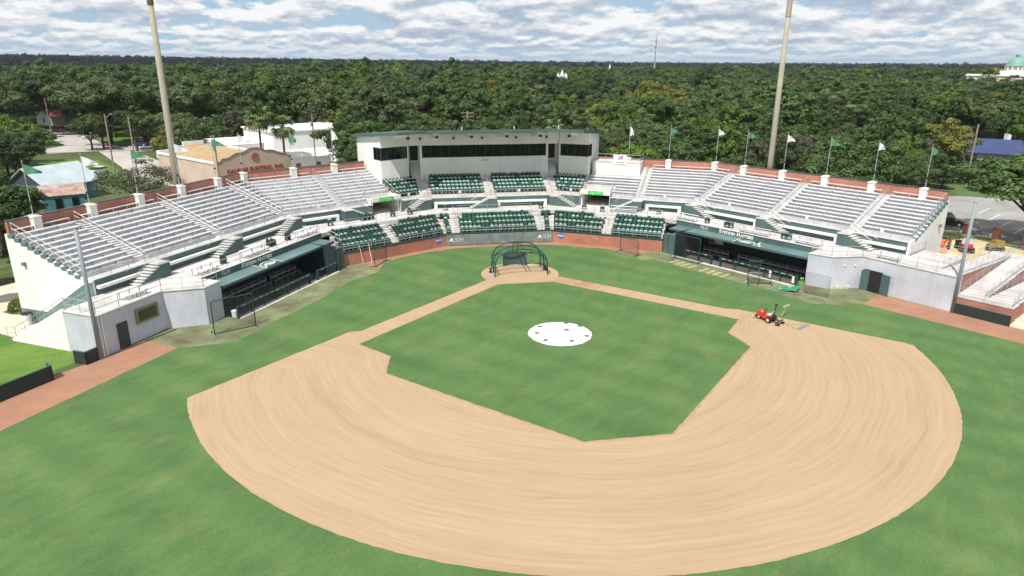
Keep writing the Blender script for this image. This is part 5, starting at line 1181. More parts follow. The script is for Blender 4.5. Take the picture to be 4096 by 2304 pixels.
def crown_mesh(name, seed, rx=.46, rz=.33, cz=.62, lobes=6, lumps=75, per=150, leaf=.0165, low=-.35):
    """unit-height tree crown: big uneven lobes, small twig clumps on them, leaf-sized faces on the clumps"""
    r = random.Random(seed); v = []; f = []; lb = []
    for i in range(lobes):
        a = 2*pi*(i+r.uniform(-.35, .35))/lobes; q = r.uniform(.35, .68)
        lb.append((rx*q*cos(a), rx*q*sin(a), cz+rz*r.uniform(-.45, .35), rx*r.uniform(.34, .56)))
    lb.append((rx*r.uniform(-.2, .2), rx*r.uniform(-.2, .2), cz+rz*r.uniform(.3, .5), rx*r.uniform(.42, .58)))
    cs = []
    for k in range(lumps):
        cx, cy, c_z, R = lb[k % len(lb)]; a = r.uniform(0, 2*pi); t = r.uniform(low, 1.); q = sqrt(1-t*t); rr = R*r.uniform(.7, 1.08)
        cs.append((cx+rr*q*cos(a), cy+rr*q*sin(a), c_z+rr*t*.85, r.uniform(.035, .085)*(rx/.46)))
    for cx, cy, c_z, R in lb: cs.append((cx, cy, c_z, R*.78))
    for n_, (cx, cy, c_z, lr) in enumerate(cs):
        k = int(per*(lr/.06)**1.7*(1. if n_ < lumps else .42))
        for _ in range(k):
            z = r.uniform(-.75, 1); a = r.uniform(0, 2*pi); q = sqrt(1-z*z); d = Vector((q*cos(a), q*sin(a), z))
            rr = lr*r.uniform(.55, 1.15); p = Vector((cx+d.x*rr, cy+d.y*rr, c_z+d.z*rr*.8))
            n = (d*1.25+Vector((r.uniform(-.5, .5), r.uniform(-.5, .5), r.uniform(-.2, .75)))).normalized()
            t1 = n.cross(Vector((r.uniform(-1, 1), r.uniform(-1, 1), r.uniform(-1, 1)))).normalized(); t2 = n.cross(t1)
            s = leaf*r.uniform(.6, 1.3); b = len(v)
            v += [tuple(p+t1*s), tuple(p+t2*s*.6), tuple(p-t1*s), tuple(p-t2*s*.6)]; f.append((b, b+1, b+2, b+3))
    me = bpy.data.meshes.new(name); me.from_pydata(v, [], f); me.materials.append(LEAF[0]); me.update(); return me
def trunk_mesh(name, seed):
    r = random.Random(seed); mb = MB(); mb.tube([(0, 0, -.01), (.01, 0, .12), (0, .01, .28)], .032, 8, .022)
    for k in range(6):
        a = k*pi/3+r.uniform(-.3, .3); mb.tube([(0, 0, .25), (.1*cos(a), .1*sin(a), .38), (.24*cos(a), .24*sin(a), .5+r.uniform(0, .12))], .016, 6, .005)
    return mb.mesh(name, M_bark)
CROWNS = [crown_mesh('crown_a', 1), crown_mesh('crown_b', 2, .42, .36, .62, 5, 70), crown_mesh('crown_c', 3, .50, .28, .64, 8, 90), crown_mesh('crown_d', 4, .34, .42, .56, 5, 70), crown_mesh('crown_e', 5, .46, .34, .62, 7, 60), crown_mesh('crown_f', 6, .48, .36, .60, 9, 100, 120), crown_mesh('crown_g', 7, .38, .38, .60, 4, 60), crown_mesh('crown_h', 8, .44, .30, .66, 5, 55, 150, .018, -.1), crown_mesh('crown_feather', 9, .50, .30, .60, 8, 90, 60, .0125)]
print('crown faces', [len(m.polygons) for m in CROWNS])
TRUNKS = [trunk_mesh('trunk_a', 1), trunk_mesh('trunk_b', 2)]
KN = ['dark green', 'olive green', 'fresh green', 'yellow-green', 'grey-brown tinged']
crown_obs = []
def tree(x, y, h, kind, label, group=None, rot=0, ci=0, wide=1., cat='tree', z=0.):
    E_ = empty('oak_tree' if kind < 2 else 'leafy_tree', (x, y, z), label, cat, group); E_.rotation_euler[2] = rot; E_.scale = (h*wide, h*wide, h)
    c = bpy.data.objects.new('crown', CROWNS[ci]); COL.objects.link(c); c.parent = E_; c.material_slots[0].link = 'OBJECT'; c.material_slots[0].material = LEAF[kind]
    t = bpy.data.objects.new('trunk', TRUNKS[ci % 2]); COL.objects.link(t); t.parent = E_; crown_obs.append(c); return E_
NEAR = [tuple(map(float, q.split(','))) for q in '-45.9,-11.6,9.7;-36.7,-22.2,9.3;-50,-16.2,12.4;-29.8,-28.3,11.7;-38.3,-25.1,10.5;17,-40.7,10.5;10.3,-41,10.9;-26.1,-34.3,10.9;-46.9,-25.7,11.2;-15.6,-40.4,12;-58.8,-20.7,11.9;11.7,-46.4,10.1;-9.8,-44.6,11.1;-3,-45.9,12;17,-48.4,9.5;-34.7,-39.7,11.5;-55.8,-28.2,12.3;16.4,-53.1,12.7;-15.8,-49.9,10;-44.1,-40.1,12.9;-29.6,-47.6,11.3;-53.7,-36.3,11.8;7.1,-57.2,12.9;-39.8,-45.8,11.8;-67.1,-30.2,9.9;-11.1,-56.5,9.9;-21,-54.8,10.6;-64.9,-34.9,9.8;-29.5,-54.2,9.5;-35.4,-53.1,10.8;-53.4,-45.3,9.5;-48.9,-49.1,11.1;8,-68.9,12.1;-17.8,-66.1,10.7;-65.4,-46.4,9.9;-31.2,-63.7,10;-77.1,-38.8,9.8;8.1,-72.5,10.6;-50.2,-59.7,12;-7.6,-73.8,12.8;-36.8,-68,12.2;19.3,-77.1,9.7;-46.6,-64.5,10;2.5,-77.3,12.3;-59.5,-59.7,12.5;-57.9,-62.6,15.3;-68.2,-57.8,10.5;-83.6,-47.2,15.2;-36.4,-74.5,14.1;11.9,-83.5,18.9;-46.1,-72.2,8.4;-92,-45.8,12.3;-76.6,-59,8.6;-7.4,-86.3,14.2;-17.3,-86.4,12.7;-86.1,-54.6,12.9;-67.5,-68.1,8.7;-25.1,-86,14.5;54.4,-86.6,11.5;-75.2,-65.4,11.3;-55.6,-77.1,11.1;84.4,-78.3,8.3;-10.1,-92.3,13.8;-44.9,-83.8,15.6;-20.9,-91,10.5;-37.8,-86.4,13.6;7,-95.4,12.6;-85.4,-63,9.9;91.3,-77.4,7.9;-62.8,-77.8,14.2;59.3,-91,8.3;87.4,-81.7,8.2;-96.6,-59.4,8.1;-59.7,-83.7,8.8;11.6,-101.7,15.8;91.1,-84.6,8.2;-76.4,-78,17.7;54.6,-100.6,9.8;-64.5,-87.3,8.8;-57.6,-91.3,13;-44.7,-96.5,11.8;16.5,-106.6,15.1;-72,-86.2,15.2;-101.6,-66.3,8.3;94.2,-91.9,12.3;-24.8,-106.5,11.3;-67.9,-92.1,12.4;-123.2,-53.5,11.8;-57.4,-100.2,14.3;-8.7,-113.6,17.2;-47.5,-104.5,9.1;-73.3,-93.7,14.1;2.5,-115.2,9;63.6,-109.5,9;-92.2,-83.2,10.9;29.9,-116,11.1;-16,-115.8,10.6;-63.6,-101.6,13;-30.7,-112.9,11;53.6,-114.5,7.7;-37.5,-113.2,12.5;-7.5,-120.5,16.6;30,-121.2,17.7;-81.7,-96.8,16.4;18.2,-123,15.2;7.9,-123.1,17.6;-54.7,-111.1,9.3;39.5,-122.2,20;49.4,-120.8,11.7;-46,-115.8,14.3;-35.5,-119.3,14.2;-1.3,-125.1,18.4;-74.3,-104.8,8.9;55,-122,10.5;-110.2,-82.6,14.6;-21.9,-124.8,16.6;-67,-111.4,8.9;68.1,-121.3,10.7;19.6,-128.8,18.3;6.4,-128.8,15.3;25.3,-129.1,18.2;-6.9,-128.3,20.1;35.3,-128.9,16.2;-84.3,-104.8,11.5;2.2,-130.2,18.5;76.1,-122.3,11.2;-58.3,-119.6,10.7;-105.2,-95.3,11.5;-50.3,-123.6,15.6;-30.1,-129.4,12.4;-91.9,-105.3,8.6;-76.2,-113.9,14.9;59.4,-130.8,8.2;-20.1,-133,13.3;-62.8,-121.2,17.6;46.7,-134.1,9.3;-86.1,-112.9,17.1;67.6,-132,8.2;87.9,-125.5,9.3;17.9,-139.3,18.4;73.4,-131.7,8.5;-105.8,-103,10.5;-3.2,-139.6,12.8;-44.9,-132.5,8.2;-72.8,-122.3,13.7;106.8,-120.7,7.5;-124.5,-90.7,9.3;86.5,-129.6,10.6;-6.6,-141.4,15.3;-58.3,-130.4,16.9;-141.1,-76.8,14.1;7.1,-143.3,9;112.9,-119.8,12.3;-22.1,-141,18.1;30.6,-143.9,18.2;44.6,-142.5,20.8;-66.7,-129.1,16;-40.7,-138,11.5;-94.4,-116,14.9;38.5,-143.8,11.1;-85.5,-121.8,17.2;67.7,-139.6,17.6;-100.5,-113.8,10.7;53.4,-143.1,18.5;77.6,-137.7,11.1;-72.6,-129.6,12.2;-149.9,-74.5,15.2;12.5,-148.4,9.9;-142.8,-82.5,10.9;-30,-144.2,10.2;-96.5,-118.9,14.5;26.1,-150,15.7;87.8,-138.1,18.7;-120.2,-105.7,10.7;57,-147.3,16.8;-1.6,-151.1,12.7;-7.7,-151,17.3;19.1,-152.5,18.3;-34.7,-147.3,8.9;-84.1,-130.6,13.3;65,-147.7,19.5;-55,-142.9,9.6;34.5,-153,14.9;45.8,-152.2,18.3;115.2,-130.6,19.1;-18,-152.5,14.7;-44.4,-147.9,13;-153.2,-82.1,9;-27.8,-152,9.3;-116.1,-116,14.7;-62.9,-143.5,14.4;-105.6,-123.3,15.3;-75.6,-139.8,14.7;-123.9,-112.2,16.7;17.9,-159.3,18.3;50.2,-157.6,13.4;-96.4,-132.9,17.4;-1.1,-160.4,12.2;114.6,-138.2,16.5;-82.5,-140.2,14.5;-151.8,-91.6,13.8;26.9,-161,11.4;-129.2,-112.1,14.6;-10.3,-160.3,14.2;-15.8,-159.9,18.5;-138.2,-105.5,11.2;76.2,-153.8,9.9;-25,-159.5,11.4;10.2,-162.9,15.5;35.4,-162,8.9;-115.7,-124,14;-159.2,-87.2,14.4;83.4,-153.2,17.6;-36.9,-158.4,10.3;-102.8,-133.2,17.3;-68.8,-149.2,9.2;-57.5,-153.3,13.4;-123.4,-121,9;-73.4,-148.4,8.5;74.9,-157.4,15.8;56.5,-162.2,8.4;-156.8,-93.5,17.9;-112.8,-130,16.7;-96,-140.2,15.2;25.9,-167,16.6;63.8,-162.3,18;-148.1,-104.6,15.6;81.4,-158.4,12.9;-56.5,-158.4,9.4;-103,-138.9,17.3;36.6,-168.3,18.9;-19.1,-167.7,15.1;17.9,-170.2,16.1;9.6,-170.7,12.2;-133.6,-120.6,15;93.1,-157.7,14.7;57.5,-167.1,18.7;-121.5,-130,10.1;-36.8,-166.1,16.2;-142.3,-114.7,9.5;-9.8,-170.6,12.6;-85.4,-150.8,10.3;-90.6,-148.7,8.8;0.4,-172.4,15.3;-43.9,-166,9.1;-25.5,-169.8,18.6;65,-168.4,8.2;-160.4,-101.8,14.4;49.7,-172.3,18.2;-69.1,-160.8,10.7;-147.4,-115.1,8.2;7.3,-176,18.1;-81.8,-156.8,16.9;-138.7,-123.9,16.8;-73.1,-161,13.5;86.1,-166.4,18.3;-16,-175.3,11.2;75.5,-170.5,11;122.4,-153.5,18.1;30.9,-178,18.2;-113.7,-143.8,11.2;-2.9,-178.9,17.1;-149.2,-119.1,14;103.7,-163,17.5;54.5,-176.7,13.9;39.2,-179.1,17.4;-103.6,-151.8,8.7;-134.9,-132.6,11.9;-161.5,-110.4,13.4;-12.6,-180.2,13.5'.split(';')]
MID = [tuple(map(float, q.split(','))) for q in '22,-182,21;-124,-141,9;-37,-178,8;-93,-159,10;48,-181,17;-171,-104,10;91,-172,16;-28,-181,20;-64,-172,16;-144,-130,16;-78,-168,15;12,-185,12;78,-177,18;-133,-139,9;-12,-185,19;-2,-186,10;63,-181,8;-177,-101,14;-121,-148,10;114,-167,19;106,-170,10;-113,-154,8;131,-159,13;19,-189,11;-28,-185,18;-104,-161,18;96,-176,13;-54,-180,10;25,-189,14;-19,-187,10;86,-179,14;-66,-177,18;64,-185,14;56,-187,15;-88,-170,10;-171,-114,12;-149,-134,16;-161,-124,12;38,-190,20;-92,-169,15;-74,-177,14;-110,-162,14;50,-191,10;-142,-143,16;-38,-188,9;-158,-131,15;-129,-152,12;-169,-121,14;104,-179,9;3,-195,19;77,-188,11;110,-178,18;-180,-111,14;-10,-195,18;-151,-139,15;-109,-166,15;-128,-156,8;-84,-179,15;-125,-159,10;-185,-111,10;-65,-186,10;134,-170,15;-29,-195,17;22,-198,18;-104,-172,16;36,-198,12;8,-199,18;-176,-122,16;-17,-198,12;26,-199,8;124,-176,20;83,-191,13;-143,-150,8;50,-199,13;-97,-178,11;54,-198,11;75,-195,19;101,-188,18;94,-190,17;-167,-134,13;131,-177,10;-159,-142,11;-73,-190,11;3,-204,14;63,-200,9;-35,-200,18;-148,-152,15;-12,-204,18;-18,-204,13;-100,-181,15;-49,-199,8;-122,-170,14;-187,-120,10;111,-189,13;-158,-147,18;45,-206,8;-85,-190,17;30,-208,18;12,-208,15;-36,-204,17;-142,-161,16;92,-198,17;66,-204,17;85,-200,11;54,-207,14;38,-209,16;21,-210,20;-129,-171,18;101,-197,20;-182,-132,14;-26,-209,18;143,-180,15;-101,-187,15;-171,-142,11;126,-189,19;-67,-200,16;-123,-177,16;-116,-181,17;-152,-158,17;-44,-206,11;-185,-131,13;-176,-140,16;-96,-191,14;-87,-195,10;87,-205,13;-197,-121,9;17,-214,11;131,-190,11;-20,-213,15;-110,-187,13;-78,-200,15;74,-209,16;-140,-171,15;-159,-158,10;115,-198,17;55,-213,14;-147,-167,10;121,-196,15;50,-215,10;-28,-214,11;-69,-206,12;26,-218,16;95,-207,17;104,-204,9;6,-218,10;-72,-205,13;-170,-153,15;-39,-214,20;142,-189,18;3,-219,10;-95,-198,10;38,-219,21;-12,-219,10;-133,-180,14;-188,-138,12;133,-196,9;-166,-159,10;-175,-152,16;62,-218,11;114,-204,16;-104,-197,12;-141,-178,14;138,-195,9;73,-216,9;-55,-214,10;-47,-216,21;91,-214,10;-123,-190,14;-85,-207,15;83,-216,21;21,-224,12;-115,-195,15;-16,-223,15;-132,-186,15;124,-204,19;35,-224,19;54,-222,12;3,-225,18;10,-226,19;-200,-135,15;48,-224,12;-158,-172,17;-187,-149,8;-64,-217,14;-152,-177,10;-91,-208,10;27,-228,14;-10,-227,9;-26,-226,16;-41,-224,14;-180,-157,14;67,-225,18;-76,-216,10;-210,-131,16;-120,-199,15;134,-206,18;-106,-207,9;-169,-170,8;-199,-144,14;-82,-216,9;102,-219,10;-49,-226,19;-158,-179,10;-197,-147,9;-176,-166,13;83,-225,15;-142,-190,8;113,-217,16;1,-233,8;48,-232,11;-59,-225,11;-131,-197,14;20,-234,10;74,-229,18;-149,-188,10;139,-209,14;-204,-144,14;40,-234,17;6,-236,16;-188,-160,13;-18,-234,20;120,-218,16;64,-233,15;-116,-208,16;147,-207,19;-8,-236,19;-103,-214,13;-170,-176,9;92,-228,17;-74,-225,15;53,-236,13;-36,-234,16;30,-238,15;134,-215,21;-123,-207,14;100,-227,14;-95,-220,10;114,-223,12;-26,-237,16;-185,-168,9;-205,-150,16;76,-234,15;-133,-204,9;-195,-162,16;-142,-200,16;-214,-143,14;139,-216,17;-161,-189,10;82,-235,10;27,-242,20;0,-242,19;-53,-236,16;40,-242,21;-21,-242,9;-87,-227,15;-176,-180,15;-49,-238,10;-116,-217,14;-92,-227,9;-214,-148,9;19,-245,15;95,-235,14;47,-244,11;-195,-167,14;150,-216,20;-7,-246,19;-151,-200,10;64,-243,19;8,-247,18;158,-213,10;-160,-196,9;-143,-206,9;53,-245,19;-102,-226,9;-204,-162,16;125,-228,16;-27,-246,10;-112,-223,11;104,-236,18;-172,-190,14;-129,-216,10;139,-224,14;-36,-246,16;-124,-219,18;-190,-178,14;111,-236,12;-93,-233,16;-179,-188,11;134,-229,16;-149,-208,15;-47,-246,17;122,-234,17;74,-247,13;-85,-237,9;7,-252,12;86,-245,15;38,-252,11;102,-241,12;1,-253,14;47,-252,19;-65,-244,14;-56,-246,16;-195,-178,12;-100,-233,16;-214,-161,15;57,-252,20;-121,-225,11;148,-226,13;17,-255,14;130,-234,18;-206,-170,16;-157,-207,17;-22,-254,13;-82,-242,14;-10,-255,13;26,-256,20;-144,-216,15;-187,-188,10;97,-246,14;-128,-225,17;76,-252,11;-229,-151,11;-179,-196,17;-173,-201,11;141,-234,20;-27,-257,18;-148,-217,15;-53,-253,21;-49,-254,15;-112,-235,15;-232,-151,17;-206,-176,12;-215,-169,15;92,-251,9;-38,-256,14;83,-253,11;0,-260,15;64,-257,8;114,-246,18;120,-244,17;-224,-163,10;-159,-215,8;150,-234,15;17,-263,9;162,-229,16;-34,-260,8;-172,-207,9;-95,-246,12;-138,-228,12;-185,-198,9;107,-252,15;8,-265,9;57,-262,18;25,-265,13;-104,-244,15;-68,-255,10;37,-265,11;-120,-238,10;-12,-265,12;-86,-251,12;67,-262,11;-75,-254,15;-199,-191,8;-20,-265,14;-214,-178,14;-181,-205,15;112,-252,13;-25,-265,12;-111,-244,11;130,-247,13;50,-266,19;-56,-261,18;144,-242,11;157,-237,13;-138,-233,15;-149,-227,10;-119,-242,17;-92,-252,14;-195,-199,15;-208,-189,11;-47,-266,8;72,-266,14;82,-265,16;-222,-177,18;-134,-238,12;-238,-162,12;132,-251,18;-170,-219,9;92,-264,20;16,-272,11;30,-272,8;-12,-272,11;-214,-186,10;147,-246,11;-26,-271,8;-72,-262,15;39,-272,16;-205,-195,15;169,-237,16;124,-256,10;-2,-273,11;-20,-272,21;-179,-215,15;162,-241,15;-160,-228,12;-190,-208,10;-236,-167,8;54,-272,8;11,-275,19;-168,-223,12;-153,-232,9;-106,-254,9;-65,-266,8;-110,-253,13;-85,-262,15;-185,-213,15;46,-275,20;100,-266,20;-36,-274,18;142,-253,17;-133,-246,14;-45,-273,18;-93,-262,14;64,-275,19;110,-265,18;169,-243,13;0,-279,9;-54,-273,12;93,-270,8;-158,-235,10;9,-280,9;73,-275,18;87,-272,14;30,-280,11;121,-264,13;-140,-245,11;-63,-272,16;-201,-208,13;41,-280,16;-238,-176,15;-124,-254,17;149,-256,18;-245,-169,9;-10,-282,17;-207,-205,18;-225,-190,16;-179,-226,14;-22,-282,8;-131,-252,16;-102,-264,17;163,-251,8;-114,-260,13;111,-271,17;-195,-216,15;-41,-280,12;22,-285,21;-166,-236,16;-217,-200,17;59,-282,9;132,-265,19;102,-274,9;48,-284,18;-152,-245,11;-94,-270,18;170,-251,16;76,-282,14;-124,-260,15;-28,-285,17;-233,-190,10;148,-262,20;10,-288,20;1,-289,21;-45,-284,8;-228,-195,10;-180,-232,8;-84,-275,14;68,-285,11;144,-265,13;-65,-280,14;-248,-177,9;-190,-226,11;36,-289,17;120,-274,16;49,-288,10;-219,-206,11;-253,-172,9;-58,-283,12;-159,-247,13;93,-282,18;-26,-289,20;-210,-214,16;-143,-256,13;-106,-271,12;-111,-269,9;81,-285,18;68,-288,19;111,-280,18;140,-270,14;-16,-291,15;-129,-264,13;160,-262,14;-167,-245,11;74,-288,17;133,-273,20;15,-293,17;-244,-187,12;180,-254,12;105,-283,16;-10,-294,8;31,-294,19;-148,-257,10;168,-261,10;122,-279,15;-190,-233,14;-55,-289,16;-253,-182,8;86,-289,10;54,-294,14;-199,-228,10;91,-289,11;150,-271,18;-34,-294,16;-101,-279,16;-235,-201,16;-217,-216,16;-180,-243,10;-229,-207,15;-47,-293,12;-210,-223,16;-144,-263,14;-160,-255,13;38,-298,20;-170,-250,13;21,-299,12;-68,-290,16;157,-271,17;131,-281,21;-122,-275,11;104,-289,14;-9,-300,18;25,-300,9;-91,-285,13;48,-299,10;-37,-298,16;-251,-191,14;-197,-236,18;57,-300,8;-237,-206,17;-26,-300,14;-186,-245,10;-130,-274,16;76,-298,16;8,-303,15;1,-303,16;-214,-226,10;-204,-233,14;-244,-200,16;67,-300,14;113,-290,9;-139,-271,15;171,-270,12;-17,-303,14;-151,-266,17;-55,-298,20;139,-283,19;-228,-217,16;181,-266,14;-114,-283,14;-178,-253,9;-263,-185,15;-197,-242,14;-242,-206,9;-47,-302,10;-85,-294,10;-128,-279,10;148,-283,16;-159,-265,8;-125,-281,18;12,-308,18;119,-294,14;-236,-214,10;132,-290,15;-94,-293,14;16,-310,12;-170,-262,15;95,-301,14;84,-304,15;161,-281,11;39,-310,17;-12,-310,12;-64,-303,17;-17,-310,18;-153,-273,14;-224,-229,14;-84,-299,11;44,-311,17;-104,-294,16;-207,-243,10;26,-313,11;-215,-238,9;-2,-313,9;181,-275,12;166,-282,18;103,-303,10;-187,-257,13;-37,-311,17;139,-293,20;-161,-272,16;76,-310,14;115,-302,18;-111,-294,9;-168,-270,14;-247,-214,14;-95,-300,11;-31,-314,19;66,-313,16;59,-314,20;-198,-253,12;188,-275,17;8,-316,12;-50,-311,12;31,-316,11;21,-317,8;-144,-283,14;132,-299,20;91,-310,17;45,-316,12;-238,-225,11;-16,-316,16;-226,-235,11;119,-304,12;-251,-214,12;-261,-205,14;-271,-195,10;84,-313,10;3,-319,12;-182,-266,15;-124,-294,16;-103,-301,12;153,-294,10;-188,-263,9;-37,-317,18;-59,-313,10;-218,-244,15;104,-310,21;-233,-233,10;-244,-223,15;-9,-320,16;179,-285,9;-66,-313,12;170,-288,13;39,-320,10;-196,-260,15;-130,-294,16;-162,-280,9;163,-292,19;77,-316,14;-25,-320,13;-152,-285,17;186,-282,8;-78,-311,14;-140,-291,15;-114,-301,17;-123,-298,11;-178,-273,10;141,-303,18;152,-299,17;-209,-255,12;114,-311,12;67,-321,19;-50,-319,14;-260,-214,14;120,-310,21;-229,-242,17;158,-298,9;129,-308,20;58,-323,18;-63,-318,8;-170,-280,16;87,-319,15;-104,-308,15;-214,-253,16;96,-318,17;-243,-233,13;-60,-320,18;175,-292,16;-7,-326,10;-281,-197,12;-232,-243,10;-190,-272,16;21,-328,15;-151,-293,8;-180,-279,14;-85,-317,12;46,-328,18;-78,-319,13;-205,-265,8;12,-331,16;-133,-304,16;-256,-228,8;-92,-317,10;0,-331,9;151,-308,14;-276,-209,11;-270,-215,11;28,-332,17;-120,-309,9;-262,-223,14;172,-300,18;190,-292,11;-186,-279,8;36,-332,19;-55,-327,15;-200,-271,9;57,-331,17;-114,-312,13;-47,-328,18;106,-323,19;-19,-332,13;-28,-331,16;195,-291,9;-35,-331,12;78,-329,10;-142,-303,18;143,-314,19;-219,-261,13;-163,-294,18;-242,-244,10;64,-332,13;114,-322,18;84,-329,9;3,-335,21;-227,-257,11;-150,-301,16;92,-328,10;41,-336,15;21,-336,11;-195,-279,12;-7,-336,15;-208,-271,15;-252,-238,14;167,-307,18;120,-323,17;-67,-329,19;112,-326,10;-182,-288,10;-283,-210,11;158,-312,14;133,-321,16;-171,-294,14;-232,-256,8;179,-304,15;102,-329,14;-106,-321,11;144,-318,15;-159,-301,16;-134,-312,18;-40,-336,20;10,-340,10;-254,-241,16;76,-335,14;-279,-218,15;-27,-338,14;-50,-336,14;29,-341,16;-78,-331,14;49,-340,12;68,-337,11;-20,-340,17;-116,-320,17;-290,-208,9;-232,-261,10;190,-303,10;-123,-319,15;-266,-233,17;-55,-337,17;-226,-266,8;-144,-312,18;84,-337,16;-103,-327,14;-274,-227,13;179,-309,18;58,-341,13;-194,-289,16;-188,-292,15;-152,-310,16;-1,-345,9;-160,-307,10;188,-307,15;-244,-256,15;133,-328,19;122,-331,9;198,-302,20;-219,-274,16;40,-345,17;153,-322,10;110,-335,13;-172,-303,16;-66,-339,10;-175,-302,14;-279,-227,11;-75,-338,18;92,-340,20;20,-348,17;143,-327,15;-21,-346,12;168,-318,19;163,-320,18;-8,-348,9;-134,-321,10;-215,-281,11;25,-349,15;-204,-288,9;-228,-272,16;-209,-285,10;8,-349,19;-188,-298,14;-262,-246,9;48,-348,13;152,-326,16;-292,-218,16;-144,-319,14;106,-340,10;-39,-347,9;-275,-236,17;-29,-348,19;-44,-347,19;-121,-329,9;-244,-263,18;-113,-332,11;176,-319,8;-130,-326,11;-255,-254,8;66,-348,10;57,-349,11;201,-308,8;129,-336,14;-101,-336,14;-168,-311,17;72,-348,16;-234,-272,8;84,-347,10;-151,-319,14;-271,-243,8;-179,-307,18;-291,-224,14;-63,-346,18;161,-328,14;-75,-345,15;120,-342,11;19,-356,13;-58,-350,20;206,-310,10;-217,-288,16;-263,-254,12;94,-348,15;-253,-263,16;-301,-218,18;-282,-237,12;-140,-328,15;143,-337,11;54,-355,15;-36,-354,13;-160,-320,14;-246,-270,9;-227,-284,10;106,-348,16;-11,-357,18;-198,-302,11;115,-346,11;-110,-340,12;166,-331,15;-30,-357,18'.split(';')]
rt_ = random.Random(21)
# named neighbours of the stadium first
tree(50.5, -41, 8.2, 5, 'wide thin-leaved grey-green tree behind the left brick wall', rot=.4, ci=8, wide=1.65)
tree(78, -66, 11, 0, 'dark tree at the street corner beyond the pale roofed house', rot=1.2, ci=0, wide=1.1); tree(86, -70, 10, 0, 'bushy dark tree left of the pale roofed house', rot=2.2, ci=1, wide=1.2); tree(92, -80, 9, 2, 'fresh green tree at the left edge beyond the pale roofed house', rot=.2, ci=3, wide=1.2)
for i, (x, y, h) in enumerate(((84, -82, 10.5), (90, -92, 12), (98, -99, 12.5), (106, -110, 13), (100, -86, 11))): tree(x, y, h, (0, 2, 0, 1, 0)[i], '%s tree of the group left of the street, counted from the house' % ORDN[i], 'trees left of the street', rot=i*2.1, ci=i, wide=1.1)
tree(58.5, -17, 9.5, 0, 'dark tree hard against the left end of the grandstand', rot=.9, ci=4, wide=1.2); tree(66, -24, 10, 0, 'dark tree left of the rusty shed roof', rot=2.0, ci=2, wide=1.2); tree(63, -6, 6, 0, 'low dark tree by the left footpath railing', rot=3., ci=1, wide=1.3)
tree(-69.5, -4.0, 11.6, 0, 'spreading oak overhanging the car park at the right edge', rot=.3, ci=2, wide=1.5)
for x, y, h, k, lb in ((-62, -219, 11.8, 3, 'bright yellow tree in the wood below the white church'), (-110.6, -266.7, 16.5, 4, 'rusty brown tree below the cell tower'), (-1.4, -118.4, 12.3, 3, 'yellow flowering tree above the press box roof'), (24.4, -113.7, 12.2, 3, 'yellowish tree behind the white warehouse'), (-152, -116, 17, 2, 'bright green domed tree on the right below the courthouse'), (-153, -101.5, 16, 3, 'yellow-green tree left of the courthouse dome'), (-160, -98, 15, 3, 'yellow-green tree under the courthouse dome')): tree(x, y, h, k, lb, rot=x, ci=int(-y) % 5)
E_ = empty('bare_tree', (-87, -65.6, 0), 'leafless grey tree in front of the shaggy palms', 'tree'); mb = MB(); rb_ = random.Random(8)
def twig(p, d, l, r, n):
    q = p+d*l; mb.tube([p, q], r, 5, r*.6)
    if n:
        for _ in range(3): twig(q, (d+Vector((rb_.uniform(-.42, .42), rb_.uniform(-.42, .42), rb_.uniform(-.1, .5)))).normalized(), l*.72, r*.6, n-1)
twig(Vector((-87, -65.6, 0)), Vector((0, 0, 1)), 3.0, .18, 5); mb.build('branches', mat('bare_wood', (.36, .33, .30), .9, .1, 2.), E_)
tree(19.5, -63, 13.0, 0, 'dark oak beside the left end of the press box', rot=.5, ci=4); tree(20.5, -74, 11, 0, 'dark oak against the right end of the white warehouse', rot=2.5, ci=5)
tree(56, -102, 9.5, 2, 'small fresh green tree behind the tan roofed shop', rot=1., ci=3)
CINV = cam.matrix_world.inverted(); LCNT = {}
LMK = [(20, 'the left picture edge')]+[(q, 'the %s flag of the left wing' % n_) for q, n_ in zip((87, 229, 350, 457, 547, 630, 738, 838), ORDN)]+[(940, 'the left end of the press box'), (1080, 'the left press box windows'), (1220, 'the middle of the press box'), (1360, 'the right press box windows'), (1490, 'the right end of the press box')]+[(q, 'the %s flag of the right wing' % n_) for q, n_ in zip((2338, 2207, 2087, 1980, 1880, 1790, 1688, 1594), ORDN)]+[(2460, 'the car park'), (2550, 'the right picture edge')]
for (x, y, h) in NEAR:
    u = rt_.random(); kind = 0 if u < .50 else 1 if u < .78 else 2 if u < .93 else 3 if u < .97 else 4
    d = sqrt((x-14)**2+(y-71)**2); ax = (x-14)/d
    az = math.degrees(atan2(-(x-14), -(y-71)))          # 0 straight towards home side, + to the right of the photo
    dep = 'near' if d < 150 else 'middle' if d < 200 else 'far'
    c_ = CINV @ Vector((x, y, h*.7)); ix = 1288-1730*c_.x/c_.z          # only to word the label
    lm = min(LMK, key=lambda q: abs(q[0]-ix))[1]
    lab = '%s tree in the %s wood above %s' % (KN[kind], dep, lm); LCNT[lab] = LCNT.get(lab, 0)+1
    tree(x, y, h, kind, lab, lab.replace('tree', 'trees', 1), rt_.uniform(0, 6.28), rt_.randrange(8), rt_.uniform(.88, 1.25))

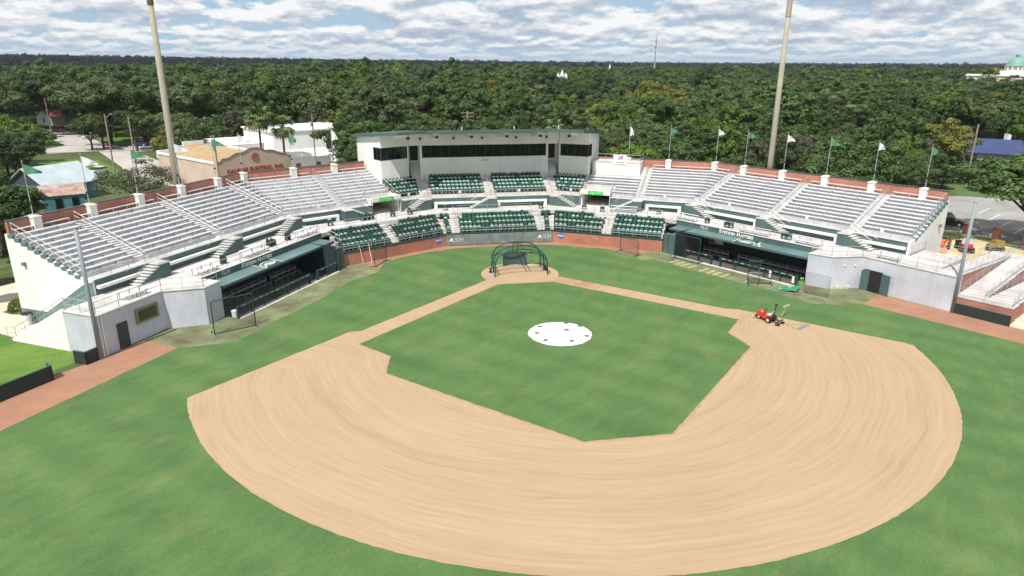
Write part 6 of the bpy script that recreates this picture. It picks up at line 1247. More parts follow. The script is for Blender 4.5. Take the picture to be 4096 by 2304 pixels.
# woodland further out: one mass, instanced leaf crowns
def forest(name, pts, objs, material, label):
    me = bpy.data.meshes.new(name); me.from_pydata([q[:3] for q in pts], [], []); me.update()
    for nm, ty, col in (('kind', 'INT', 3), ('scl', 'FLOAT', 4), ('rot', 'FLOAT', 5)):
        at = me.attributes.new(nm, ty, 'POINT'); at.data.foreach_set('value', [q[col] for q in pts])
    ob = bpy.data.objects.new(name, me); COL.objects.link(ob); tag(ob, label, 'woodland', kind='stuff')
    ng = bpy.data.node_groups.new(name, 'GeometryNodeTree'); ng.interface.new_socket('Geometry', in_out='INPUT', socket_type='NodeSocketGeometry'); ng.interface.new_socket('Geometry', in_out='OUTPUT', socket_type='NodeSocketGeometry')
    N = ng.nodes.new; L = ng.links.new; gi = N('NodeGroupInput'); go = N('NodeGroupOutput'); jn = N('GeometryNodeJoinGeometry')
    def attr(nm, ty): a = N('GeometryNodeInputNamedAttribute'); a.data_type = ty; a.inputs[0].default_value = nm; return a.outputs[0]
    kd, sc, ro = attr('kind', 'INT'), attr('scl', 'FLOAT'), attr('rot', 'FLOAT')
    rc = N('ShaderNodeCombineXYZ'); L(ro, rc.inputs[2]); sx = N('ShaderNodeCombineXYZ')
    for i in range(3): L(sc, sx.inputs[i])
    for k, o in enumerate(objs):
        oi = N('GeometryNodeObjectInfo'); oi.inputs['Object'].default_value = o; oi.inputs['As Instance'].default_value = False; oi.transform_space = 'ORIGINAL'
        sm = N('GeometryNodeSetMaterial'); sm.inputs['Material'].default_value = material; L(oi.outputs['Geometry'], sm.inputs['Geometry'])
        cp = N('FunctionNodeCompare'); cp.data_type = 'INT'; cp.operation = 'EQUAL'; L(kd, cp.inputs[2]); cp.inputs[3].default_value = k
        ip = N('GeometryNodeInstanceOnPoints'); L(gi.outputs[0], ip.inputs['Points']); L(cp.outputs[0], ip.inputs['Selection']); L(sm.outputs[0], ip.inputs['Instance']); L(rc.outputs[0], ip.inputs['Rotation']); L(sx.outputs[0], ip.inputs['Scale']); L(ip.outputs[0], jn.inputs[0])
    L(jn.outputs[0], go.inputs[0]); md = ob.modifiers.new('scatter', 'NODES'); md.node_group = ng; return ob
protos = []
for k in range(8): protos.append(next(c for c in crown_obs if c.data == CROWNS[k]))
pts = [(x, y, 0, rt_.randrange(8), h*rt_.uniform(.95, 1.15), rt_.uniform(0, 6.28)) for x, y, h in MID]
def wedge(d0, d1, sp, hs, zf=None, azr=(-33, 54)):
    out = []; d = d0
    while d < d1:
        k = max(1, int(d*radians(azr[1]-azr[0])/sp))
        for i in range(k):
            a = radians(azr[0])+radians(azr[1]-azr[0])*(i+rt_.random())/k; dd = d+rt_.uniform(0, sp)
            x = 14-sin(a-YAW*-1*0)*dd; y = 71-cos(a)*dd
            out.append((x, y, zf(a, dd) if zf else 0, rt_.randrange(8), rt_.uniform(*hs), rt_.uniform(0, 6.28)))
        d += sp*.9
    return out
def hill(a, d):
    t = min(1, max(0, (d-700)/900)); t = t*t*(3-2*t); w = min(1, max(0, (radians(22)-a)/radians(46)))
    return t*(.5+13*w)
pts += [q for q in wedge(425, 900, 12.5, (9, 21))]
forest('mixed_woodland', pts, protos, M_far, 'mixed green woodland stretching away behind the town trees')
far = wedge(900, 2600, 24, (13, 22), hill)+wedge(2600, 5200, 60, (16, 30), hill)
forest('distant_forest', far, protos, M_farshade, 'dark band of forest along the horizon')
# rising wooded ground under the far forest
mb = MB(); na, nd_ = 40, 16
for i in range(na+1):
    a = radians(-40+100*i/na)
    for j in range(nd_+1): d = 650+5200*(j/nd_)**1.6; mb.v.append((14-sin(a)*d, 71-cos(a)*d, hill(a, d)-.6 if j else -.5))
mb.f = [(i*(nd_+1)+j, (i+1)*(nd_+1)+j, (i+1)*(nd_+1)+j+1, i*(nd_+1)+j+1) for i in range(na) for j in range(nd_)]
mb.build('wooded_rise', mat('forest_floor', (.022, .032, .018), .95, .2, .02), kind='structure', smooth=True)

# ------------------------------------------------------------------ palms
M_frond = leaf_mat('palm_fronds', (.06, .11, .035), (.12, .18, .06), (.24, .29, .12)); M_dead = mat('dead_fronds', (.26, .19, .10), .9, .2, 3.); M_ptrunk = mat('palm_trunk', (.16, .13, .10), .9, .2, 3.)
def frond_mesh(nm, m, L_=1., droop=.75):
    mb = MB(); seg = 7; r = random.Random(3)
    for i in range(seg):
        t = (i+.5)/seg
    # fan leaf: stalk plus radiating blades
    mb.tube([(0, 0, 0), (.35*L_, 0, .12*L_), (.5*L_, 0, .10*L_)], .018, 4)
    for k in range(11):
        a = radians(-95+19*k); c = Vector((.5*L_, 0, .10*L_)); d = Vector((cos(a), sin(a), 0)); q = Vector((-sin(a), cos(a), 0))*.055*L_
        p1 = c+d*.32*L_+Vector((0, 0, .03*L_)); p2 = c+d*.62*L_-Vector((0, 0, .28*droop*L_)); b = len(mb.v)
        mb.v += [tuple(c), tuple(p1-q), tuple(p1+q), tuple(p2)]; mb.f += [(b, b+1, b+2), (b+1, b+3, b+2)]
    return mb.mesh(nm, m)
FR, FD = frond_mesh('palm_frond', M_frond), frond_mesh('dead_frond', M_dead, .9, 1.2)
def palm(x, y, h, label, size=2.3, n=26, group='palms'):
    E_ = empty('palm_tree', (x, y, 0), label, 'palm', group); r = random.Random(int(x*7+y*3))
    MB().tube([(x, y, 0), (x+.15, y, h*.5), (x+.1, y+.1, h)], .24, 8, .2).build('trunk', M_ptrunk, E_)
    for k in range(n):
        dead = k >= n-6; el = radians(r.uniform(-55, -35)) if dead else radians(75-125*k/(n-6))+r.uniform(-.15, .15); az = k*2.4+r.uniform(-.3, .3); s = size*r.uniform(.85, 1.15)
        M_ = Matrix.Translation((.1, .1, h)) @ Matrix.Rotation(az, 4, 'Z') @ Matrix.Rotation(-el, 4, 'Y') @ Matrix.Scale(s, 4)
        link_copy(type('o', (), {'data': FD if dead else FR}), 'dead_frond' if dead else 'frond', E_, M_)
palm(37.2, -71, 11.4, 'tall fan palm in front of the white warehouse', 2.9, 30); palm(33.2, -73, 9.6, 'shorter fan palm right of the tall one by the warehouse', 2.7, 30)
palm(-23.4, -58.7, 11.9, 'fan palm just above the press box roof'); palm(-18.5, -60, 10.4, 'low fan palm left of the one above the press box roof', 1.8)
palm(17.3, -52, 8.2, 'yellowish palm at the left corner of the press box', 1.6)
palm(-109, -105.4, 14.4, 'shaggy palm in the wood right of the right floodlight pole', 3.2); palm(-120, -109.6, 14.2, 'taller shaggy palm right of the floodlight pole', 3.4); palm(-107.7, -94, 11.9, 'lowest of the three shaggy palms on the right', 3.0)
palm(-101.4, -238, 13.5, 'distant palm rising from the wood right of the press box', 3.2); palm(-215, -166, 17.5, 'distant palm near the courthouse', 4)
palm(52, 1.5, 3.2, 'small palm by the left footpath', 1.5); palm(55, -4, 3.6, 'low palm behind the left end wall', 1.6)

# ------------------------------------------------------------------ roads, kerbs and lawns of the town
sheet('street', [[(62, -70), (70, -92), (86, -124), (96, -120), (104, -112), (112, -118), (101, -131), (99, -138), (116, -166), (136, -186), (160, -200), (158, -210), (130, -196), (112, -178), (93, -146), (84, -134), (52, -142), (50, -130), (76, -121), (62, -96), (54, -72)]], .012, M_road)
sheet('lawn', [[(60, -67), (70, -90), (80, -106), (88, -108), (100, -96), (90, -76), (74, -70)]], .008, M_lawn); sheet('lawn', [[(84, -136), (94, -150), (112, -180), (104, -186), (84, -166), (66, -142)]], .008, M_lawn); sheet('lawn', [[(118, -164), (136, -184), (150, -186), (146, -160)]], .008, M_lawn)
sheet('shop_yard', [[(44, -66), (62, -70), (58, -104), (30, -100), (18, -72), (28, -64)]], .010, mat('shop_yard_paving', (.5, .48, .46), .9, .1, .2))
sheet('verge', [[(-86, -34), (-140, 9), (-160, 0), (-150, -30), (-100, -60)]], .008, M_grass)
for i, (x0, y0, x1, y1) in enumerate([(-74.5, -15.3, -79.5, -18.3), (-72.3, -11, -77.3, -14), (-76.7, -19.6, -81.7, -22.6), (-70, -6.7, -75, -9.7)]):
    a, b = Vector((x0, y0, .016)), Vector((x1, y1, .016)); w = Vector(((b-a).y, -(b-a).x, 0)).normalized()*.07; MB().poly([a-w, b-w, b+w, a+w]).build('parking_line', M_lab, kind='structure')

# ------------------------------------------------------------------ buildings
def gable_house(name, c, ax, L_, Wd, hw, hr, m_wall, m_roof, label, over=.5, gm=None, wins=True):
    """ridge along unit ax"""
    ax = Vector((*ax, 0)).normalized(); px = Vector((-ax.y, ax.x, 0)); c = Vector((*c, 0)); E_ = empty(name, c, label, 'building')
    P = lambda a, b, z: c+ax*a+px*b+Vector((0, 0, z))
    l, w = L_/2, Wd/2
    MB().hexa([P(-l, -w, 0), P(l, -w, 0), P(l, w, 0), P(-l, w, 0), P(-l, -w, hw), P(l, -w, hw), P(l, w, hw), P(-l, w, hw)]).build('wall', m_wall, E_)
    for s in (-1, 1): MB().hexa([P(s*l-.1*s, -w, hw), P(s*l, -w, hw), P(s*l, w, hw), P(s*l-.1*s, w, hw), P(s*l-.1*s, -.05, hr-.1), P(s*l, -.05, hr-.1), P(s*l, .05, hr-.1), P(s*l-.1*s, .05, hr-.1)]).build('gable', gm or m_wall, E_)
    k = (hr-hw)/w; e = over
    for s in (-1, 1): MB().hexa([P(-l-e, 0, hr), P(l+e, 0, hr), P(l+e, s*(w+e), hw-k*e), P(-l-e, s*(w+e), hw-k*e), P(-l-e, 0, hr+.12), P(l+e, 0, hr+.12), P(l+e, s*(w+e), hw-k*e+.12), P(-l-e, s*(w+e), hw-k*e+.12)]).build('roof_slope', m_roof, E_)
    if wins:
        for a in (-l*.5, l*.3):
            for s in (-1, 1): wn_ = MB().hexa([P(a-.5, s*(w-.02), 1), P(a+.5, s*(w-.02), 1), P(a+.5, s*(w+.05), 1), P(a-.5, s*(w+.05), 1), P(a-.5, s*(w-.02), 2.3), P(a+.5, s*(w-.02), 2.3), P(a+.5, s*(w+.05), 2.3), P(a-.5, s*(w+.05), 2.3)]).build('window', M_glass, E_)
        for s in (-1, 1): MB().hexa([P(s*(l-.02), -.6, 1), P(s*(l+.05), -.6, 1), P(s*(l+.05), .6, 1), P(s*(l-.02), .6, 1), P(s*(l-.02), -.6, 2.4), P(s*(l+.05), -.6, 2.4), P(s*(l+.05), .6, 2.4), P(s*(l-.02), .6, 2.4)]).build('window', M_glass, E_)
    return E_
M_hblue = mat('house_blue', (.085, .20, .24), .8, .1, .6); M_hroof = mat('pale_blue_roof', (.42, .50, .53), .6, .08, .6, fine=.08); M_hgab = mat('gable_slate', (.05, .06, .075), .7, .1, 1.)
gable_house('house', (68.2, -55.0), (-.5, -.866), 9.2, 8.4, 3.0, 5.6, M_hblue, M_hroof, 'house with pale blue-grey roof and dark gable left of the street', gm=M_hgab)
# low rusty-roofed shed
SH = empty('shed', (63, -45, 0), 'blue shed with rusty metal roof behind the left brick wall', 'building'); MB().prism([(60.2, -45.4), (65.2, -43.2), (66.6, -46.4), (61.6, -48.6)], 0, 2.4).build('wall', M_hblue, SH)
M_rust = mat('rusty_tin', (.42, .37, .35), .7, .1, .7, col2=(.27, .115, .06))
a_, b_, c_, d_ = Vector((59.7, -45.4, 2.35)), Vector((65.4, -42.9, 2.35)), Vector((67.1, -46.7, 3.5)), Vector((61.4, -49.2, 3.5))
for i in range(18):
    t0, t1 = i/18, (i+.93)/18; q = [a_.lerp(b_, t0), a_.lerp(b_, t1), d_.lerp(c_, t1), d_.lerp(c_, t0)]; MB().hexa(q+[p_+Vector((0, 0, .05 if i % 2 else .09)) for p_ in q]).build('roof_sheet', M_rust, SH)
for t in (.22, .62): q = Vector((60.2, -45.4, 0)).lerp(Vector((65.2, -43.2, 0)), t); mb = MB(); mb.box(-.45, .45, -.05, .05, .3, 1.9); mb.xf(Matrix.Translation(q+Vector((-.03, .06, 0))) @ Matrix.Rotation(atan2(2.2, 5), 4, 'Z')); mb.build('door', M_glass, SH)
# brick shop with mission parapet and lettering
CE = empty('shop_building', (40, -62, 0), 'tan stucco shop with curved parapet and red company lettering behind the left stand', 'building')
M_tan = mat('tan_stucco', (.60, .46, .375), .85, .08, .5); M_gravel = mat('tan_gravel_roof', (.37, .27, .15), .95, .1, .5, fine=.08)
A_, Bv = Vector((41.4, -50.9, 0)), Vector((30.5, -59.8, 0)); ex = (Bv-A_).normalized(); LW = (Bv-A_).length; ey = Vector((.62, -.78, 0)); ey = (ey-ex*ey.dot(ex)).normalized(); DP = 22
P = lambda a, b, z: A_+ex*a+ey*b+Vector((0, 0, z))
pf = []
for i in range(41):
    t = i/40; x_ = abs(t-.5)*2; z = 6.0+1.75*(1-x_**1.15)+.13*sin(x_*pi*5) if x_ < .86 else 6.0
    if x_ >= .86: z = 5.95
    pf.append((t*LW, z))
mb = MB(); n = len(pf)
for b in (0., .35): mb.v += [tuple(P(a, b, 0)) for a, z in pf]+[tuple(P(a, b, z)) for a, z in pf]
for i in range(n-1): mb.f += [(i, i+1, n+i+1, n+i), (2*n+i, 3*n+i, 3*n+i+1, 2*n+i+1), (n+i, n+i+1, 3*n+i+1, 3*n+i)]
mb.f += [(0, n, 3*n, 2*n), (n-1, 2*n+n-1, 3*n+n-1, 2*n-1)]; mb.build('front_wall', M_tan, CE)
mb = MB()
for i in range(n-1): (a0, z0), (a1, z1) = pf[i], pf[i+1]; mb.hexa([P(a0, -.08, z0), P(a1, -.08, z1), P(a1, .43, z1), P(a0, .43, z0), P(a0, -.08, z0+.14), P(a1, -.08, z1+.14), P(a1, .43, z1+.14), P(a0, .43, z0+.14)])
mb.build('parapet_coping', mat('coping_brown', (.30, .19, .14), .8, .1, 2.), CE, kind='stuff')
MB().hexa([P(0, .36, 0), P(.3, .36, 0), P(.3, DP, 0), P(0, DP, 0), P(0, .36, 5.6), P(.3, .36, 5.6), P(.3, DP, 5.6), P(0, DP, 5.6)]).build('side_wall', M_tan, CE); MB().hexa([P(LW-.3, .36, 0), P(LW, .36, 0), P(LW, DP, 0), P(LW-.3, DP, 0), P(LW-.3, .36, 5.6), P(LW, .36, 5.6), P(LW, DP, 5.6), P(LW-.3, DP, 5.6)]).build('side_wall', M_tan, CE)
for s in (0, 1):
    a0, a1 = (0.3, LW/2) if s == 0 else (LW-.3, LW/2); MB().hexa([P(a0, .4, 5.0), P(a1, .4, 6.9), P(a1, DP, 6.9), P(a0, DP, 5.0), P(a0, .4, 5.1), P(a1, .4, 7.0), P(a1, DP, 7.0), P(a0, DP, 5.1)]).build('roof_slope', M_gravel, CE)
for k, (a, b) in enumerate(((0, 3), (2.6, 5.4), (LW-5.4, LW-2.6), (LW-3, LW))): MB().hexa([P(a, DP, 4.8), P(b, DP, 4.8), P(b, DP+.4, 4.8), P(a, DP+.4, 4.8), P(a, DP, 6.2+(k in (1, 2))*.5), P(b, DP, 6.2+(k in (1, 2))*.5), P(b, DP+.4, 6.2+(k in (1, 2))*.5), P(a, DP+.4, 6.2+(k in (1, 2))*.5)]).build('rear_parapet', M_white, CE)
MB().hexa([P(5, DP-.01, 4.8), P(LW-5, DP-.01, 4.8), P(LW-5, DP+.41, 4.8), P(5, DP+.41, 4.8), P(5, DP-.01, 7.4), P(LW-5, DP-.01, 7.4), P(LW-5, DP+.41, 7.4), P(5, DP+.41, 7.4)]).build('rear_parapet', M_white, CE)
for a in (-.12, LW-.33): MB().hexa([P(a, .5, 5.6), P(a+.45, .5, 5.6), P(a+.45, DP, 5.6), P(a, DP, 5.6), P(a, .5, 5.95), P(a+.45, .5, 5.95), P(a+.45, DP, 5.95), P(a, DP, 5.95)]).build('side_parapet', M_white, CE)
M_redl = mat('letter_red', (.42, .02, .02), .6, .05, 2.)
mb = text_mb('CALKINS ELECTRIC, INC.', .92, .03, .02, 0, 1.06); mb.xf(basis(P(LW/2, -.04, 4.3), ex, (0, 0, 1))); mb.build('lettering', M_redl, CE)
mb = MB(); B_ = basis(P(LW/2, -.03, 6.35), ex, (0, 0, 1)); mb.tube([B_ @ Vector((.62*cos(2*pi*i/28), .62*sin(2*pi*i/28), .02)) for i in range(29)], .05, 5); mb.build('round_emblem', M_redl, CE)
for t, dz in (('Since', .14), ('1926', -.2)): mb = text_mb(t, .34, .01, .008); mb.xf(basis(P(LW/2, -.04, 6.35+dz), ex, (0, 0, 1))); mb.build('emblem_text', M_redl, CE)
MB().hexa([P(1, -.05, 3.2), P(LW-1, -.05, 3.2), P(LW-1, 0, 3.2), P(1, 0, 3.2), P(1, -.05, 3.35), P(LW-1, -.05, 3.35), P(LW-1, 0, 3.35), P(1, 0, 3.35)]).build('string_course', MATS['coping_brown'], CE)
# white warehouse group
WH = empty('warehouse', (30, -100, 0), 'large plain white warehouse with flat roof behind the palms', 'building'); M_ww = mat('warehouse_white', (.80, .80, .78), .6, .03, .3)
MB().prism([(37.5, -88.5), (21.5, -97.5), (28, -112), (46, -102)], 0, 7.3).build('wall', M_ww, WH); MB().prism([(37.8, -88.1), (21.1, -97.3), (27.8, -112.5), (46.5, -102.2)], 7.3, 7.6).build('roof', M_ww, WH)
q = Vector((34.0, -90.3, 5)); mb = MB(); mb.box(-.5, .5, -.06, .06, 0, 1.3); mb.xf(Matrix.Translation(q) @ Matrix.Rotation(atan2(-9, -16), 4, 'Z')); mb.build('window', M_glass, WH); q = Vector((26.0, -94.8, 3)); mb = MB(); mb.box(-.9, .9, -.06, .06, 0, 1.5); mb.xf(Matrix.Translation(q) @ Matrix.Rotation(atan2(-9, -16), 4, 'Z')); mb.build('window', M_glass, WH)
MB().prism([(25.4, -94.6), (23.4, -95.7), (22.9, -94.6), (24.9, -93.5)], 0, 6.2).build('corner_block', M_ww, WH)
gable_house('annex', (31.5, -79.5), (.87, .5), 11, 7, 3.6, 4.6, M_ww, M_ww, 'low white annex in front of the warehouse', wins=True); gable_house('annex', (48, -94), (-.87, -.5), 12, 9, 4.8, 5.8, M_ww, M_ww, 'white pitched roof left of the palms', wins=False)
# blue roofed house and green roofed porch on the right
M_broof = mat('bright_blue_roof', (.04, .056, .15), .5, .08, .4); M_hsw = mat('siding_grey', (.42, .43, .42), .8, .08, .5)
BH = gable_house('house', (-127.5, -69.5), (.72, -.69), 26, 11, 3.0, 5.4, M_hsw, M_broof, 'grey house with bright blue roof at the right edge', over=.8); MB().box(-132.2, -131.2, -71.5, -70.5, 4, 6.6).build('chimney', M_white, BH)
gable_house('porch', (-150, -108), (.72, -.69), 12, 8, 3, 4.6, M_white, mat('green_tin_roof', (.17, .27, .24), .5, .08, .5), 'small house with grey-green roof above the blue roofed one')
gable_house('house', (-112, -172), (.8, -.6), 14, 9, 3.2, 5.0, M_white, mat('grey_tin_roof', (.4, .45, .47), .5, .08, .5), 'pale house in the trees right of the courthouse sight line'); gable_house('house', (128, -214), (.6, .8), 16, 9, 3.2, 5.2, M_cream, mat('terracotta_roof', (.38, .13, .09), .7, .1, .5), 'house with red roof far up the street')
gable_house('house', (70, -172), (-.9, .3), 10, 7, 3, 4.6, M_white, M_hroof, 'pale shed under the trees behind the street')
# courthouse with copper dome
CH = empty('courthouse', (-306, -245.5, 0), 'cream courthouse with green copper dome on the right skyline', 'building'); cx, cy = -306.0, -245.5
M_cop = mat('copper_green', (.17, .34, .29), .6, .1, .2); M_crm = mat('courthouse_cream', (.66, .60, .47), .8, .05, .2)
mb = MB(); mb.box(-20, 11.5, -9, 9, 0, 16.6); mb.xf(Matrix.Translation((cx, cy, 0)) @ Matrix.Rotation(2.35, 4, 'Z')); mb.build('main_block', M_crm, CH); mb = MB(); mb.box(-20.4, 12, -9.5, 9.5, 16.6, 17.4); mb.xf(Matrix.Translation((cx, cy, 0)) @ Matrix.Rotation(2.35, 4, 'Z')); mb.build('cornice', M_white, CH)
mb = MB(); mb.box(-6.2, 6.2, -6.2, 6.2, 17.4, 19.2); mb.xf(Matrix.Translation((cx, cy, 0)) @ Matrix.Rotation(2.35, 4, 'Z')); mb.build('attic', M_white, CH)
MB().lathe((cx, cy, 19.2), [(3.8, 0), (3.8, 2.2)], 20).build('drum', M_crm, CH)
for k in range(12): a = k*pi/6; MB().tube([(cx+4.3*cos(a), cy+4.3*sin(a), 19.2), (cx+4.3*cos(a), cy+4.3*sin(a), 21.4)], .35, 6).build('column', M_white, CH)
MB().lathe((cx, cy, 21.4), [(4.9, 0), (4.9, .3), (4.5, .5), (4.3, 1.4), (3.6, 2.6), (2.4, 3.6), (1.1, 4.2)], 20).build('dome', M_cop, CH, smooth=True); MB().lathe((cx, cy, 25.4), [(.9, 0), (.9, 1.3), (1.1, 1.4), (.9, 1.8), (.2, 2.3)], 12).build('lantern', M_cop, CH)
for a, z in ((-9, 10), (-4, 10), (2, 10), (7, 10)): mb = MB(); mb.box(a, a+1.4, -9.1, -8.95, z, z+3.2); mb.xf(Matrix.Translation((cx, cy, 0)) @ Matrix.Rotation(2.35, 4, 'Z')); mb.build('window', M_glass, CH)
MB().box(-353, -346.5, -304, -297, 0, 20.).build('brick_annex', M_brick, label='red brick block beside the courthouse dome', cat='building')
# church with three white spires
CU = empty('church', (-90.6, -335.7, 0), 'white church with three pointed spires rising from the wood', 'church')
for dx, w, h, s in ((0, 1.0, 15.4, 3.2), (-2.3, .75, 15.0, 1.6), (2.3, .75, 15.0, 1.6)):
    MB().box(-90.6+dx-w, -90.6+dx+w, -335.7-w, -335.7+w, 0, h).build('tower', M_white, CU); mb = MB(); mb.lathe((-90.6+dx, -335.7, h), [(w*1.15, 0), (.05, s)], 4); mb.build('spire', M_white, CU)
MB().box(-87, -76, -350, -336, 0, 14.6).build('nave', M_white, CU)
MB().lathe((-204, -594, 0), [(1.0, 0), (1.0, 17.5), (.1, 21.8)], 6).build('steeple', M_white, label='single thin white steeple near the horizon', cat='steeple')
# towers
CT = empty('cell_tower', (-225, -533, 0), 'grey cell tower with antenna clusters on the skyline', 'tower'); MB().tube([(-225, -533, 0), (-225, -533, 45)], .85, 8, .5).build('mast', M_steel, CT)
for z, w in ((43.5, 2.2), (38, 2.), (33, 2.), (28.5, 1.4)):
    for k in range(6): a = k*pi/3; MB().box(-225+w*cos(a)-.25, -225+w*cos(a)+.25, -533+w*sin(a)-.25, -533+w*sin(a)+.25, z-1.6, z+1.2).build('antenna', M_lab, CT)
    MB().tube([(-225-w, -533, z), (-225+w, -533, z)], .2, 5).build('boom', M_steel, CT)
for x, y, h, lb in ((-427, -1152, 35, 'thin radio mast left of the cell tower'), (267, -1204, 41, 'faint lattice mast on the left skyline')):
    E_ = empty('radio_mast', (x, y, 0), lb, 'mast'); MB().tube([(x, y, 0), (x, y, h)], .45, 5, .25).build('mast', M_steel, E_); MB().tube([(x-1.5, y, h-2), (x+1.5, y, h-2)], .3, 5).build('boom', M_steel, E_)
# utility poles and wires
M_wood = mat('pole_wood', (.30, .25, .19), .9, .15, 2.)
UP = [(69.2, -35.5, 11.5, 'left of the rusty shed'), (62.5, -66, 13, 'behind the pale roofed house'), (66.5, -90, 11, 'by the street corner'), (98, -88, 11, 'at the far left among the trees'), (40.5, -47.5, 10.8, 'in front of the lettered shop'), (27.2, -70, 12.5, 'in front of the white warehouse'), (107, -150, 12, 'up the side street')]
for x, y, h, lb in UP:
    E_ = empty('utility_pole', (x, y, 0), 'weathered wooden utility pole %s' % lb, 'utility pole', 'utility poles'); MB().tube([(x, y, 0), (x, y, h)], .17, 8, .12).build('shaft', M_wood, E_)
    if x in (40.5, 27.2): MB().tube([(x+.35, y+.2, h-2.4), (x+.35, y+.2, h-1.5)], .24, 10).build('transformer', mat('transformer_grey', (.5, .51, .5), .6, .05, 2.), E_)
x, y, h = -3.9, -77.9, 10.3; E_ = empty('utility_pole', (x, y, 0), 'tall utility pole with four crossarms above the press box roof', 'utility pole', 'utility poles'); MB().tube([(x, y, 0), (x, y, h+2.0)], .2, 8, .15).build('shaft', M_wood, E_)
for z in (11.9, 11.1, 10.3, 9.5): MB().box(x-1.3, x+1.3, y-.08, y+.08, z-.07, z+.07).build('crossarm', M_wood, E_)
x, y, h = -95, -42, 11.5; E_ = empty('utility_pole', (x, y, 0), 'wooden utility pole in front of the blue roofed house', 'utility pole', 'utility poles'); MB().tube([(x, y, 0), (x, y, h)], .2, 8, .15).build('shaft', M_wood, E_)
def wire(a, b, sag, label):
    a, b = Vector(a), Vector(b); MB().tube([a.lerp(b, t)-Vector((0, 0, sag*4*t*(1-t))) for t in [i/12 for i in range(13)]], .022, 4).build('overhead_wire', M_cap, label=label, cat='wire', group='overhead wires')
wire((98, -88, 10.6), (69.2, -35.5, 11.2), .8, 'overhead wire at the far left'); wire((69.2, -35.5, 11.2), (40.5, -47.5, 10.6), .7, 'overhead wire above the pale roofed house'); wire((40.5, -47.5, 10.6), (27.2, -70, 12.2), .7, 'overhead wire in front of the lettered shop'); wire((69.2, -35.5, 10.2), (40.5, -47.5, 9.6), .7, 'lower overhead wire above the pale roofed house')
E_ = empty('street_lamp', (84, -127, 0), 'street lamp with curved arm over the side street', 'street lamp'); MB().tube([(84, -127, 0), (84, -127, 8), (82.5, -126.5, 9), (79.5, -126, 9.2)], .1, 6).build('arm', M_steel, E_); MB().box(78.4, 79.6, -126.3, -125.7, 9.1, 9.3).build('head', M_lab, E_)

# ------------------------------------------------------------------ vehicles
def car(x, y, rz, col, label, pickup=False, L_=4.6):
    E_ = empty('parked_car' if not pickup else 'pickup_truck', (x, y, 0), label, 'car' if not pickup else 'pickup'); E_.rotation_euler[2] = rz; E_.location = (x, y, .016)
    m = mat('car_paint_%s' % col[0], col[1], .3, .03, 1., spec=.6); l, w = L_/2, .9
    def loft(secs, mm, nm):
        mb = MB(); n = len(secs)
        for sx, hw, z0, z1 in secs: mb.v += [(sx, -hw, z0), (sx, hw, z0), (sx, hw*.93, z1), (sx, -hw*.93, z1)]
        for i in range(n-1): b = i*4; mb.f += [(b+k, b+(k+1) % 4, b+4+(k+1) % 4, b+4+k) for k in range(4)]
        mb.f += [(3, 2, 1, 0), tuple((n-1)*4+k for k in range(4))]; return mb.build(nm, mm, E_, local=True)
    loft([(-l, w*.9, .4, .8), (-l+.15, w, .3, .92), (-.2, w, .28, .96), (l-.9, w, .28, .92), (l-.1, w*.95, .32, .74), (l, w*.85, .4, .62)], m, 'body')
    if pickup: loft([(-.55, w*.92, .94, 1.0), (-.4, w*.86, .94, 1.66), (.7, w*.84, .94, 1.66), (1.25, w*.9, .92, 1.0)], M_glass, 'cabin_glass'); loft([(-.42, w*.83, 1.64, 1.74), (.66, w*.8, 1.64, 1.74)], m, 'cabin_roof'); loft([(-l+.1, w*.8, .90, .99), (-.65, w*.8, .90, .99)], M_black, 'load_bed')
    else: loft([(-l+.3, w*.88, .9, .96), (-l+1.0, w*.84, .9, 1.46), (.35, w*.82, .9, 1.48), (1.15, w*.9, .9, .95)], M_glass, 'cabin_glass'); loft([(-l+1.0, w*.80, 1.45, 1.53), (.3, w*.78, 1.45, 1.54)], m, 'roof')
    for sx in (-l+.85, l-.85):
        for sy in (-1, 1): t = MB().tube([(sx, sy*.78, .33), (sx, sy*.96, .33)], .33, 14).build('wheel', M_black, E_, local=True); MB().tube([(sx, sy*.95, .33), (sx, sy*.975, .33)], .19, 10).build('rim', M_alu, t, local=True)
    for sy in (-1, 1): MB().box(l-.04, l+.01, sy*.6-.16, sy*.6+.16, .58, .7).build('headlight', M_lab, E_, local=True); MB().box(-l-.01, -l+.04, sy*.68-.12, sy*.68+.12, .66, .8).build('tail_light', M_redl, E_, local=True)
car(71.5, -82.5, 1.1, ('white', (.75, .75, .75)), 'white car parked on grass by the pale roofed house'); car(117, -181, -.3, ('red', (.28, .01, .02)), 'dark red pickup parked up the street', True, 5.4); car(79, -134.5, -.25, ('navy', (.02, .03, .10)), 'dark blue car on the side street'); car(-65.3, -13.6, 2.3, ('black', (.015, .015, .017)), 'black pickup in the car park behind the right end wall', True, 5.6)
car(-132, -104, 1.0, ('white', (.75, .75, .75)), 'white vehicle in the gap between trees on the right', False, 5.2); car(100, -158, 1.0, ('silver', (.5, .5, .52)), 'silver car half hidden under the street trees')
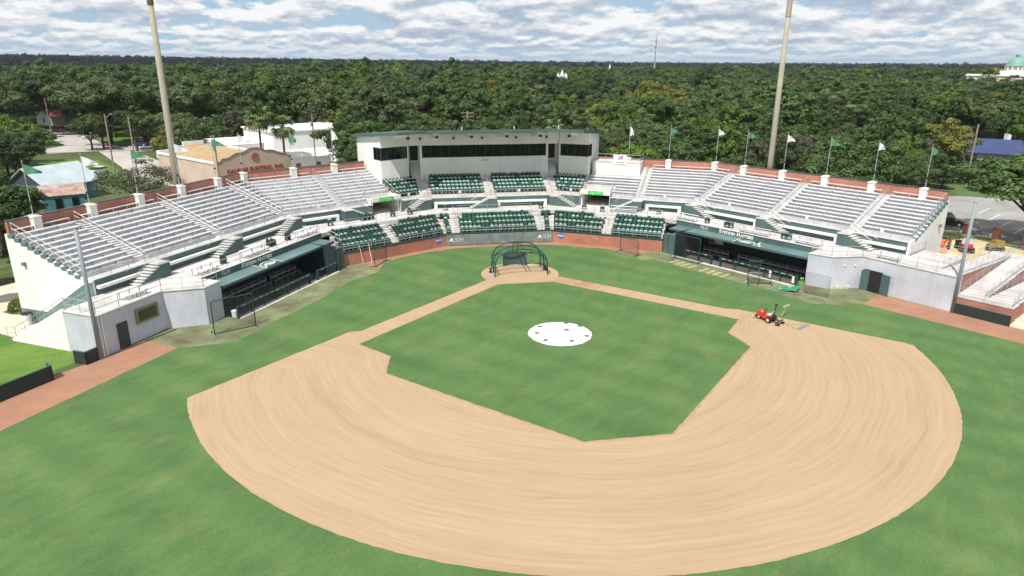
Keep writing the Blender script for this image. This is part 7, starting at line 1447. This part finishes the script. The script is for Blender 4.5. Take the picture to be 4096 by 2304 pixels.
# compact tractor, utility cart, yellow machine, blue barrel in the yard
E_ = empty('compact_tractor', (-54.3, -1.4, 0), 'orange compact tractor with front loader behind the right end wall', 'tractor'); E_.rotation_euler[2] = radians(40); E_.location = (-54.3, -1.4, .01); M_or = mat('tractor_orange', (.72, .13, .02), .4, .05, 2.)
def Y(nm, mb, m, par=None): return mb.build(nm, m, par or E_, local=True)
Y('bonnet', MB().hexa([(.1, -.32, .7), (1.3, -.28, .65), (1.3, .28, .65), (.1, .32, .7), (.1, -.3, 1.3), (1.25, -.24, 1.15), (1.25, .24, 1.15), (.1, .3, 1.3)]), M_or); Y('fender', MB().box(-.9, -.1, -.75, -.4, .95, 1.1), M_or); Y('fender', MB().box(-.9, -.1, .4, .75, .95, 1.1), M_or); Y('seat', MB().box(-.7, -.3, -.22, .22, .9, 1.4), M_black); Y('chassis', MB().box(-.9, 1.2, -.2, .2, .45, .75), M_black)
for sx, sy, r in ((-.55, .62, .58), (-.55, -.62, .58), (.95, .5, .36), (.95, -.5, .36)): t = Y('wheel', MB().tube([(sx, sy-.14, r), (sx, sy+.14, r)], r, 16), M_black); MB().tube([(sx, sy-.155, r), (sx, sy+.155, r)], r*.5, 10).build('rim', M_or, t, local=True)
for s in (-1, 1): Y('loader_arm', MB().tube([(.2, s*.45, 1.2), (1.2, s*.45, 1.1), (1.9, s*.45, .45)], .07, 6), M_or)
Y('bucket', MB().hexa([(1.75, -.75, .05), (2.35, -.75, .05), (2.35, .75, .05), (1.75, .75, .05), (1.75, -.75, .6), (1.95, -.75, .6), (1.95, .75, .6), (1.75, .75, .6)]), M_or); Y('roll_bar', MB().tube([(-.8, -.5, 1.), (-.85, -.5, 1.9), (-.85, .5, 1.9), (-.8, .5, 1.)], .05, 6), M_black)
E_ = empty('utility_cart', (-56, .2, 0), 'red and black utility cart with roof parked in the sandy yard', 'utility cart'); E_.rotation_euler[2] = radians(62); E_.location = (-56.4, -.2, .01)
Y('bonnet', MB().hexa([(.5, -.65, .45), (1.45, -.6, .45), (1.45, .6, .45), (.5, .65, .45), (.5, -.65, 1.0), (1.35, -.55, .8), (1.35, .55, .8), (.5, .65, 1.0)]), mat('cart_red', (.36, .01, .035), .35, .05, 2.)); Y('bumper', MB().box(1.45, 1.6, -.68, .68, .3, .62), M_black); Y('tub', MB().box(-1.5, .5, -.68, .68, .4, .62), M_black); Y('cargo_bed', MB().box(-1.55, -.5, -.7, .7, .62, 1.0), M_black); Y('roof', MB().box(-.6, .75, -.68, .68, 1.85, 1.95), mat('cart_roof_grey', (.12, .125, .13), .6, .05, 1.))
for sx, sy in ((.6, .62), (.6, -.62), (-.5, .62), (-.5, -.62)): Y('roof_post', MB().tube([(sx, sy, .9), (sx*.9, sy, 1.85)], .035, 6), M_black)
for sy in (-.34, .34): Y('seat', MB().box(-.35, .1, sy-.25, sy+.25, .62, .95), M_seatw); Y('windscreen', MB().box(.62, .66, sy-.28, sy+.28, 1.0, 1.6), mat('screen_pale', (.5, .52, .52), .3, .05, 2.))
for sx, sy in ((.95, .66), (.95, -.66), (-1., .66), (-1., -.66)): Y('wheel', MB().tube([(sx, sy-.13, .32), (sx, sy+.13, .32)], .32, 14), M_black)
E_ = empty('yellow_field_machine', (-60.3, .2, 0), 'yellow field machine by the iron fence', 'machine'); M_yel = mat('machine_yellow', (.30, .21, .03), .6, .2, 2.); E_.location = (-60.3, .4, .01); E_.scale = (.8, .8, .75)  # yellow darkened to carry the tree shade lying over the yard
Y('tank', MB().box(-.9, .5, -.6, .6, .7, 1.7), M_yel); Y('engine_cover', MB().box(.5, 1.3, -.5, .5, .6, 1.2), M_yel); Y('frame', MB().box(-1.1, 1.4, -.5, .5, .4, .6), M_black)
for sx, sy in ((-.7, .6), (-.7, -.6), (.9, .55), (.9, -.55)): Y('wheel', MB().tube([(sx, sy-.12, .38), (sx, sy+.12, .38)], .38, 14), M_black)
for q in (.2, .6): Y('lever', MB().tube([(q, 0, 1.2), (q+.3, .1, 2.2)], .03, 5), M_yel)
MB().lathe((-56.2, -4.2, 0), [(.3, 0), (.33, .45), (.3, .9), (.28, .9)], 14).build('barrel', mat('barrel_blue', (.03, .2, .45), .5, .05, 2.), label='blue barrel behind the orange tractor', cat='barrel')
# iron fence with brick piers
IF = empty('iron_fence', (-62, -5, 0), 'black iron picket fence with brick piers along the car park', 'fence'); FP = [(-53, -11.5), (-62.3, -6.4), (-64.2, -3.6), (-64.6, .4), (-65, 4.6), (-65.4, 9)]
for (x0, y0), (x1, y1) in zip(FP, FP[1:]):
    a, b = Vector((x0, y0, 0)), Vector((x1, y1, 0)); k = int((b-a).length/.16); mb = MB()
    for i in range(k+1): q = a.lerp(b, i/k); mb.box(q.x-.012, q.x+.012, q.y-.012, q.y+.012, .08, 1.55)
    for z in (.25, 1.4): mb.tube([a+Vector((0, 0, z)), b+Vector((0, 0, z))], .022, 4)
    mb.build('picket_run', M_black, IF, kind='stuff')
for x, y in FP[1:5]: mb = MB(); mb.box(x-.35, x+.35, y-.35, y+.35, 0, 1.75); pr_ = mb.build('brick_pier', mat('dark_brick', (.19, .075, .05), .85, .15, 3.), IF); MB().box(x-.4, x+.4, y-.4, y+.4, 1.75, 1.87).build('pier_cap', MATS['dark_brick'], pr_)
# left end extras: clipped bush, bin, iron fence
for i, (x, y, h) in enumerate(((-78, -37, 8.2), (-71, -31, 8.8), (-66.5, -25, 8.0), (-95, -45, 7.0), (-86, -41, 7.2))): tree(x, y, h, i % 2, '%s low oak along the verge behind the right end of the stand' % ORDN[i], 'oaks on the car park verge', rot=i*1.7, ci=i, wide=1.1)
HEDGE = [(-88, -40, 3.2), (-93, -36, 3.6), (-98, -33, 3.0), (-82, -44, 3.8), (-104, -30, 3.4), (-110, -40, 4.0), (-100, -45, 4.2)]
for i, (x, y, h) in enumerate(HEDGE): tree(x, y, h*1.3, 0, '%s leafy shrub from the left behind the car park' % ORDN[i], 'shrubs behind the car park', rot=i*1.3, ci=i % 5, wide=1.5, cat='shrub')
def bush(x, y, r, h, label):
    E_ = empty('clipped_bush', (x, y, 0), label, 'bush'); rr = random.Random(4); mb = MB()
    for _ in range(1500):
        z = rr.uniform(-.2, 1); a = rr.uniform(0, 6.28); q = sqrt(max(0, 1-z*z)); p = Vector((x+r*q*cos(a)*rr.uniform(.85, 1.05), y+r*q*sin(a)*rr.uniform(.85, 1.05), h*.25+h*.75*max(0, z)*rr.uniform(.9, 1.05)+(z < 0)*rr.uniform(-.2, .1)))
        d = Vector((rr.uniform(-1, 1), rr.uniform(-1, 1), rr.uniform(-1, 1))).normalized(); t = d.cross(Vector((.3, .5, .8))).normalized(); s = .09; b = len(mb.v); u = d.cross(t); mb.v += [tuple(p+t*s), tuple(p+u*s*.7), tuple(p-t*s), tuple(p-u*s*.7)]; mb.f.append((b, b+1, b+2, b+3))
    mb.build('foliage', LEAF[2], E_)
bush(47.6, 4.2, 1.0, 1.25, 'clipped round green bush by the left footpath')
E_ = empty('litter_bin', (45.4, 8.0, 0), 'white litter bin with dark lid at the foot of the left stairs', 'bin'); mb = MB(); mb.lathe((45.4, 8.0, 0), [(.34, 0), (.36, 1.0)], 16); mb.build('drum', M_white, E_); MB().lathe((45.4, 8., 1.), [(.4, 0), (.4, .08), (.2, .14)], 16).build('lid', M_black, E_)
MB().prism([(48.2, 4.9), (49.2, 4.2), (48.8, 3.6), (47.8, 4.3)], .018, .03).build('floor_grate', mat('grate_rust', (.12, .06, .04), .8, .2, 4.), label='rusty floor grate in the left footpath', cat='grate')
IF2 = empty('iron_fence', (52, -8, 0), 'black iron fence behind the left end wall', 'fence'); mb = MB(); a, b = Vector((47.5, -12, 0)), Vector((60, 2, 0)); k = 110
for i in range(k+1): q = a.lerp(b, i/k); mb.box(q.x-.012, q.x+.012, q.y-.012, q.y+.012, .08, 1.7)
for z in (.25, 1.5): mb.tube([a+Vector((0, 0, z)), b+Vector((0, 0, z))], .022, 4)
mb.build('picket_run', M_black, IF2, kind='stuff')

# ------------------------------------------------------------------ the air
hz_m = bpy.data.materials.new('haze_air'); hz_m.use_nodes = True; nt = hz_m.node_tree; nt.nodes.remove(nt.nodes['Principled BSDF'])
pv_ = nt.nodes.new('ShaderNodeVolumePrincipled'); pv_.inputs['Color'].default_value = (.80, .88, 1., 1); pv_.inputs['Density'].default_value = .00006; pv_.inputs['Anisotropy'].default_value = .2
nt.links.new(pv_.outputs[0], nt.nodes['Material Output'].inputs['Volume'])
MB().box(-6400, 6400, -6400, 6400, -1.2, 62).build('haze', hz_m, kind='stuff', label='thin blue summer haze over the town', cat='haze')
